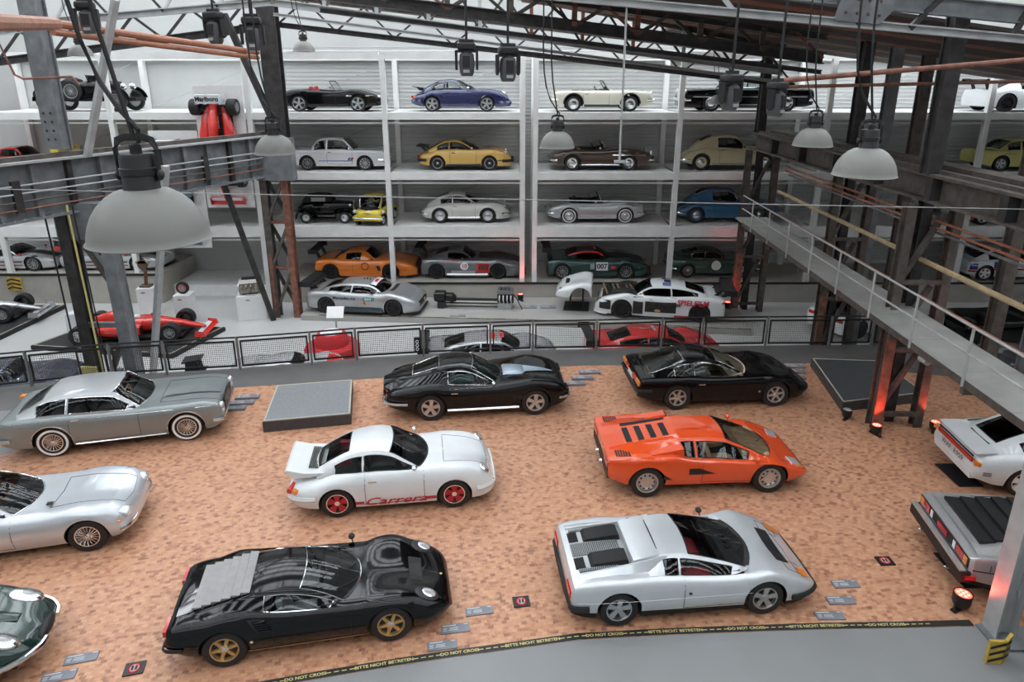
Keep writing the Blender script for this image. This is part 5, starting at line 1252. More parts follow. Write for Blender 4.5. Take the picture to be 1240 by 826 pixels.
# row 2
c = rowcar('saloon', 'white boxy two-door saloon with striped flanks on the second rack tier', -7.15, R2, sedan(paint('polar_white', (.68, .69, .70)), 2.5, -2.0, 2.12, .80, .31, .90, 1.41, .80, .36, -.72, -1.18, [(-.98, -.40), (-.34, .64)], (-1.14, -.80, 4), rim=('ten', SILVER), rr=.7, arch=1.2), .935)
c.bumper(True, .45, .05, CHROME, .3, .03); c.bumper(False, .48, .04, CHROME, .3, .03); MB().box((2.12, 0, .70), (.03, 1.3, .16)).done('radiator_grille', BLACK, c.root); c.ellipsoid('headlight', LENS, (2.12, .52, .70), (.03, .09, .09)); c.doors(-.37, .72, .28); c.handle(-.25, .78)
c.side_patch('stripe', paint('stripe_blue', (.05, .1, .4)), -.75, .75, .40, .43); c.side_patch('stripe', REDTXT, .62, .74, .44, .56, x0t=.70, x1t=.80); c.side_patch('stripe', paint('stripe_violet', (.12, .10, .3)), .50, .60, .44, .56, x0t=.58, x1t=.68); c.skirt('flank_trim', CHROME, .76, .01, -1.8, 1.9); c.mirrors(.6, CHROME)
for xw in (-1.25, 1.25):
    for sd in (-1, 1): MB().tube([(xw + .39 * math.cos(a), sd * (c.side_y(xw + .39 * math.cos(a), .31 + .39 * math.sin(a)) + .01), .31 + .39 * math.sin(a)) for a in [PI * k / 12 for k in range(13)]], .045, 5).done('arch_flare', c.paint, c.root)
c = rowcar('sports_coupe', 'yellow rear-engined coupe with black bumpers on the second rack tier', -1.97, R2, spec911(YELP, .84, rim=('fuchs', DARKALLOY), rr=.68, gh=dict(int=REDLEA2)), .93)
finish911(c, False); c.bumper(True, .42, .07, BLACK, .45, .03); c.bumper(False, .46, .07, BLACK, .4, .03); wing(c, -1.80, 1.0, .62, .45, .84, BLACK, False); c.skirt('sill', BLACK, .24, .05, -.75, .75); c.skirt('rub_strip', BLACK, .44, .02, 1.5, 1.95)
BRWN = paint('dark_brown', (.075, .045, .032), .2); SILV3 = paint('light_silver', (.52, .54, .55), .5)
def curvy(p, xf=2.3, **k): k.setdefault('ghx', -.42); return ro(p, 2.4, -2.15, xf, .88, .33, [(-2.15, .5), (-2.0, .70), (-1.4, .84), (-.5, .88), (.5, .90), (.9, .90), (1.5, .86), (2.0, .78), (xf - .03, .62), (xf, .5)], .75, .50, 1.22, -.7, ze=[(-2.15, -.05), (-1.2, .0), (0, -.04), (1.2, .03), (2.0, .01), (2.3, -.03)], tr=.66, tf=.72, n=1.9, **k)
c = rowcar('roadster', 'dark brown open roadster with chrome bumpers on the second rack tier', 3.58, R2, curvy(BRWN, 2.32, rim=('cap', CHROME), gh=dict(int=TAN)), .955)
c.bumper(True, .45, .045, CHROME, .35, .04); c.bumper(False, .45, .045, CHROME, .35, .04); c.ellipsoid('headlight', LENS, (2.16, .64, .68), (.08, .11, .17)); c.doors(-.4, .65, .3); c.skirt('flank_trim', CHROME, .66, .012, .5, 1.9); c.skirt('sill', CHROME, .25, .02, -.8, .8); c.side_patch('side_vent', BLACK, .85, 1.15, .55, .62); c.mirrors(.4, CHROME, (-1,))
for sd in (-1, 1):
    for xw in (-1.2, 1.2): c.line('arch_brow', [(xw - .42, .74), (xw + .42, .74)], .014, CHROME, (sd,))
CREAM = paint('cream', (.60, .54, .34)); BLUEP = paint('steel_blue', (.035, .13, .25))
def fifties(p, rp): return dict(paint=p, wb=2.75, xr=-2.2, xf=2.4, W=.86, R=.36, tw=.18, rim=('cap', p), n=1.9, tr=.6, tf=.66, arch=1.1, zm=[(0, .6)],
    top=[(-2.2, .5), (-2.1, .66), (-1.6, .90), (-1.0, 1.02), (0, 1.02), (.8, 1.02), (1.5, 1.0), (2.1, .92), (2.36, .76), (2.4, .62)], ze=[(-2.2, -.08), (-1.5, -.05), (-.8, -.06), (.4, -.10), (1.0, -.10), (1.6, -.05), (2.1, -.08), (2.4, -.1)], yf=[(-2.2, .6), (-1, .74), (.6, .78), (1.4, .74), (2.4, .7)], bot=[(-2.2, .36), (-1.6, .26), (0, .24), (1.7, .26), (2.4, .36)],
    gh=dict(xa=.72, xb=.30, xc=-.75, xd=-1.75, roof=[(.72, 1.0), (.5, 1.26), (.30, 1.46), (-.2, 1.54), (-.75, 1.48), (-1.3, 1.24), (-1.75, .86)], yr=[(.72, .56), (.3, .52), (-.75, .48), (-1.75, .36)], wins=[(-.62, .56)], rear=(-1.3, -.85, 3), trim=CHROME, bow=.16, bowr=0, crown=.07, paint=rp, hole=(-.9, .5)))
c = rowcar('vintage_coupe', 'cream fifties coupe with rounded tail on the second rack tier', 8.95, R2, fifties(CREAM, CREAM), .93)
c.bumper(True, .46, .05, CHROME, .4, .05); c.bumper(False, .46, .05, CHROME, .4, .05); c.doors(-.6, .6, .34); c.handle(-.45, .88); c.skirt('belt_trim', CHROME, .90, .014, -1.2, 2.0); c.skirt('sill', CHROME, .28, .02, -.9, .95)
# row 3
c = rowcar('vintage_coupe', 'steel-blue fifties coupe on the third rack tier', 8.92, R3, fifties(BLUEP, BLUEP), .93)
c.bumper(True, .46, .05, CHROME, .4, .05); c.bumper(False, .46, .05, CHROME, .4, .05); c.doors(-.6, .6, .34); c.handle(-.45, .88); c.skirt('belt_trim', CHROME, .90, .012, -1.2, 2.0)
S = dict(paint=paint('chalk_white', (.64, .64, .60)), wb=2.1, xr=-1.92, xf=2.02, W=.83, R=.33, tw=.17, rim=('cap', SILVER), n=1.8, tr=.5, tf=.62, zm=[(0, .52)], top=[(-1.92, .42), (-1.82, .60), (-1.4, .80), (-.9, .88), (.6, .88), (.8, .88), (1.3, .82), (1.75, .68), (1.98, .52), (2.02, .44)], ze=[(-1.92, -.06), (-1.2, -.06), (0, -.03), (.8, -.02), (1.3, .06), (1.7, .07), (2.02, -.03)], yf=[(-1.92, .55), (-1, .76), (.6, .8), (1.4, .78), (2.02, .6)],
    gh=dict(xa=.78, xb=.25, xc=-.4, xd=-1.45, roof=[(.78, .87), (.5, 1.08), (.25, 1.22), (-.1, 1.29), (-.4, 1.27), (-1.0, 1.08), (-1.45, .80)], yr=[(.78, .56), (.25, .5), (-.4, .47), (-1.45, .42)], wins=[(-.85, -.34), (-.28, .62)], rear=(-1.2, -.5, 3), trim=CHROME, bow=.2, bowr=0, crown=.07)); S['ghx'] = -.18
c = rowcar('sports_coupe', 'white rounded beetle-backed coupe on the third rack tier', -2.0, R3, S, .945)
c.bumper(True, .42, .05, CHROME, .4, .05); c.bumper(False, .42, .05, CHROME, .4, .05); c.ellipsoid('headlight', LENS, (1.76, .58, .68), (.09, .11, .11)); c.doors(-.32, .68, .26); c.handle(-.2, .74); c.skirt('sill', CHROME, .26, .02, -.7, .7)
c = rowcar('roadster', 'silver open roadster with black seats and whitewall tyres on the third rack tier', 3.53, R3, curvy(SILV3, 2.05, rim=('ww_cap', SILVER), rr=.58, gh=dict(int=INTBLK, sz=.5)), .97)
c.bumper(True, .45, .045, CHROME, .35, .04); c.bumper(False, .45, .045, CHROME, .35, .04); c.ellipsoid('headlight', LENS, (1.92, .62, .70), (.08, .11, .11)); c.doors(-.4, .65, .3); c.mirrors(.35, CHROME, (-1,))
for sd in (-1, 1):
    for xw in (-1.2, 1.2): MB().tube([(xw + .46 * math.cos(a), sd * (c.side_y(xw + .46 * math.cos(a), .36 + .44 * math.sin(a)) + .005), .36 + .44 * math.sin(a)) for a in [PI * k / 12 for k in range(13)]], .025, 5).done('arch_brow', SILV3, c.root)
# bubble car, door to the aisle
LEM = paint('lemon_yellow', (.70, .55, .05))
S = dict(paint=LEM, wb=1.5, xr=-1.2, xf=1.1, W=.69, R=.25, tw=.13, rim=('cap', WHITE), n=2.0, tr=.45, tf=.66, zm=[(0, .5)], arch=1.2, top=[(-1.2, .4), (-1.1, .6), (-.7, .76), (-.2, .80), (.6, .78), (.95, .74), (1.06, .66), (1.1, .50)], ze=[(0, -.03)], yf=[(0, .8)], bot=[(-1.2, .3), (0, .2), (1.1, .24)],
    gh=dict(xa=1.04, xb=.62, xc=-.35, xd=-.95, roof=[(1.04, .68), (.85, 1.05), (.62, 1.28), (.1, 1.36), (-.35, 1.28), (-.7, 1.0), (-.95, .72)], yr=[(1.04, .54), (.62, .50), (-.35, .46), (-.95, .42)], wins=[(-.45, .05), (.1, .85)], rear=(-.9, -.4, 3), trim=CHROME, bow=.22, bowr=.1, crown=.08))
c = Car('bubble_car', 'yellow bubble car with its windscreen facing the aisle', (-5.72, 31.2, R3), -98, S, .92)
c.bumper(True, .36, .035, CHROME, .3, .03); c.ellipsoid('headlight', LENS, (.86, .66, .62), (.10, .09, .09)); c.boxes('front_badge', CHROME, (1.1, 0, .58), (.02, .3, .03), (1,))
# small black pre-war cabriolet
def prewar(label, loc, hd, scale, top=True, p=BLKP, name='vintage_cabriolet'):
    r = empty(name, plan_loc(loc), math.radians(hd), scale, label, 'car')
    b = MB(); b.loft([(-1.45, 0, .62, .30, .18, 2.4), (-1.2, 0, .70, .52, .34, 2.6), (-.6, 0, .74, .60, .40, 2.8), (.3, 0, .74, .58, .40, 3), (.6, 0, .76, .44, .36, 3), (1.2, 0, .74, .34, .33, 3), (1.42, 0, .72, .30, .30, 3)], 18); b.done('body', p, r)
    for sd in (-1, 1):
        for xw, rr_ in ((1.05, .40), (-.95, .42)):
            f = MB(); st = [(xw + rr_ * 1.12 * math.cos(a) * (1.15 if math.cos(a) < 0 else 1), .28 + rr_ * 1.12 * math.sin(a)) for a in [math.radians(q) for q in (-10, 15, 45, 75, 100, 125, 150, 175, 190)]]
            V = []; F = []
            for x, z in st: V += [(x, sd * .44, z - .02), (x, sd * .52, z + .05), (x, sd * .66, z + .05), (x, sd * .74, z - .04), (x, sd * .66, z - .0)]
            for i in range(len(st) - 1):
                for k in range(4): F.append((i * 5 + k, i * 5 + k + 1, i * 5 + 6 + k, i * 5 + 5 + k))
            link('fender', mesh('fender', V, F, None, True), p, r)
            add_wheel(r, xw, sd * .62, .30, .14, 'cap', SILVER, .6)
        MB().sphere((1.32, sd * .42, .92), (.12, .1, .1)).done('headlight', CHROME, r); MB().box((.05, sd * .60, .30), (1.1, .2, .05)).done('running_board', p, r)
        MB().box((-.15, sd * .61, .86), (.9, .02, .02)).done('belt_trim', CHROME, r)
    if top:
        V = []; b = MB(); b.loft([(-1.15, 0, 1.10, .42, .10, 3), (-.95, 0, 1.22, .50, .22, 3), (-.5, 0, 1.27, .53, .23, 3), (.15, 0, 1.26, .52, .20, 3), (.36, 0, 1.14, .50, .06, 3)], 18); b.done('soft_top', mat('canvas_black', (.015, .015, .015), .8, noise=.2), r)
        for sd in (-1, 1): MB().box((-.28, sd * .525, 1.24), (.72, .03, .20)).done('side_window', GREYSLAT, r)
    MB().box((1.44, 0, .76), (.04, .44, .52)).done('radiator_grille', CHROME, r); MB().tube([(1.6, -.62, .42), (1.66, 0, .42), (1.6, .62, .42)], .03, 6).done('front_bumper', CHROME, r); MB().tube([(-1.5, -.55, .42), (-1.56, 0, .42), (-1.5, .55, .42)], .03, 6).done('rear_bumper', CHROME, r)
    return r
prewar('small black pre-war cabriolet with folded-up canvas top beside the bubble car', (-7.78, 31.35, R3), 0, .80)
# row 4: racers
ORG = paint('racing_orange', (.80, .21, .02)); GUN = paint('gunmetal', (.20, .21, .22), .5); RED_P = paint('racing_red', (.62, .02, .018)); AGRN = paint('racing_green', (.03, .085, .075), .4)
def gt(p, wb, xr, xf, W, R, hood, H, xa, xb, xc, xd, wins, rear, **k):
    g = dict(xa=xa, xb=xb, xc=xc, xd=xd, roof=[(xa, hood), ((xa + xb) / 2, (hood + H) / 2 + .03), (xb, H - .03), ((xb + xc) / 2, H), (xc, H - .04), ((xc + xd) / 2, (hood + H) / 2 + .0), (xd, hood)], yr=[(xa, W * .70), (xb, W * .60), (xc, W * .58), (xd, W * .56)], wins=wins, rear=rear, trim=BLACK, glass=GLASSD, bow=.25, bowr=0, crown=.06)
    g.update(k.pop('gh', {}))
    d = dict(paint=p, wb=wb, xr=xr, xf=xf, W=W, R=R, tw=.28, top=[(xr, hood - .22), (xr + .05, hood - .02), (xr + .4, hood + .02), (-.8, hood + .02), (0, hood), (xa, hood), (1.6, hood - .1), (xf - .2, hood - .24), (xf, hood - .42)], ze=[(xr, -.04), (-1.3, .0), (-.4, -.04), (.8, -.03), (1.35, .05), (1.9, .01), (xf, -.04)], yf=[(xr, .8), (-1.3, .8), (0, .83), (1.3, .8), (xf, .7)], n=2.3, tr=.86, tf=.66, bot=[(xr, .22), (0, .12), (xf, .14)], arch=1.08, gh=g, rim=('ten', DARKALLOY), rr=.7, inset=.0); d.update(k); return d
c = rowcar('race_car', 'orange gull-wing race car with black wheels on the bottom rack tier', -6.42, R4, gt(ORG, 2.68, -2.05, 2.5, .98, .35, .88, 1.26, .55, .08, -.75, -1.4, [(-.85, -.1)], (-1.3, -.9, 3), tf=.72, ghx=.2), .95)
wing(c, -2.05, 1.25, .82, .36, .86); splitter(c); c.disc('roundel_ring', BLACK, .22, .60, .17, (-1, 1), .012); c.disc('roundel', ORG, .22, .60, .135, (-1, 1), .018); c.doors(-.55, .6, .25); c.ellipsoid('headlight', BLACK, (2.12, .68, .62), (.22, .12, .05), rot=.3); c.side_patch('fender_vent', BLACK, .78, .92, .40, .62, x0t=.7, x1t=.86); MB().box((2.45, 0, .45), (.12, 1.1, .22)).done('radiator_grille', BLACK, c.root); c.mirrors(.45, ORG)
c = rowcar('race_car', 'grey race car with red stripe and number ten roundel on the bottom rack tier', -1.90, R4, gt(GUN, 2.70, -2.05, 2.55, .96, .35, .90, 1.24, .35, -.15, -.85, -1.7, [(-.85, .25)], (-1.4, -.9, 3), tf=.6), .96)
wing(c, -2.12, 1.32, .82, .36, .88); splitter(c); c.disc('roundel', WHITE, -.12, .60, .18, (-1, 1), .02); c.text('10', -.12, .60, .24, REDTXT, 0, (-1, 1), .006, .03)
c.side_patch('red_flash', RED_P, .42, 1.0, .30, .72, x0t=.42, x1t=.98); c.side_patch('stripe', RED_P, -1.2, -.4, .78, .83)
for k in range(4): c.side_patch('fender_gill', BLACK, .50 + .11 * k, .57 + .11 * k, .42, .66, x0t=.54 + .11 * k, x1t=.61 + .11 * k, nx=2, off=.012)
c.skirt('sill', SILVER, .2, .06, -.9, .9); c.top_patch('hood_dark', DARKALLOY, .5, 2.3, -.5, .5, .01); c.ellipsoid('headlight', LENS, (2.2, .66, .60), (.16, .12, .06), rot=.4); c.boxes('tail_light', RED, (-2.0, .7, .75), (.06, .2, .1)); c.side_patch('silver_flank', SILV3, -.7, .35, .24, .40)
c = rowcar('race_car', 'green race car with red roof edging and number 007 on the bottom rack tier', 3.48, R4, gt(AGRN, 2.75, -2.05, 2.5, .98, .35, .88, 1.22, .55, .0, -.8, -1.6, [(-.95, .42)], (-1.4, -.9, 3), tf=.62, ghx=.2, rim=('ten', SILVER)), .98)
wing(c, -2.0, 1.30, .85, .36, .88); splitter(c); c.side_patch('number_panel', WHITE, .08, .58, .40, .76); c.text('007', .33, .58, .30, BLACK, 0, (-1, 1), .008, .012); c.side_patch('logo_panel', mat('pale_green_print', (.35, .45, .4), .5, noise=.05), -.18, .0, .46, .70); c.side_patch('flag_panel', RED_P, .72, .92, .44, .60)
for sd in (-1, 1):
    idx = [i for i, x in enumerate(c.xl) if -1.1 <= x <= .5]; MB().tube([(c.secs[i][5][0], sd * (c.secs[i][5][1] + .01), c.secs[i][5][2] + .005) for i in idx], .055, 6).done('roof_edge_stripe', RED_P, c.root)
c.top_patch('windscreen_banner', RED_P, .03, .16, -.5, .5, .012, zf=c.roof_z); c.ellipsoid('headlight', LENS, (2.15, .66, .58), (.2, .12, .06), rot=.4); c.top_patch('hood_dark', mat('carbon', (.02, .025, .024), .35, noise=.2, nscale=30), .65, 2.2, -.45, .45, .01); c.boxes('nose_stripe', RED_P, (2.47, .55, .42), (.06, .1, .2)); c.doors(-.5, .55, .22)
DBG = paint('silver_green', (.055, .115, .09), .5)
S = gt(DBG, 2.49, -2.1, 2.2, .84, .34, .90, 1.30, .62, .12, -.6, -1.75, [(-1.05, -.45), (-.40, .50)], (-1.4, -.7, 3), tf=.66, tr=.62, rim=('wire', CHROME), rr=.62, tw=.18, inset=.04, gh=dict(glass=GLASS, trim=CHROME), bot=[(-2.1, .34), (0, .2), (2.2, .3)])
c = rowcar('grand_tourer', 'dark green classic coupe with white roundel on the bottom rack tier', 8.65, R4, S, .93)
c.disc('roundel', WHITE, .02, .60, .22, (-1, 1), .02); c.doors(-.42, .58, .26); c.bumper(False, .45, .04, CHROME, .35, .03); c.bumper(True, .42, .04, CHROME, .35, .03); c.side_patch('side_vent', CHROME, .72, .98, .62, .66); c.ellipsoid('headlight', LENS, (2.05, .6, .66), (.1, .11, .11)); c.top_patch('boot_stripe', SILV3, -2.0, -1.75, -.4, .4, .01)

# ------------------------------------------------------------------ left bays
r = empty('vintage_tourer', plan_loc((-16.9, 31.5, R1)), 0, .98, 'black pre-war open tourer with side-mounted spare wheel', 'car')
VB = BLKP
b = MB(); b.loft([(-1.9, 0, .80, .42, .28, 4), (-.5, 0, .84, .52, .32, 4), (.5, 0, .86, .46, .34, 4), (.55, 0, .88, .38, .34, 4), (1.45, 0, .86, .32, .32, 4)], 16); b.done('body', VB, r)
MB().box((1.5, 0, .86), (.06, .60, .66)).done('radiator', CHROME, r); MB().box((0, 0, .48), (4.0, .8, .14)).done('chassis', UNDER, r)
for sd in (-1, 1):
    for xw in (-1.45, 1.35): add_wheel(r, xw, sd * .68, .42, .14, 'wire', SILVER, .66)
    for xw in (-1.45, 1.35):
        P = [(xw + .50 * math.cos(a), sd * .70, .42 + .50 * math.sin(a)) for a in [math.radians(q) for q in range(10, 181, 17)]]; MB().tube(P, .09, 6, flat=.35).done('fender', VB, r)
    MB().sphere((1.55, sd * .36, .98), (.14, .14, .14)).done('headlight', CHROME, r); MB().box((0, sd * .62, .44), (1.7, .24, .05)).done('running_board', VB, r)
w_ = add_wheel(r, -.45, -.58, .42, .14, 'wire', SILVER, .66, z=.80)
MB().tube([(.15, -.42, 1.15), (.05, -.42, 1.42), (.05, .42, 1.42), (.15, .42, 1.15)], .02, 6).done('windshield_frame', CHROME, r); MB().box((.1, 0, 1.28), (.015, .82, .24)).done('windshield', GLASS, r)
b = MB(); b.loft([(-.95, 0, 1.14, .40, .06, 3), (-.7, 0, 1.22, .42, .12, 3), (-.5, 0, 1.18, .4, .08, 3)], 12); b.done('folded_top', INTBLK, r)
o = link('lettering', text_mesh('5', .42, 0, 'CENTER', .012).copy(), WHITE, r, (-1.02, -.535, .84), (PI / 2, 0, 0), smooth=False)
c = Car('race_car', 'red sports racer at the left end of the second rack tier', (-20.3, 31.5, R2), 0, gt(RED_P, 2.3, -1.9, 2.0, .86, .32, .66, 1.05, .6, .2, -.5, -1.5, [(-.5, .5)], None, rim=('five', CHROME), tf=.5), .9)
c = Car('race_car', 'yellow low prototype racer on the second rack tier', (-16.6, 31.5, R2), 0, gt(LEM, 2.3, -2.1, 2.0, .9, .31, .72, 1.0, .5, .1, -.4, -1.3, [(-.5, .4)], None, tf=.6), .9); wing(c, -2.0, .95, .8, .3, .7, LEM)
WSIL = paint('race_white_silver', (.60, .62, .63), .3)
for X, lab, kk in ((-21.4, 'silver closed endurance prototype with red mirrors at the far left', 0), (-17.0, 'silver and red endurance prototype behind the grey column', 1)):
    c = Car('prototype_racer', lab, (X, 31.3, .30), 0, gt(WSIL, 2.9, -2.15, 2.35, .98, .35, .72, 1.05, .75, .1, -.5, -1.7, [(-.4, .6)], None, tf=.62, rim=('ten', SILVER), arch=1.12), .92)
    wing(c, -2.1, 1.08, .9, .3, .75, RED_P if kk else BLACK); splitter(c); c.side_patch('stripe', RED_P, -.9, 1.0, .26, .31); c.side_patch('stripe', INTBLK, -.9, 1.0, .42, .48); c.top_patch('hood_stripe', BLACK, .8, 2.2, -.25, .25, .01); c.mirrors(.9, RED_P); c.ellipsoid('headlight', LENS, (2.05, .7, .5), (.25, .12, .08), rot=.3)
    MB().prism([(-1.9, .78), (-1.9, 1.0), (-.7, 1.04), (-.6, .9)], -.02, .02).done('tail_fin', WSIL, c.root)
# ------------------------------------------------------------------ right bays
c = Car('race_car', 'white race car with black wheels on the top tier at the right end', (20.6, 31.4, R1), 0, gt(WHITEP, 2.6, -2.1, 2.3, .95, .36, .92, 1.3, .6, .1, -.7, -1.5, [(-.7, .45)], (-1.4, -.8, 3), arch=1.12), .95); wing(c, -2.0, 1.25, .8)
c = Car('race_car', 'light yellow saloon racer with blue sponsor lettering on the second tier', (20.85, 31.4, R2), 0, sedan(paint('light_yellow', (.66, .62, .18)), 2.4, -2.0, 2.1, .84, .31, .88, 1.36, .75, .3, -.7, -1.3, [(-.95, -.38), (-.32, .6)], (-1.25, -.8, 4), rim=('five', SILVER), arch=1.2), .95)
c.text('RHEYDT', -1.0 + .1, .72, .13, paint('print_blue', (.08, .12, .45)), 0, (-1,)); c.text('RALLY', .25, .62, .13, paint('print_blue', (.08, .12, .45)), 0, (-1,)); c.doors(-.35, .7, .28)
c = Car('race_car', 'white and red race car on the third tier at the right end', (20.6, 31.4, R3), 0, gt(WHITEP, 2.6, -2.1, 2.3, .95, .34, .9, 1.3, .6, .1, -.7, -1.5, [(-.7, .45)], (-1.4, -.8, 3), rim=('five', SILVER)), .95); c.side_patch('stripe', RED_P, -2.0, -1.65, .2, .55); c.side_patch('stripe', RED_P, -.9, .9, .2, .4)
c = Car('rally_car', 'white rally hatchback with blue and red flanks on the bottom tier', (21.1, 31.2, R4), 0, sedan(WHITEP, 2.5, -2.0, 2.15, .86, .33, .92, 1.40, .75, .25, -.9, -1.75, [(-1.15, -.45), (-.38, .6)], (-1.65, -1.0, 4), rim=('five', WHITE), rr=.68, arch=1.18), .98)
PBLUE = paint('rally_blue', (.03, .06, .30)); c.side_patch('blue_panel', PBLUE, -1.95, -1.62, .5, .86); c.side_patch('blue_panel', PBLUE, -.95, -.4, .56, .84, x1t=-.2); c.side_patch('stripe', RED_P, -.95, 1.0, .48, .55); c.side_patch('stripe', RED_P, -1.97, -1.62, .40, .48); c.text('Motul', -1.78, .70, .14, WHITE, .1, (-1,), off=.012); c.doors(-.4, .68, .28); c.boxes('mud_flap', BEIGE, (-1.68, .72, .28), (.03, .25, .3))
b = MB(); b.prism([(-1.75, 1.10), (-1.9, 1.14), (-2.0, 1.20), (-1.98, 1.16), (-1.85, 1.06)], -.6, .6); b.done('tail_spoiler', PBLUE, c.root); wing(c, -1.2, 1.42, .4, .3, 1.36, PBLUE, False)
LF = -.95                      # level of the lower floor
def low(x, y): return (x * .9728, y * .9728, LF)
# ------------------------------------------------------------------ platforms, floor signs, up-lights
RAMPT = mat('ramp_top_grey', (.26, .27, .28), .4, .2, noise=.1, nscale=14); RAMPS = mat('ramp_side_dark', (.05, .05, .052), .5, noise=.15); EDGEY = mat('edge_line_cream', (.55, .52, .40), .6, noise=.1)
def platform(label, poly, h, top=RAMPT, side=RAMPS, z=0., name='display_platform', edge=True):
    poly = [(x, y * KY) for x, y in poly]; z *= KZ
    o = empty(name, (0, 0, z), 0, 1, label, 'platform')
    slab('base', poly, 0, h - .02, side, o); cx = sum(p[0] for p in poly) / len(poly); cy = sum(p[1] for p in poly) / len(poly)
    slab('top_plate', [(cx + (x - cx) * .99, cy + (y - cy) * .99) for x, y in poly], h - .02, h, top, o)
    if edge:
        for a, b in zip(poly, poly[1:] + poly[:1]):
            a2 = (cx + (a[0] - cx) * .965, cy + (a[1] - cy) * .965, h + .004); b2 = (cx + (b[0] - cx) * .965, cy + (b[1] - cy) * .965, h + .004); MB().bar(a2, b2, .03, .006).done('edge_line', EDGEY, o, smooth=False)
    return o
platform('low grey display platform with cream edging beside the white coupe', [(-5.93, 15.98), (-3.92, 16.42), (-4.31, 18.6), (-6.25, 18.2)], .29)
platform('dark slate platform behind the rust-streaked lattice column', [(8.35, 17.15), (10.75, 17.75), (10.7, 20.1), (8.75, 20.3)], .26, mat('slate_top', (.075, .08, .085), .35, .2, noise=.1, nscale=4), RAMPS)
PLG = mat('sign_plate_grey', (.20, .21, .24), .4, noise=.08); PLW = mat('sign_print_white', (.62, .63, .64), .5, noise=.05); PLO = mat('sign_print_orange', (.7, .3, .1), .5, noise=.05)
def infoplate(x, y, a, label, L=.44, Wd=.17, h=.02, z=0.):
    o = empty('info_plate', plan_loc((x, y, z)), math.radians(a), 1, label, 'sign', 'information plates on the floor')
    MB().box((0, 0, h / 2), (L, Wd, h)).done('plate', PLG, o, smooth=False); q = L / .44
    for (u, v, w, t) in ((-.09, .055, .2, .016), (-.16, .01, .07, .008), (-.16, -.015, .06, .008), (-.16, -.04, .06, .008), (-.02, .012, .14, .008), (-.03, -.012, .14, .008), (-.03, -.036, .15, .008), (.17, .058, .06, .014)):
        MB().box((u * q, v * q, h + .002), (w * q, t * q, .003)).done('print_line', PLW, o, smooth=False)
    MB().box((.13 * q, .058 * q, h + .002), (.015, .015, .003)).done('print_mark', PLO, o, smooth=False)
    return o
POSW = ('farthest from the barrier strip', 'between its two fellows', 'nearest the barrier strip'); POSR = ('nearest the railing', 'between its two fellows', 'farthest from the railing')
for car_, L in (('the green car', ((-6.28, 8.66, 15), None, (-6.41, 8.31, 15))), ('the black slatted coupe', ((-.52, 9.68, 9), (-.87, 9.28, 9), (-1.04, 8.92, 9))), ('the silver wedge coupe', ((5.57, 10.34, 3), (5.32, 9.93, 2), (5.0, 9.57, 1)))):
    for q, w_ in zip(L, POSW):
        if q: infoplate(*q, 'grey floor plate before ' + car_ + ', ' + w_)
for car_, L in (('beside the grey platform', ((-6.98, 18.0, 8), (-7.0, 17.62, 8), (-7.1, 17.28, 8))), ('ahead of the black fastback', ((2.22, 19.75, 3), (1.97, 19.31, 3), (1.71, 18.9, 3))), ('ahead of the black grand tourer', ((8.25, 20.2, 0), (8.1, 19.8, 0), (7.95, 19.35, 0)))):
    for q, w_ in zip(L, POSR): infoplate(*q, 'thick grey floor plate ' + car_ + ', ' + w_, .60, .19, .06)
infoplate(.68, 28.65, 0, 'information plate on the plinth next to the bared engine', .62, .34, .02, -.74); infoplate(1.45, 28.65, 0, 'information plate on the plinth next to the white front clip', .62, .34, .02, -.74)
infoplate(-7.9, 28.9, 0, 'pale information plate on the plinth behind the silver touring racer', .7, .3, .02, -.74); infoplate(-2.1, 27.5, 0, 'pale information plate on the plinth ahead of the silver touring racer', .6, .2, .02, -.74)
def warnsign(x, y, a, label):
    o = empty('warning_sign', plan_loc((x, y, 0)), math.radians(a), 1, label, 'sign', 'no-entry floor signs'); MB().box((0, 0, .01), (.27, .22, .02)).done('plate', mat('sign_black', (.02, .018, .018), .4, noise=.1), o, smooth=False)
    m = MB(); m.tube([(.075 * math.cos(t), .075 * math.sin(t), .022) for t in [2 * PI * k / 20 for k in range(20)]], .012, 4, True); m.done('red_ring', REDTXT, o); MB().lathe([(.066, .021), (.066, .0225), (0, .0225)], n=16).done('disc', mat('sign_pink', (.55, .35, .33), .5, noise=.05), o)
    for q in (-.025, .025): MB().box((q, 0, .026), (.028, .075, .004)).done('footprint', BLACK, o, smooth=False)
warnsign(-5.41, 8.46, 14, 'black no-stepping sign on the wood floor behind the black slatted coupe'); warnsign(.15, 9.9, 8, 'black no-stepping sign on the wood floor behind the silver wedge coupe'); warnsign(6.53, 10.97, 2, 'black no-stepping sign on the wood floor before the brushed-steel coupe')
REDGLOW = mat('red_lamp', (.5, .05, .03), .4, emit=(1, .10, .06), estr=3.0, noise=.05); LEDW = mat('red_led_dot', (1, .5, .4), .4, emit=(1, .16, .12), estr=4, noise=.02)
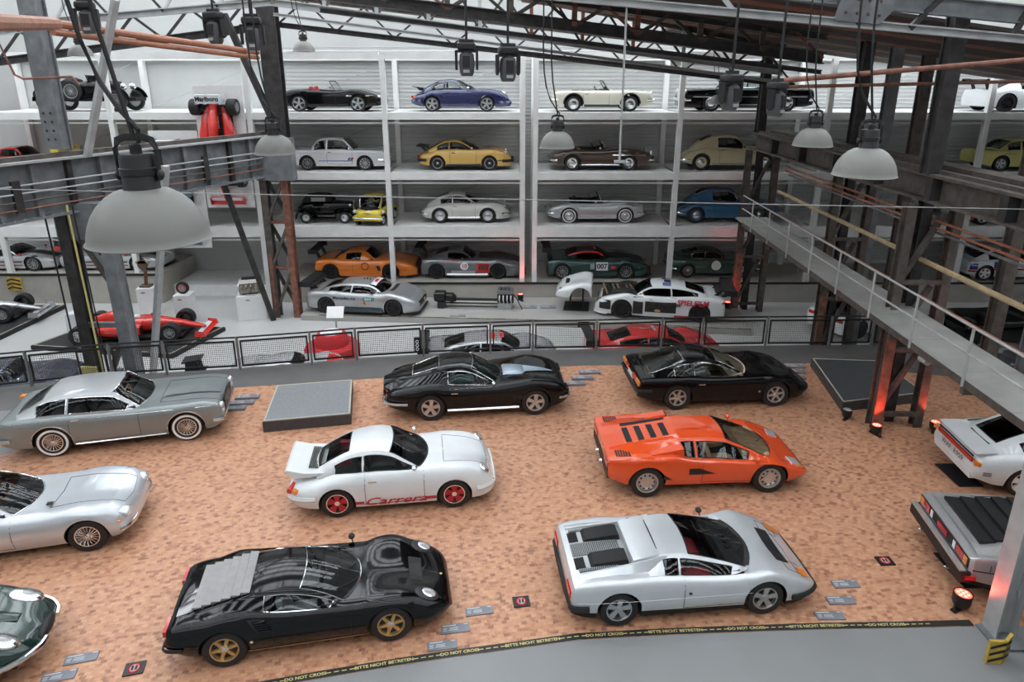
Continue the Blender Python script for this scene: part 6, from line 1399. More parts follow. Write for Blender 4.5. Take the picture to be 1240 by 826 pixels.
def uplight(x, y, z, label, glow=True, s=1., aim=(0, 0, 1)):
    rz_ = random.uniform(0, 6)
    o = empty('uplight', plan_loc((x, y, z)), rz_, s, label, 'spotlight', 'red floor up-lights')
    m = MB(); m.lathe([(.02, .04), (.09, .06), (.115, .12), (.12, .26), (.105, .26)], n=16, cap=False); m.done('housing', BLACK, o)
    MB().lathe([(.105, .24), (.105, .25), (0, .252)], n=16).done('lens', REDGLOW if glow else LENS, o)
    if glow:
        ld = bpy.data.lights.new('uplight_beam', 'SPOT'); ld.color = (1, .10, .05); ld.energy = 90; ld.spot_size = 1.3; ld.spot_blend = .7; ld.shadow_soft_size = .08
        lo = bpy.data.objects.new('uplight_beam', ld); COL.objects.link(lo); lo.parent = o; lo.location = (0, 0, .275)
        lo.rotation_euler = (Matrix.Rotation(-rz_, 4, 'Z') @ Vector(aim).to_track_quat('-Z', 'Y').to_matrix().to_4x4()).to_euler()
        for k in range(7): MB().lathe([(.022, .254), (.022, .258), (0, .258)], c=((.06 * math.cos(k * 1.047), .06 * math.sin(k * 1.047), 0) if k else (0, 0, 0)), n=8).done('led', LEDW, o)
    MB().tube([(-.14, 0, .015), (-.14, 0, .17), (-.11, 0, .18)], .012, 5).done('bracket', BLACK, o); MB().tube([(.14, 0, .015), (.14, 0, .17), (.11, 0, .18)], .012, 5).done('bracket', BLACK, o); MB().box((0, 0, .01), (.32, .08, .02)).done('foot', BLACK, o, smooth=False)
    return o
uplight(8.62, 15.88, 0, 'red up-light at the left foot of the rust-streaked lattice column', aim=(.12, .4, 1)); uplight(10.1, 16.05, 0, 'red up-light at the right foot of the rust-streaked lattice column', aim=(-.25, .3, 1)); uplight(8.30, 16.75, 0, 'unlit up-light beside the slate platform corner', False); uplight(7.15, 9.75, 0, 'red up-light beside the pale worn column', s=1.15, aim=(.3, -.4, 1))
uplight(8.6, 28.45, -.74, 'red up-light at the foot of the red-lit column', s=1.1, aim=(.3, .3, 1)); uplight(.35, 29.6, -.74, 'red up-light against the rack base behind the engine', s=1.1, aim=(0, .12, 1))
# chevron bumper, black stele at the lower right
CHY = mat('chevron_yellow', (.55, .38, .06), .5, noise=.15)
def chevron(x, y, z, a, s, label):
    o = empty('chevron_guard', plan_loc((x, y, z)), a, s, label, 'corner guard')
    for sd in (-1, 1):
        MB().box((sd * .11, 0, .2), (.22, .04, .4), Matrix.Rotation(sd * .35, 3, 'Z')).done('pad', CHY, o, smooth=False)
        for k in range(3): MB().add([(sd * .005, -.066, .10 + .12 * k), (sd * .205, .007, .02 + .12 * k), (sd * .205, .007, .07 + .12 * k), (sd * .005, -.066, .15 + .12 * k)], [(0, 1, 2, 3)]).done('black_stripe', BLACK, o, smooth=False)
    return o
chevron(7.06, 8.62, 0, .3, 1., 'yellow and black chevron guard at the foot of the pale column')
chevron(-20.6, 29.75, -.35, 0, 1.4, 'yellow and black chevron guard on the beige base wall')
o = empty('info_terminal', plan_loc((7.82, 8.36, 0)), .12, 1, 'dark grey upright terminal with bluish screen at the floor corner', 'terminal'); MB().prism([(-.25, 0), (.25, 0), (.22, 1.05), (-.22, 1.2)], -.35, .35).done('casing', mat('terminal_casing', (.05, .05, .053), .22, noise=.1), o, smooth=False); MB().box((0, 0, 1.135), (.36, .58, .02), Matrix.Rotation(.32, 3, 'Y')).done('faceplate', mat('faceplate_blue', (.2, .25, .45), .15, noise=.05), o, smooth=False)  # tilted glossy top plate with one flat bluish base colour
for x, y, l in ((9.25, 13.95, 'black drip tray under the tail of the white coupe'), (7.5, 10.72, 'black drip tray under the tail of the brushed-steel coupe')): tag(slab('drip_tray', [(x, y * KY - .42), (x + .5, y * KY - .42), (x + .5, y * KY + .42), (x, y * KY + .42)], .004, .03, BLACK), l, 'tray')

# ------------------------------------------------------------------ pendant lamps
ENAM = mat('enamel_grey_white', (.20, .20, .185), .45, noise=.06, nscale=3); ENAMIN = mat('enamel_inner', (.75, .75, .72), .4, noise=.03)
def pendant(x, y, z, label, s=1., ztop=13.2, tilt=0.):
    """z: rim height"""
    ztop = 13.42 if ztop > 13 else 8.55; x, y, z = plan_loc((x, y, z))
    o = empty('pendant_lamp', (x, y, z), 0, s, label, 'lamp', 'industrial pendant lamps')
    pr = [(.312, 0), (.320, .005), (.310, .014), (.304, .05), (.290, .10), (.268, .15), (.235, .20), (.19, .245), (.14, .275), (.10, .288)]
    m = MB(); m.lathe(pr, n=40, cap=False); m.lathe([(r - .006, h - .002) for r, h in pr[::-1]], n=40, m=1, cap=False); m.done('shade', [ENAM, ENAMIN], o, ang=60)
    MB().lathe([(.098, .278), (.092, .29), (.09, .46), (.083, .475), (0, .475)], n=24).done('ballast_housing', BLACK, o); MB().lathe([(.093, .36), (.097, .363), (.097, .40), (.093, .403)], n=24, cap=False).done('housing_band', DARKALLOY, o)
    m = MB(); m.tube([(-.105, 0, .36), (-.11, 0, .50), (-.09, 0, .545), (-.05, 0, .56), (.05, 0, .56), (.09, 0, .545), (.11, 0, .50), (.105, 0, .36)], .022, 6, flat=.35); m.done('bracket', BLACK, o)
    for sd in (-1, 1): MB().sphere((sd * .11, 0, .36), (.02, .03, .03), 8, 6).done('bracket_bolt', BLACK, o)
    MB().lathe([(.03, .475), (.03, .52), (.012, .53), (0, .53)], n=10).done('cable_gland', BLACK, o); MB().sphere((0, 0, .12), (.06, .06, .10), 12, 8).done('bulb', LENS, o)
    h = (ztop - z) / s
    m = MB(); m.tube([(.02, 0, .53), (.03, 0, .60), (-.05, .0, .70), (-.14, .02, .84), (-.21, .03, 1.05), (-.25, .03, 1.3), (-.27, .04, 1.7), (-.28, .05, h)], .013, 6); m.done('cable', BLACK, o); MB().tube([(0, 0, .55), (-.01, 0, .62), (-.05, 0, .85), (-.10, 0, 1.15), (-.13, 0, 1.5), (-.15, 0, h)], .013, 6).done('cable', BLACK, o)
    return o
pendant(-1.87, 3.80, 7.205, 'large grey-white pendant lamp hanging before the left girder', .93)
for (x, y, z, zt, lab) in ((-3.71, 11.98, 6.86, 13.2, 'pendant lamp hanging before the far dark column'), (.81, 13.72, 6.80, 13.2, 'pendant lamp hanging before the ivory convertible'), (-6.01, 23.06, 8.68, 13.2, 'small pale pendant lamp above the black roadster'), (-11.78 + .2, 21.38, 8.52, 13.2, 'small pale pendant lamp just right of the grey column'), (4.92, 12.55, 6.93, 13.2, 'pendant lamp hanging at the end of the right girder'), (3.70, 7.95, 7.02, 13.2, 'wide pendant lamp hanging over the right girder'), (6.88, 26.0, 7.15, 9.0, 'small pendant lamp before the black limousine')):
    pendant(x, y, z, lab, 1., zt)
# ------------------------------------------------------------------ moving-head spotlights
SHELL = mat('spot_shell_grey', (.10, .10, .105), .35, .2, noise=.1)
def spot(x, y, z, label, ztop, yaw=0., pitch=0.3, s=1.):
    ztop = 13.42; x, y, z = plan_loc((x, y, z))
    o = empty('moving_spotlight', (x, y, z), yaw, s, label, 'spotlight', 'moving-head spotlights')
    m = MB(); m.loft([(-.16, 0, .24, .10, .04, 4), (-.14, 0, .24, .13, .065, 4), (.14, 0, .24, .13, .065, 4), (.16, 0, .24, .10, .04, 4)], 14); m.done('base', BLACK, o)
    for sd in (-1, 1): m = MB(); m.prism([(-.07, .17), (.07, .17), (.06, -.12), (0, -.16), (-.06, -.12)], -.02, .02); q = m.done('yoke_arm', BLACK, o, (sd * .185, 0, 0), (0, 0, PI / 2)); 
    MB().box((0, 0, .16), (.39, .13, .04)).done('yoke_bridge', BLACK, o, smooth=False)
    m = MB(); m.loft([(-.22, 0, 0, .07, .06, 2.4), (-.17, 0, 0, .13, .12, 2.6), (0, 0, 0, .15, .135, 2.6), (.14, 0, 0, .135, .125, 2.4), (.2, 0, 0, .11, .10, 2.2)], 16); m.done('head', SHELL, o, (0, 0, -.06), (0, PI / 2 + .0, pitch))
    MB().box((0, -.135, -.02), (.13, .04, .2)).done('head_panel', BLACK, o, smooth=False); MB().box((0, -.135, -.18), (.11, .03, .05)).done('head_panel', SILVER, o, smooth=False)
    MB().lathe([(.09, -.262), (.09, -.268), (0, -.27)], n=14).done('lens', LENS, o)
    m = MB(); m.tube([(0, 0, .29), (0, 0, (ztop - z) / s)], .022, 6); m.done('hanger_rod', BLACK, o); MB().box((0, 0, .33), (.26, .05, .06)).done('clamp', STEELD, o, smooth=False)
    return o
for (x, y, z, zt, lab, yw) in ((-7.98, 15.18, 9.02, 13.2, 'moving spotlight beside the light diagonal strut', .3), (-5.58, 15.12, 8.84, 13.2, 'moving spotlight left of the far dark column', -.3), (-4.64, 14.37, 8.70, 13.2, 'moving spotlight over the far dark column', .2), (-.81, 14.21, 8.27, 13.2, 'grey-faced moving spotlight above the dark blue coupe', 0), (-.07, 13.54, 8.18, 13.2, 'tilted moving spotlight beside the rack post', .25), (3.57, 12.8, 7.74, 13.2, 'black moving spotlight before the limousine', .5), (4.51, 13.34, 7.62, 13.2, 'black moving spotlight nearest the right girder', .7)):
    spot(x, y, z, lab, zt, yw)

# ------------------------------------------------------------------ formula cars
def formula(name, label, loc, p, p2, hd=0., scale=1., M=None, text=None, hung=False):
    r = empty(name, plan_loc(loc), math.radians(hd), scale, label, 'race car')
    if M: r.rotation_euler = M.to_euler()
    m = MB(); m.loft([(2.45, 0, .24, .04, .03, 2.5), (2.3, 0, .27, .10, .06, 2.6), (1.6, 0, .40, .17, .12, 2.8), (.9, 0, .46, .25, .20, 3), (.35, 0, .42, .31, .26, 3), (-.2, 0, .42, .33, .26, 3), (-.25, 0, .40, .3, .22, 3)], 18); m.done('monocoque', p, r)
    m = MB(); m.loft([(-.12, 0, .80, .10, .14, 2.4), (-.3, 0, .76, .16, .22, 2.6), (-.9, 0, .62, .20, .26, 2.6), (-1.6, 0, .46, .14, .18, 2.6), (-1.95, 0, .40, .06, .08, 2.6)], 16); m.done('engine_cover', p, r); MB().sphere((-.10, 0, .83), (.02, .07, .08)).done('air_intake', BLACK, r)
    for sd in (-1, 1):
        m = MB(); m.loft([(.42, sd * .52, .36, .12, .17, 3.4), (.3, sd * .54, .36, .20, .20, 3.6), (-.4, sd * .52, .35, .22, .20, 3.4), (-1.1, sd * .42, .30, .16, .14, 3), (-1.5, sd * .30, .24, .06, .06, 3)], 14); m.done('sidepod', p, r); MB().box((.43, sd * .53, .36), (.02, .2, .26)).done('sidepod_intake', BLACK, r)
        MB().prism([(-1.62, .72), (-1.62, 1.0), (-2.02, 1.0), (-2.05, .34), (-1.85, .30)], sd * .48 - .01, sd * .48 + .01).done('wing_endplate', p2, r, smooth=False); MB().prism([(2.25, .08), (2.65, .08), (2.60, .26), (2.3, .30)], sd * .70 - .01, sd * .70 + .01).done('wing_endplate', p, r, smooth=False)
        for x0, z0 in ((1.55, .36), (1.55, .5), (-1.42, .32), (-1.42, .46)):
            xw = 1.5 if x0 > 0 else -1.5
            for dx in (-.22, .22): MB().tube([(x0 + dx, sd * .16, z0), (xw, sd * .66, .33)], .014, 4).done('suspension_arm', BLACK, r)
        add_wheel(r, 1.5, sd * .76, .33, .31, 'ten', SILVER, .55); add_wheel(r, -1.5, sd * .76, .335, .37, 'ten', SILVER, .55); MB().sphere((.45, sd * .42, .62), (.04, .09, .05)).done('mirror', p, r)
    MB().prism([(-1.66, .97), (-2.00, 1.0), (-2.02, .975), (-1.66, .95)], -.5, .5).done('rear_wing', p2, r, smooth=False); MB().prism([(-1.7, .86), (-1.95, .88), (-1.95, .86), (-1.7, .84)], -.48, .48).done('rear_wing', p2, r, smooth=False); MB().prism([(-1.72, .45), (-1.95, .45), (-1.95, .43), (-1.72, .43)], -.48, .48).done('lower_wing', BLACK, r, smooth=False)
    MB().prism([(-1.80, .3), (-1.9, .3), (-1.9, .9), (-1.8, .9)], -.02, .02).done('wing_support', BLACK, r, smooth=False); MB().prism([(2.28, .12), (2.62, .10), (2.62, .085), (2.28, .10)], -.70, .70).done('front_wing', p, r, smooth=False); MB().prism([(2.30, .20), (2.44, .16), (2.44, .15), (2.30, .185)], -.70, .70).done('front_flap', p2, r, smooth=False)
    MB().box((.1, 0, .09), (3.4, 1.2, .03)).done('floor_plank', BLACK, r, smooth=False); m = MB(); m.loft([(.62, 0, .64, .16, .01, 3), (.5, 0, .645, .2, .02, 3), (.1, 0, .655, .2, .02, 3), (.02, 0, .65, .14, .01, 3)], 12); m.done('cockpit_opening', BLACK, r); MB().sphere((.12, 0, .68), (.12, .11, .1), 12, 8).done('headrest', p2, r)
    if text:
        link('lettering', text_mesh(text, .21, .0, 'CENTER', .006).copy(), BLACK, r, (-2.025, 0, .93), (PI / 2, 0, -PI / 2), smooth=False)
        o = link('lettering', text_mesh(text, .25, 0, 'CENTER', .008).copy(), BLACK, r, (-1.83, 0, 1.012), (.09, 0, PI / 2), smooth=False)
        for sd in (-1, 1): link('lettering', text_mesh(text, .13, 0, 'CENTER', .004).copy(), WHITE, r, (-.9, sd * .215, .64), (PI / 2, 0, 0 if sd < 0 else PI), smooth=False)
    return r
SREDP = paint('scarlet', (.70, .03, .02)); SILP = paint('formula_silver', (.50, .51, .53), .5); BGR = mat('display_black', (.02, .021, .023), .5, noise=.2, nscale=5)
platform('black display platform under the red formula car', [low(*q)[:2] for q in ((-17.2, 24.95), (-11.75, 24.05), (-11.0, 27.05), (-16.2, 28.0))], .16, BGR, BLACK, LF)
formula('formula_car', 'red formula car standing on a black platform behind the railing', (-13.57, 25.4, (LF * KZ + .172) / KZ), SREDP, WHITEP, 6.)
platform('black display platform under the silver formula car at the left', [low(*q)[:2] for q in ((-24, 25.6), (-18.95, 25.97), (-18.8, 30.0), (-24, 30.0))], .16, BGR, BLACK, LF)
formula('formula_car', 'silver formula car standing on a black platform at the left', (-20.85, 27.4, (LF * KZ + .172) / KZ), SILP, SILP, 10.)
HM = Matrix(((0, 1, 0), (0, 0, -1), (-1, 0, 0)))       # nose down, top towards the hall
for X, zc, lab, lb2, p, p2, tx in ((-11.35, 5.55, 'red formula car hung nose-down on a white board before the rack', 'tall white board behind the hung red formula car', SREDP, WHITEP, 'Marlboro'), (-13.3, 3.9, 'green-grey formula car hung nose-down behind the left girder', 'tall white board behind the hung green-grey formula car', paint('teal_grey', (.10, .22, .22)), SILP, None)):
    tag(MB().box((0, 0, 0), (1.9, .06, 4.7)).done('wall_board', WHITE, None, plan_loc((X + .05, 30.08, zc - .2))), lb2, 'board')
    formula('formula_car', lab, (X, 30.05, zc), p, p2, 0, .92, HM, tx, True)

# ------------------------------------------------------------------ touring racers on the plinth
DTMG = paint('satin_silver', (.42, .43, .44), .5, .3)
def dtm(p, **k): return gt(p, 2.75, -2.25, 2.35, .97, .35, .90, 1.22, 1.0, .40, -.78, -1.68, [(-1.30, -.35), (-.28, .82)], (-1.55, -.88, 3), tf=.70, tr=.84, rim=('ten', DARKALLOY), rr=.74, **k)
c = Car('touring_racer', 'satin silver touring racer with black rear wing on the plinth', (-5.80, 25.40, -.75), -7.0, dtm(DTMG, raw=True), .975)
wing(c, -2.25, 1.18, .86, .40, .86, BLACK, True); wing(c, -2.05, 1.08, .80, .2, .86, BLACK, False); splitter(c); c.skirt('side_skirt', BLACK, .16, .10, -.95, .95, .03)
c.side_patch('teal_panel', mat('teal_print', (.05, .25, .25), .5, noise=.05), .15, .62, .60, .74); c.side_patch('sponsor_strip', mat('dark_teal', (.03, .10, .13), .5, noise=.05), -.6, .9, .26, .34); c.text('Mercedes me', -.62, .68, .17, DARKALLOY, 0, (-1,), .003, .01); c.side_patch('number_board', ORANGE, .05, .40, .46, .54); c.text('2', .22, .52, .16, BLACK, 0, (-1,), .004, .014); c.text('BWT', .36, .665, .12, WHITE, 0, (-1,), .003, .012)
c.top_patch('windscreen_banner', WHITE, .36, .58, -.52, .52, .014, zf=c.roof_z); c.top_patch('banner_mark', REDTXT, .41, .53, -.2, .2, .02, zf=c.roof_z); c.ellipsoid('headlight', LENS, (2.02, .66, .64), (.2, .13, .06), rot=.5); c.ellipsoid('tail_light', RED, (-2.18, .72, .76), (.06, .16, .05)); c.top_patch('hood_vent', BLACK, 1.12, 1.28, -.5, .5, .01); c.boxes('grille', BLACK, (2.33, 0, .42), (.06, 1.0, .2), (1,)); c.boxes('grille_badge', ORANGE, (2.36, .2, .42), (.03, .18, .14), (1,)); c.mirrors(.5, BLACK)
for k in range(3): MB().prism([(-.1 + .12 * k, 1.2), (-.02 + .12 * k, 1.32), (-.05 + .12 * k, 1.2)], -.02, .02).done('roof_antenna', BLACK, c.root)
c = Car('touring_racer', 'white touring racer with its front clip removed and engine bared', (5.80, 24.85, -.75), 169.3, dtm(WHITEP, raw=True), 1.05)
wing(c, -2.35, 1.16, .86, .40, .86, BLACK, True); wing(c, -2.05, 1.05, .5, .35, .86, BLACK, False); c.text('SPIELFILM', -1.12, .72, .25, REDTXT, .12, (1, -1), .008, .05, 1.05); c.text('88', -.62, .60, .16, BLACK, 0, (1, -1), .004, .012)
b = MB()
EB = mat('bare_engine', (.035, .033, .03), .45, .4, noise=.4, nscale=14, bump=.3)
c.top_patch('engine_bay', EB, .85, 2.3, -.86, .86, .02, y0b=-.62, y1b=.62); c.side_patch('engine_bay', EB, .62, .98, .2, .84, off=.012); c.side_patch('engine_bay', EB, 1.78, 2.2, .3, .66, off=.012)
c.side_patch('open_door_bay', EB, -.55, .55, .30, .86, off=.012)
for k in range(7):
    m = MB(); x = 1.0 + .17 * k; m.tube([(x, -.5, .80), (x + .1, -.2, .93), (x, .25, .90), (x - .1, .55, .78)], .035, 6); m.done('engine_pipe', (GOLD, SILVER, EB)[k % 3], c.root)
for y in (.40, -.40):
    m = MB(); m.loft([(.95, y, .85, .18, .06, 3), (1.1, y, .90, .22, .09, 3), (1.7, y, .82, .2, .09, 3), (1.9, y, .74, .12, .05, 3)], 12); m.done('intake_plenum', EB, c.root)
for sd in (-1, 1):
    m = MB(); m.tube([(.5, sd * .93, .35), (.0, sd * .93, .62), (-.5, sd * .93, .40)], .03, 6); m.tube([(.4, sd * .93, .8), (-.4, sd * .93, .42)], .025, 6); m.done('roll_cage_bar', SILVER, c.root); m = MB(); m.sphere((.1, sd * .93, .38), (.2, .05, .1)); m.done('gold_duct', GOLD, c.root)
splitter(c, WHITE); c.side_patch('red_sill', RED_P, -1.0, -.5, .14, .22); c.top_patch('roof_print', paint('print_violet_blue', (.12, .14, .40)), -.35, -.05, -.5, -.2, .012, zf=c.roof_z); c.top_patch('roof_print', paint('print_violet_blue', (.12, .14, .40)), -.35, -.05, .2, .5, .012, zf=c.roof_z); c.top_patch('roof_hatch', BLACK, -.35, -.1, -.15, .15, .014, zf=c.roof_z); c.ellipsoid('tail_light', RED, (-2.15, .74, .74), (.08, .16, .06))
# removed front clip on its stand
o = empty('front_body_shell', (2.55, 25.45, -.75), math.radians(172), 1, 'white race car front clip mounted on a black stand', 'body panel')
S = dtm(WHITEP); S['xr'] = .72; S['gh'] = None; S['wb'] = 2.75
V = []; F = []; cc = Car.__new__(Car); cc.S = S; cc.wb, cc.xr, cc.xf, cc.W, cc.R, cc.tw = 2.75, -2.25, 2.35, .97, .35, .28; cc.top = pchip(S['top']); cc.dze = pchip(S['ze']); cc.yf = pchip(S['yf']); cc.w = pchip(mkplan(-2.25, 2.35, .97, .84, .70)); cc.zm = pchip([(0, .55)]); cc.bot = pchip(S['bot']); cc.n = 2.3; cc.tuck = .06; cc.arch = .38; xs = []; k = 0
for k in range(27):
    x = .95 + 1.4 * k / 26; d = abs(x - 1.375); zb = .35 + math.sqrt(.40 ** 2 - d ** 2) if d < .40 else .30
    P = cc.sec(x, zb); V += [(x - 1.6, -y, z) for y, z in P[::-1]] + [(x - 1.6, y, z) for y, z in P[1:]]
nn = 2 * (NT + NQ + NS + 1) - 1
for i in range(26):
    for j in range(nn - 1): F.append((i * nn + j, i * nn + j + 1, (i + 1) * nn + j + 1, (i + 1) * nn + j))
F.append(tuple(range(26 * nn, 27 * nn)))
sh = link('shell', mesh('shell', V, F, None, True), WHITEP, o, (0, 0, .35)); so = sh.modifiers.new('thickness', 'SOLIDIFY'); so.thickness = .03
for sd in (-1, 1): MB().sphere((.42, sd * .66, .97), (.2, .13, .05)).done('headlight', DARKALLOY, o)
for x, y in ((-.3, 0), (.2, 0)): MB().box((x, y, .55), (.06, .5, 1.1)).done('stand_upright', BLACK, o, smooth=False)
MB().box((-.05, 0, .03), (1.0, 1.0, .06)).done('stand_base', BLACK, o, smooth=False); MB().box((-.05, 0, 1.08), (.9, .6, .05)).done('stand_top', BLACK, o, smooth=False)
# engine with propeller shaft and gearbox
o = empty('drivetrain', (-1.33, 25.4, -.75), math.radians(-3), 1, 'bare engine joined by a long shaft to its gearbox on the plinth', 'engine'); DK = mat('engine_black_metal', (.03, .03, .03), .4, .6, noise=.4, nscale=18, bump=.3)
m = MB(); m.loft([(.75, 0, .40, .20, .14, 4), (.8, 0, .42, .26, .20, 4), (1.35, 0, .42, .26, .20, 4), (1.4, 0, .40, .2, .14, 4)], 12); m.done('engine_block', DK, o)
for sd in (-1, 1): MB().box((1.07, sd * .2, .66), (.6, .2, .16), Matrix.Rotation(-sd * .6, 3, 'X')).done('cylinder_head', DARKALLOY, o)
for k in range(4): MB().lathe([(.055, 0), (.055, .16), (.07, .2), (0, .2)], c=(.85 + .15 * k, 0, .72), n=10).done('intake_trumpet', GREYSLAT, o)
for k in range(4): MB().tube([(.85 + .15 * k, -.28, .60), (.85 + .15 * k, -.42, .45), (.9 + .15 * k, -.40, .25)], .03, 6).done('exhaust_pipe', SILVER, o)
MB().box((1.07, 0, .12), (.5, .4, .24)).done('engine_stand', SILVER, o, smooth=False); MB().tube([(1.4, -.1, .6), (1.55, -.15, .4), (1.75, -.25, .02)], .02, 5).done('hose', BLACK, o)
MB().tube([(.76, 0, .34), (-.95, 0, .34)], .06, 10).done('torque_tube', DK, o); MB().tube([(.76, -.2, .10), (-1.5, -.2, .10)], .03, 6).done('stand_rail', DARKALLOY, o); MB().tube([(.76, .2, .10), (-1.5, .2, .10)], .03, 6).done('stand_rail', DARKALLOY, o)
m = MB(); m.loft([(-.9, 0, .36, .10, .10, 3), (-1.05, 0, .40, .22, .18, 3), (-1.3, 0, .42, .18, .16, 3), (-1.35, 0, .46, .24, .2, 4), (-1.75, 0, .46, .24, .2, 4), (-1.8, 0, .44, .16, .14, 3)], 12); m.done('gearbox', DK, o); MB().box((-1.5, 0, .13), (.3, .5, .26)).done('gearbox_stand', DARKALLOY, o, smooth=False)

# ------------------------------------------------------------------ lower floor: pedestals, seat, half-hidden racers
def pedestal(x, y, w, h, a, label):
    o = empty('pedestal', plan_loc(low(x, y)), a, 1, label, 'pedestal'); MB().box((0, 0, h / 2), (w, w, h)).done('block', WHITE, o, smooth=False); MB().box((-w * .1, -w / 2 - .006, h * .86), (.14, .01, .05)).done('label_plate', PLG, o, smooth=False); return o
pedestal(-10.55, 29.0, 1.05, .95, .28, 'white cube pedestal carrying a bare engine')
o = empty('display_engine', (-10.6 * .9728, 29.0 * .9728 * KY, LF * KZ + .95), .3, 1, 'silver vee engine with brass details on the white pedestal', 'engine'); ENG = mat('cast_alloy', (.30, .29, .27), .4, .7, noise=.35, nscale=16, bump=.3)
m = MB(); m.loft([(-.38, 0, .22, .2, .16, 4), (-.34, 0, .24, .26, .22, 4), (.34, 0, .24, .26, .22, 4), (.38, 0, .22, .2, .16, 4)], 12); m.done('engine_block', ENG, o)
for sd in (-1, 1):
    MB().box((0, sd * .2, .46), (.7, .2, .18), Matrix.Rotation(-sd * .6, 3, 'X')).done('cylinder_head', ENG, o)
    for k in range(4): MB().tube([(-.27 + .18 * k, sd * .28, .42), (-.27 + .18 * k, sd * .44, .36), (-.2 + .14 * k, sd * .42, .12)], .035, 6).done('exhaust_pipe', GOLD if k % 2 else ENG, o)
MB().lathe([(.18, 0), (.18, .06), (.05, .08), (0, .08)], c=(-.42, 0, .25), axis='x', n=16).done('flywheel', SILVER, o); MB().box((.0, 0, .58), (.5, .18, .12)).done('air_box', BLACK, o); MB().tube([(.36, .1, .4), (.45, .12, .66)], .04, 6).done('outlet', ENG, o)
pedestal(-14.85, 29.2, .62, 1.15, .2, 'slim white pedestal carrying a bronze-brown part'); o = empty('suspension_part', (-14.85 * .9728, 29.2 * .9728 * KY, LF * KZ + 1.15), 0, 1, 'bronze-brown mechanical part standing on the slim pedestal', 'exhibit'); MB().box((0, 0, .04), (.4, .35, .08)).done('foot', STEELB, o, smooth=False); MB().tube([(0, 0, .08), (.05, 0, .6), (0, 0, .95)], .07, 8).done('strut', mat('bronze_part', (.20, .11, .07), .4, .5, noise=.3), o); MB().lathe([(.2, 0), (.2, .08), (0, .08)], c=(0, -.05, .9), axis='y', n=14).done('hub', STEELB, o); MB().box((0, 0, 1.0), (.5, .1, .1)).done('arm', GOLD, o, smooth=False)
pedestal(-13.0, 28.35, .6, 1.1, .1, 'slim white pedestal carrying a small wheel'); o = empty('wheel_exhibit', (-13.0 * .9728, 28.35 * .9728 * KY, LF * KZ + 1.1), 0, 1, 'small spoked race wheel shown on the slim pedestal', 'exhibit'); add_wheel(o, 0, -.01, .24, .12, 'ten', SILVER, .6)  # the exhibit is a lone spoked wheel
CLOTH = mat('red_fabric', (.55, .02, .025), .85, noise=.08, nscale=30)
o = empty('round_sofa', plan_loc(low(-6.25, 24.3)), 0, 1, 'round red sofa with a white top in the middle', 'sofa'); MB().lathe([(.84, .0), (.86, .05), (.90, .12), (.91, .36), (.86, .44), (.70, .47), (.55, .46)], n=36).done('seat', CLOTH, o); MB().lathe([(.58, .44), (.56, .6), (.50, .80), (.44, .86), (.36, .87)], n=36).done('backrest', CLOTH, o); MB().lathe([(.36, .86), (.36, .885), (0, .89)], n=32).done('top_disc', WHITE, o)
for k in range(6):
    a = 2 * PI * k / 6 + .3; MB().tube([(.9 * math.cos(a), .9 * math.sin(a), .12), (.915 * math.cos(a), .915 * math.sin(a), .36), (.70 * math.cos(a), .70 * math.sin(a), .475), (.57 * math.cos(a), .57 * math.sin(a), .5)], .008, 4).done('seam', mat('dark_red_seam', (.25, .01, .012), .9, noise=.1), o)
o = empty('info_stand', plan_loc(low(-6.75, 27.1)), .05, 1, 'white tilted information board on a slim stand by the plinth', 'sign'); MB().box((0, 0, .35), (.06, .06, .7)).done('post', LSTEEL, o, smooth=False); MB().box((0, 0, .72), (.62, .03, .46), Matrix.Rotation(-.7, 3, 'X')).done('board', WHITE, o, smooth=False); MB().box((0, 0, .015), (.4, .3, .03)).done('foot', LSTEEL, o, smooth=False)
o = empty('hanging_sign', plan_loc((-2.85, 21.02, .15)), .12, 1, 'small upright black sign fixed to the railing panel', 'sign'); MB().box((0, -.02, .26), (.19, .02, .50)).done('panel', BLACK, o, smooth=False)
for k in range(3): MB().tube([(.04 * math.cos(t), -.034, .13 + .12 * k + .045 * math.sin(t)) for t in [2 * PI * q / 10 for q in range(10)]], .010, 4, True).done('white_mark', WHITE, o)
c = Car('touring_racer', 'silver touring racer roof with red sponsor print below the railing', (-.70, 22.55, LF), 6, dtm(SILP), .95); wing(c, -2.2, 1.05, .85); c.side_patch('stripe', RED_P, -.5, .5, .5, .6)
c.top_patch('roof_print', RED_P, -.05, .15, -.35, .1, .014, zf=c.roof_z); c.top_patch('roof_print', RED_P, .3, .45, -.3, .2, .014, zf=c.roof_z)
c = Car('touring_racer', 'red touring racer with white T on its roof below the railing', (4.68, 23.05, LF), 4, dtm(RED_P), .98); wing(c, -2.2, 1.10, .86, .35, .86, BLACK, True)
me = text_mesh('T', .9, 0, 'CENTER', .02).copy()
for v in me.vertices: X, Y = -.28 + v.co.y * .8, -v.co.x * .9; v.co = (X, Y, c.roof_z(X, Y) + .016)
link('roof_letter', me, WSIL, c.root, smooth=False); c.ellipsoid('roof_mark', YEL, (.05, .35, 1.16), (.05, .05, .015), (1,))
c = Car('prototype_racer', 'low silver prototype with red nose marks seen through the railing', (-6.95, 21.5, LF), 9, gt(WSIL, 2.6, -2.1, 2.1, .92, .33, .74, .98, .6, .2, -.4, -1.3, [(-.35, .5)], None, tf=.5), .82); c.top_patch('stripe', RED_P, 1.4, 1.9, -.6, .6, .01)
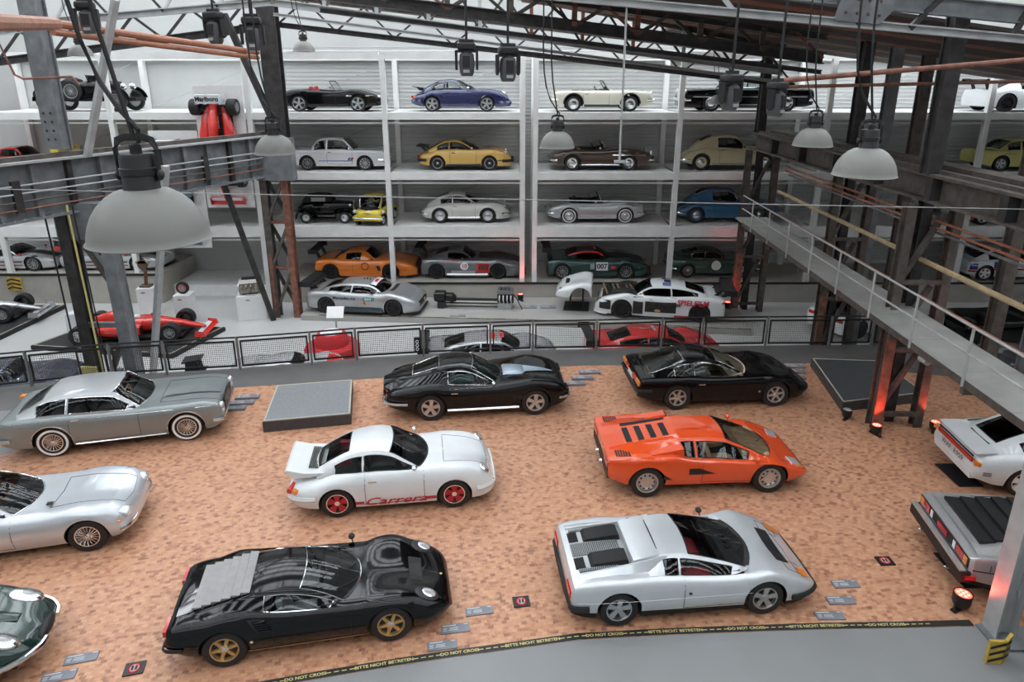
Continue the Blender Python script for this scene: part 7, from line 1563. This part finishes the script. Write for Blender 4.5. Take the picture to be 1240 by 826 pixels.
o = empty('race_wing', plan_loc(low(-9.75, 21.2)), .2, 1, 'black stepped race wing standing behind the railing', 'car part')
for k, (z, w, d) in enumerate(((1.02, .52, .24), (.80, .40, .22), (.60, .62, .3))): MB().prism([(-w / 2, z), (w / 2, z + .05), (w / 2, z + .09), (-w / 2, z + .05)], -d, d).done('wing_plane', BLACK, o, smooth=False)
for y in (-.2, .2): MB().prism([(-.2, .0), (.35, .0), (.15, 1.08), (-.18, 1.08)], y - .012, y + .012).done('wing_plate', DARKALLOY, o, smooth=False)
c = Car('prototype_racer', 'dark blue-grey racer nose beyond the left end of the railing', (-14.9, 20.25, LF), 15, gt(paint('night_blue', (.03, .04, .08), .3), 2.6, -2.1, 2.2, .95, .34, .84, 1.15, .6, .2, -.4, -1.3, [(-.35, .5)], None, tf=.6), .92); c.mirrors(.7, SILVER)
# right side of the lower floor and far aisle
c = Car('touring_racer', 'white and black touring racer tail beneath the catwalk', (13.4, 26.9, LF), 28, dtm(WHITEP, gh=dict(paint=BLKP)), .95); c.side_patch('dark_flank', BLKP, -1.9, -1.75, .5, .8); c.boxes('tail_light', RED, (-2.2, .6, .72), (.1, .35, .12)); c.disc('roundel', BLACK, -2.0, .5, .10, (1, -1)); c.top_patch('boot', BLACK, -2.1, -1.6, -.6, .6, .01)
c = Car('touring_racer', 'dark open-bonnet racer with silver wheel beyond the catwalk', (17.8, 25.7, LF), 10, dtm(BLKP, gh=dict(open=True, xc=.18)), .95); c.boxes('tail_light', RED, (2.3, .5, .62), (.1, .2, .16))
for k in range(5): MB().tube([(1.0 + .2 * k, -.5, .85), (1.1 + .2 * k, 0, 1.0), (1.0 + .2 * k, .5, .85)], .04, 6).done('engine_pipe', SILVER, c.root)
r = formula('formula_car', 'black formula car with rear wing at the far right', (22.3, 27.7, LF), BLKP, BLKP, 175, .95)
c = Car('saloon', 'dark grey rounded coupe parked behind the catwalk', (14.5, 18.05, 0), 118, fifties(paint('slate_grey', (.05, .055, .06), .3), paint('slate_grey', (.05, .055, .06), .3)), .92); c.bumper(True, .46, .05, CHROME, .4, .05)
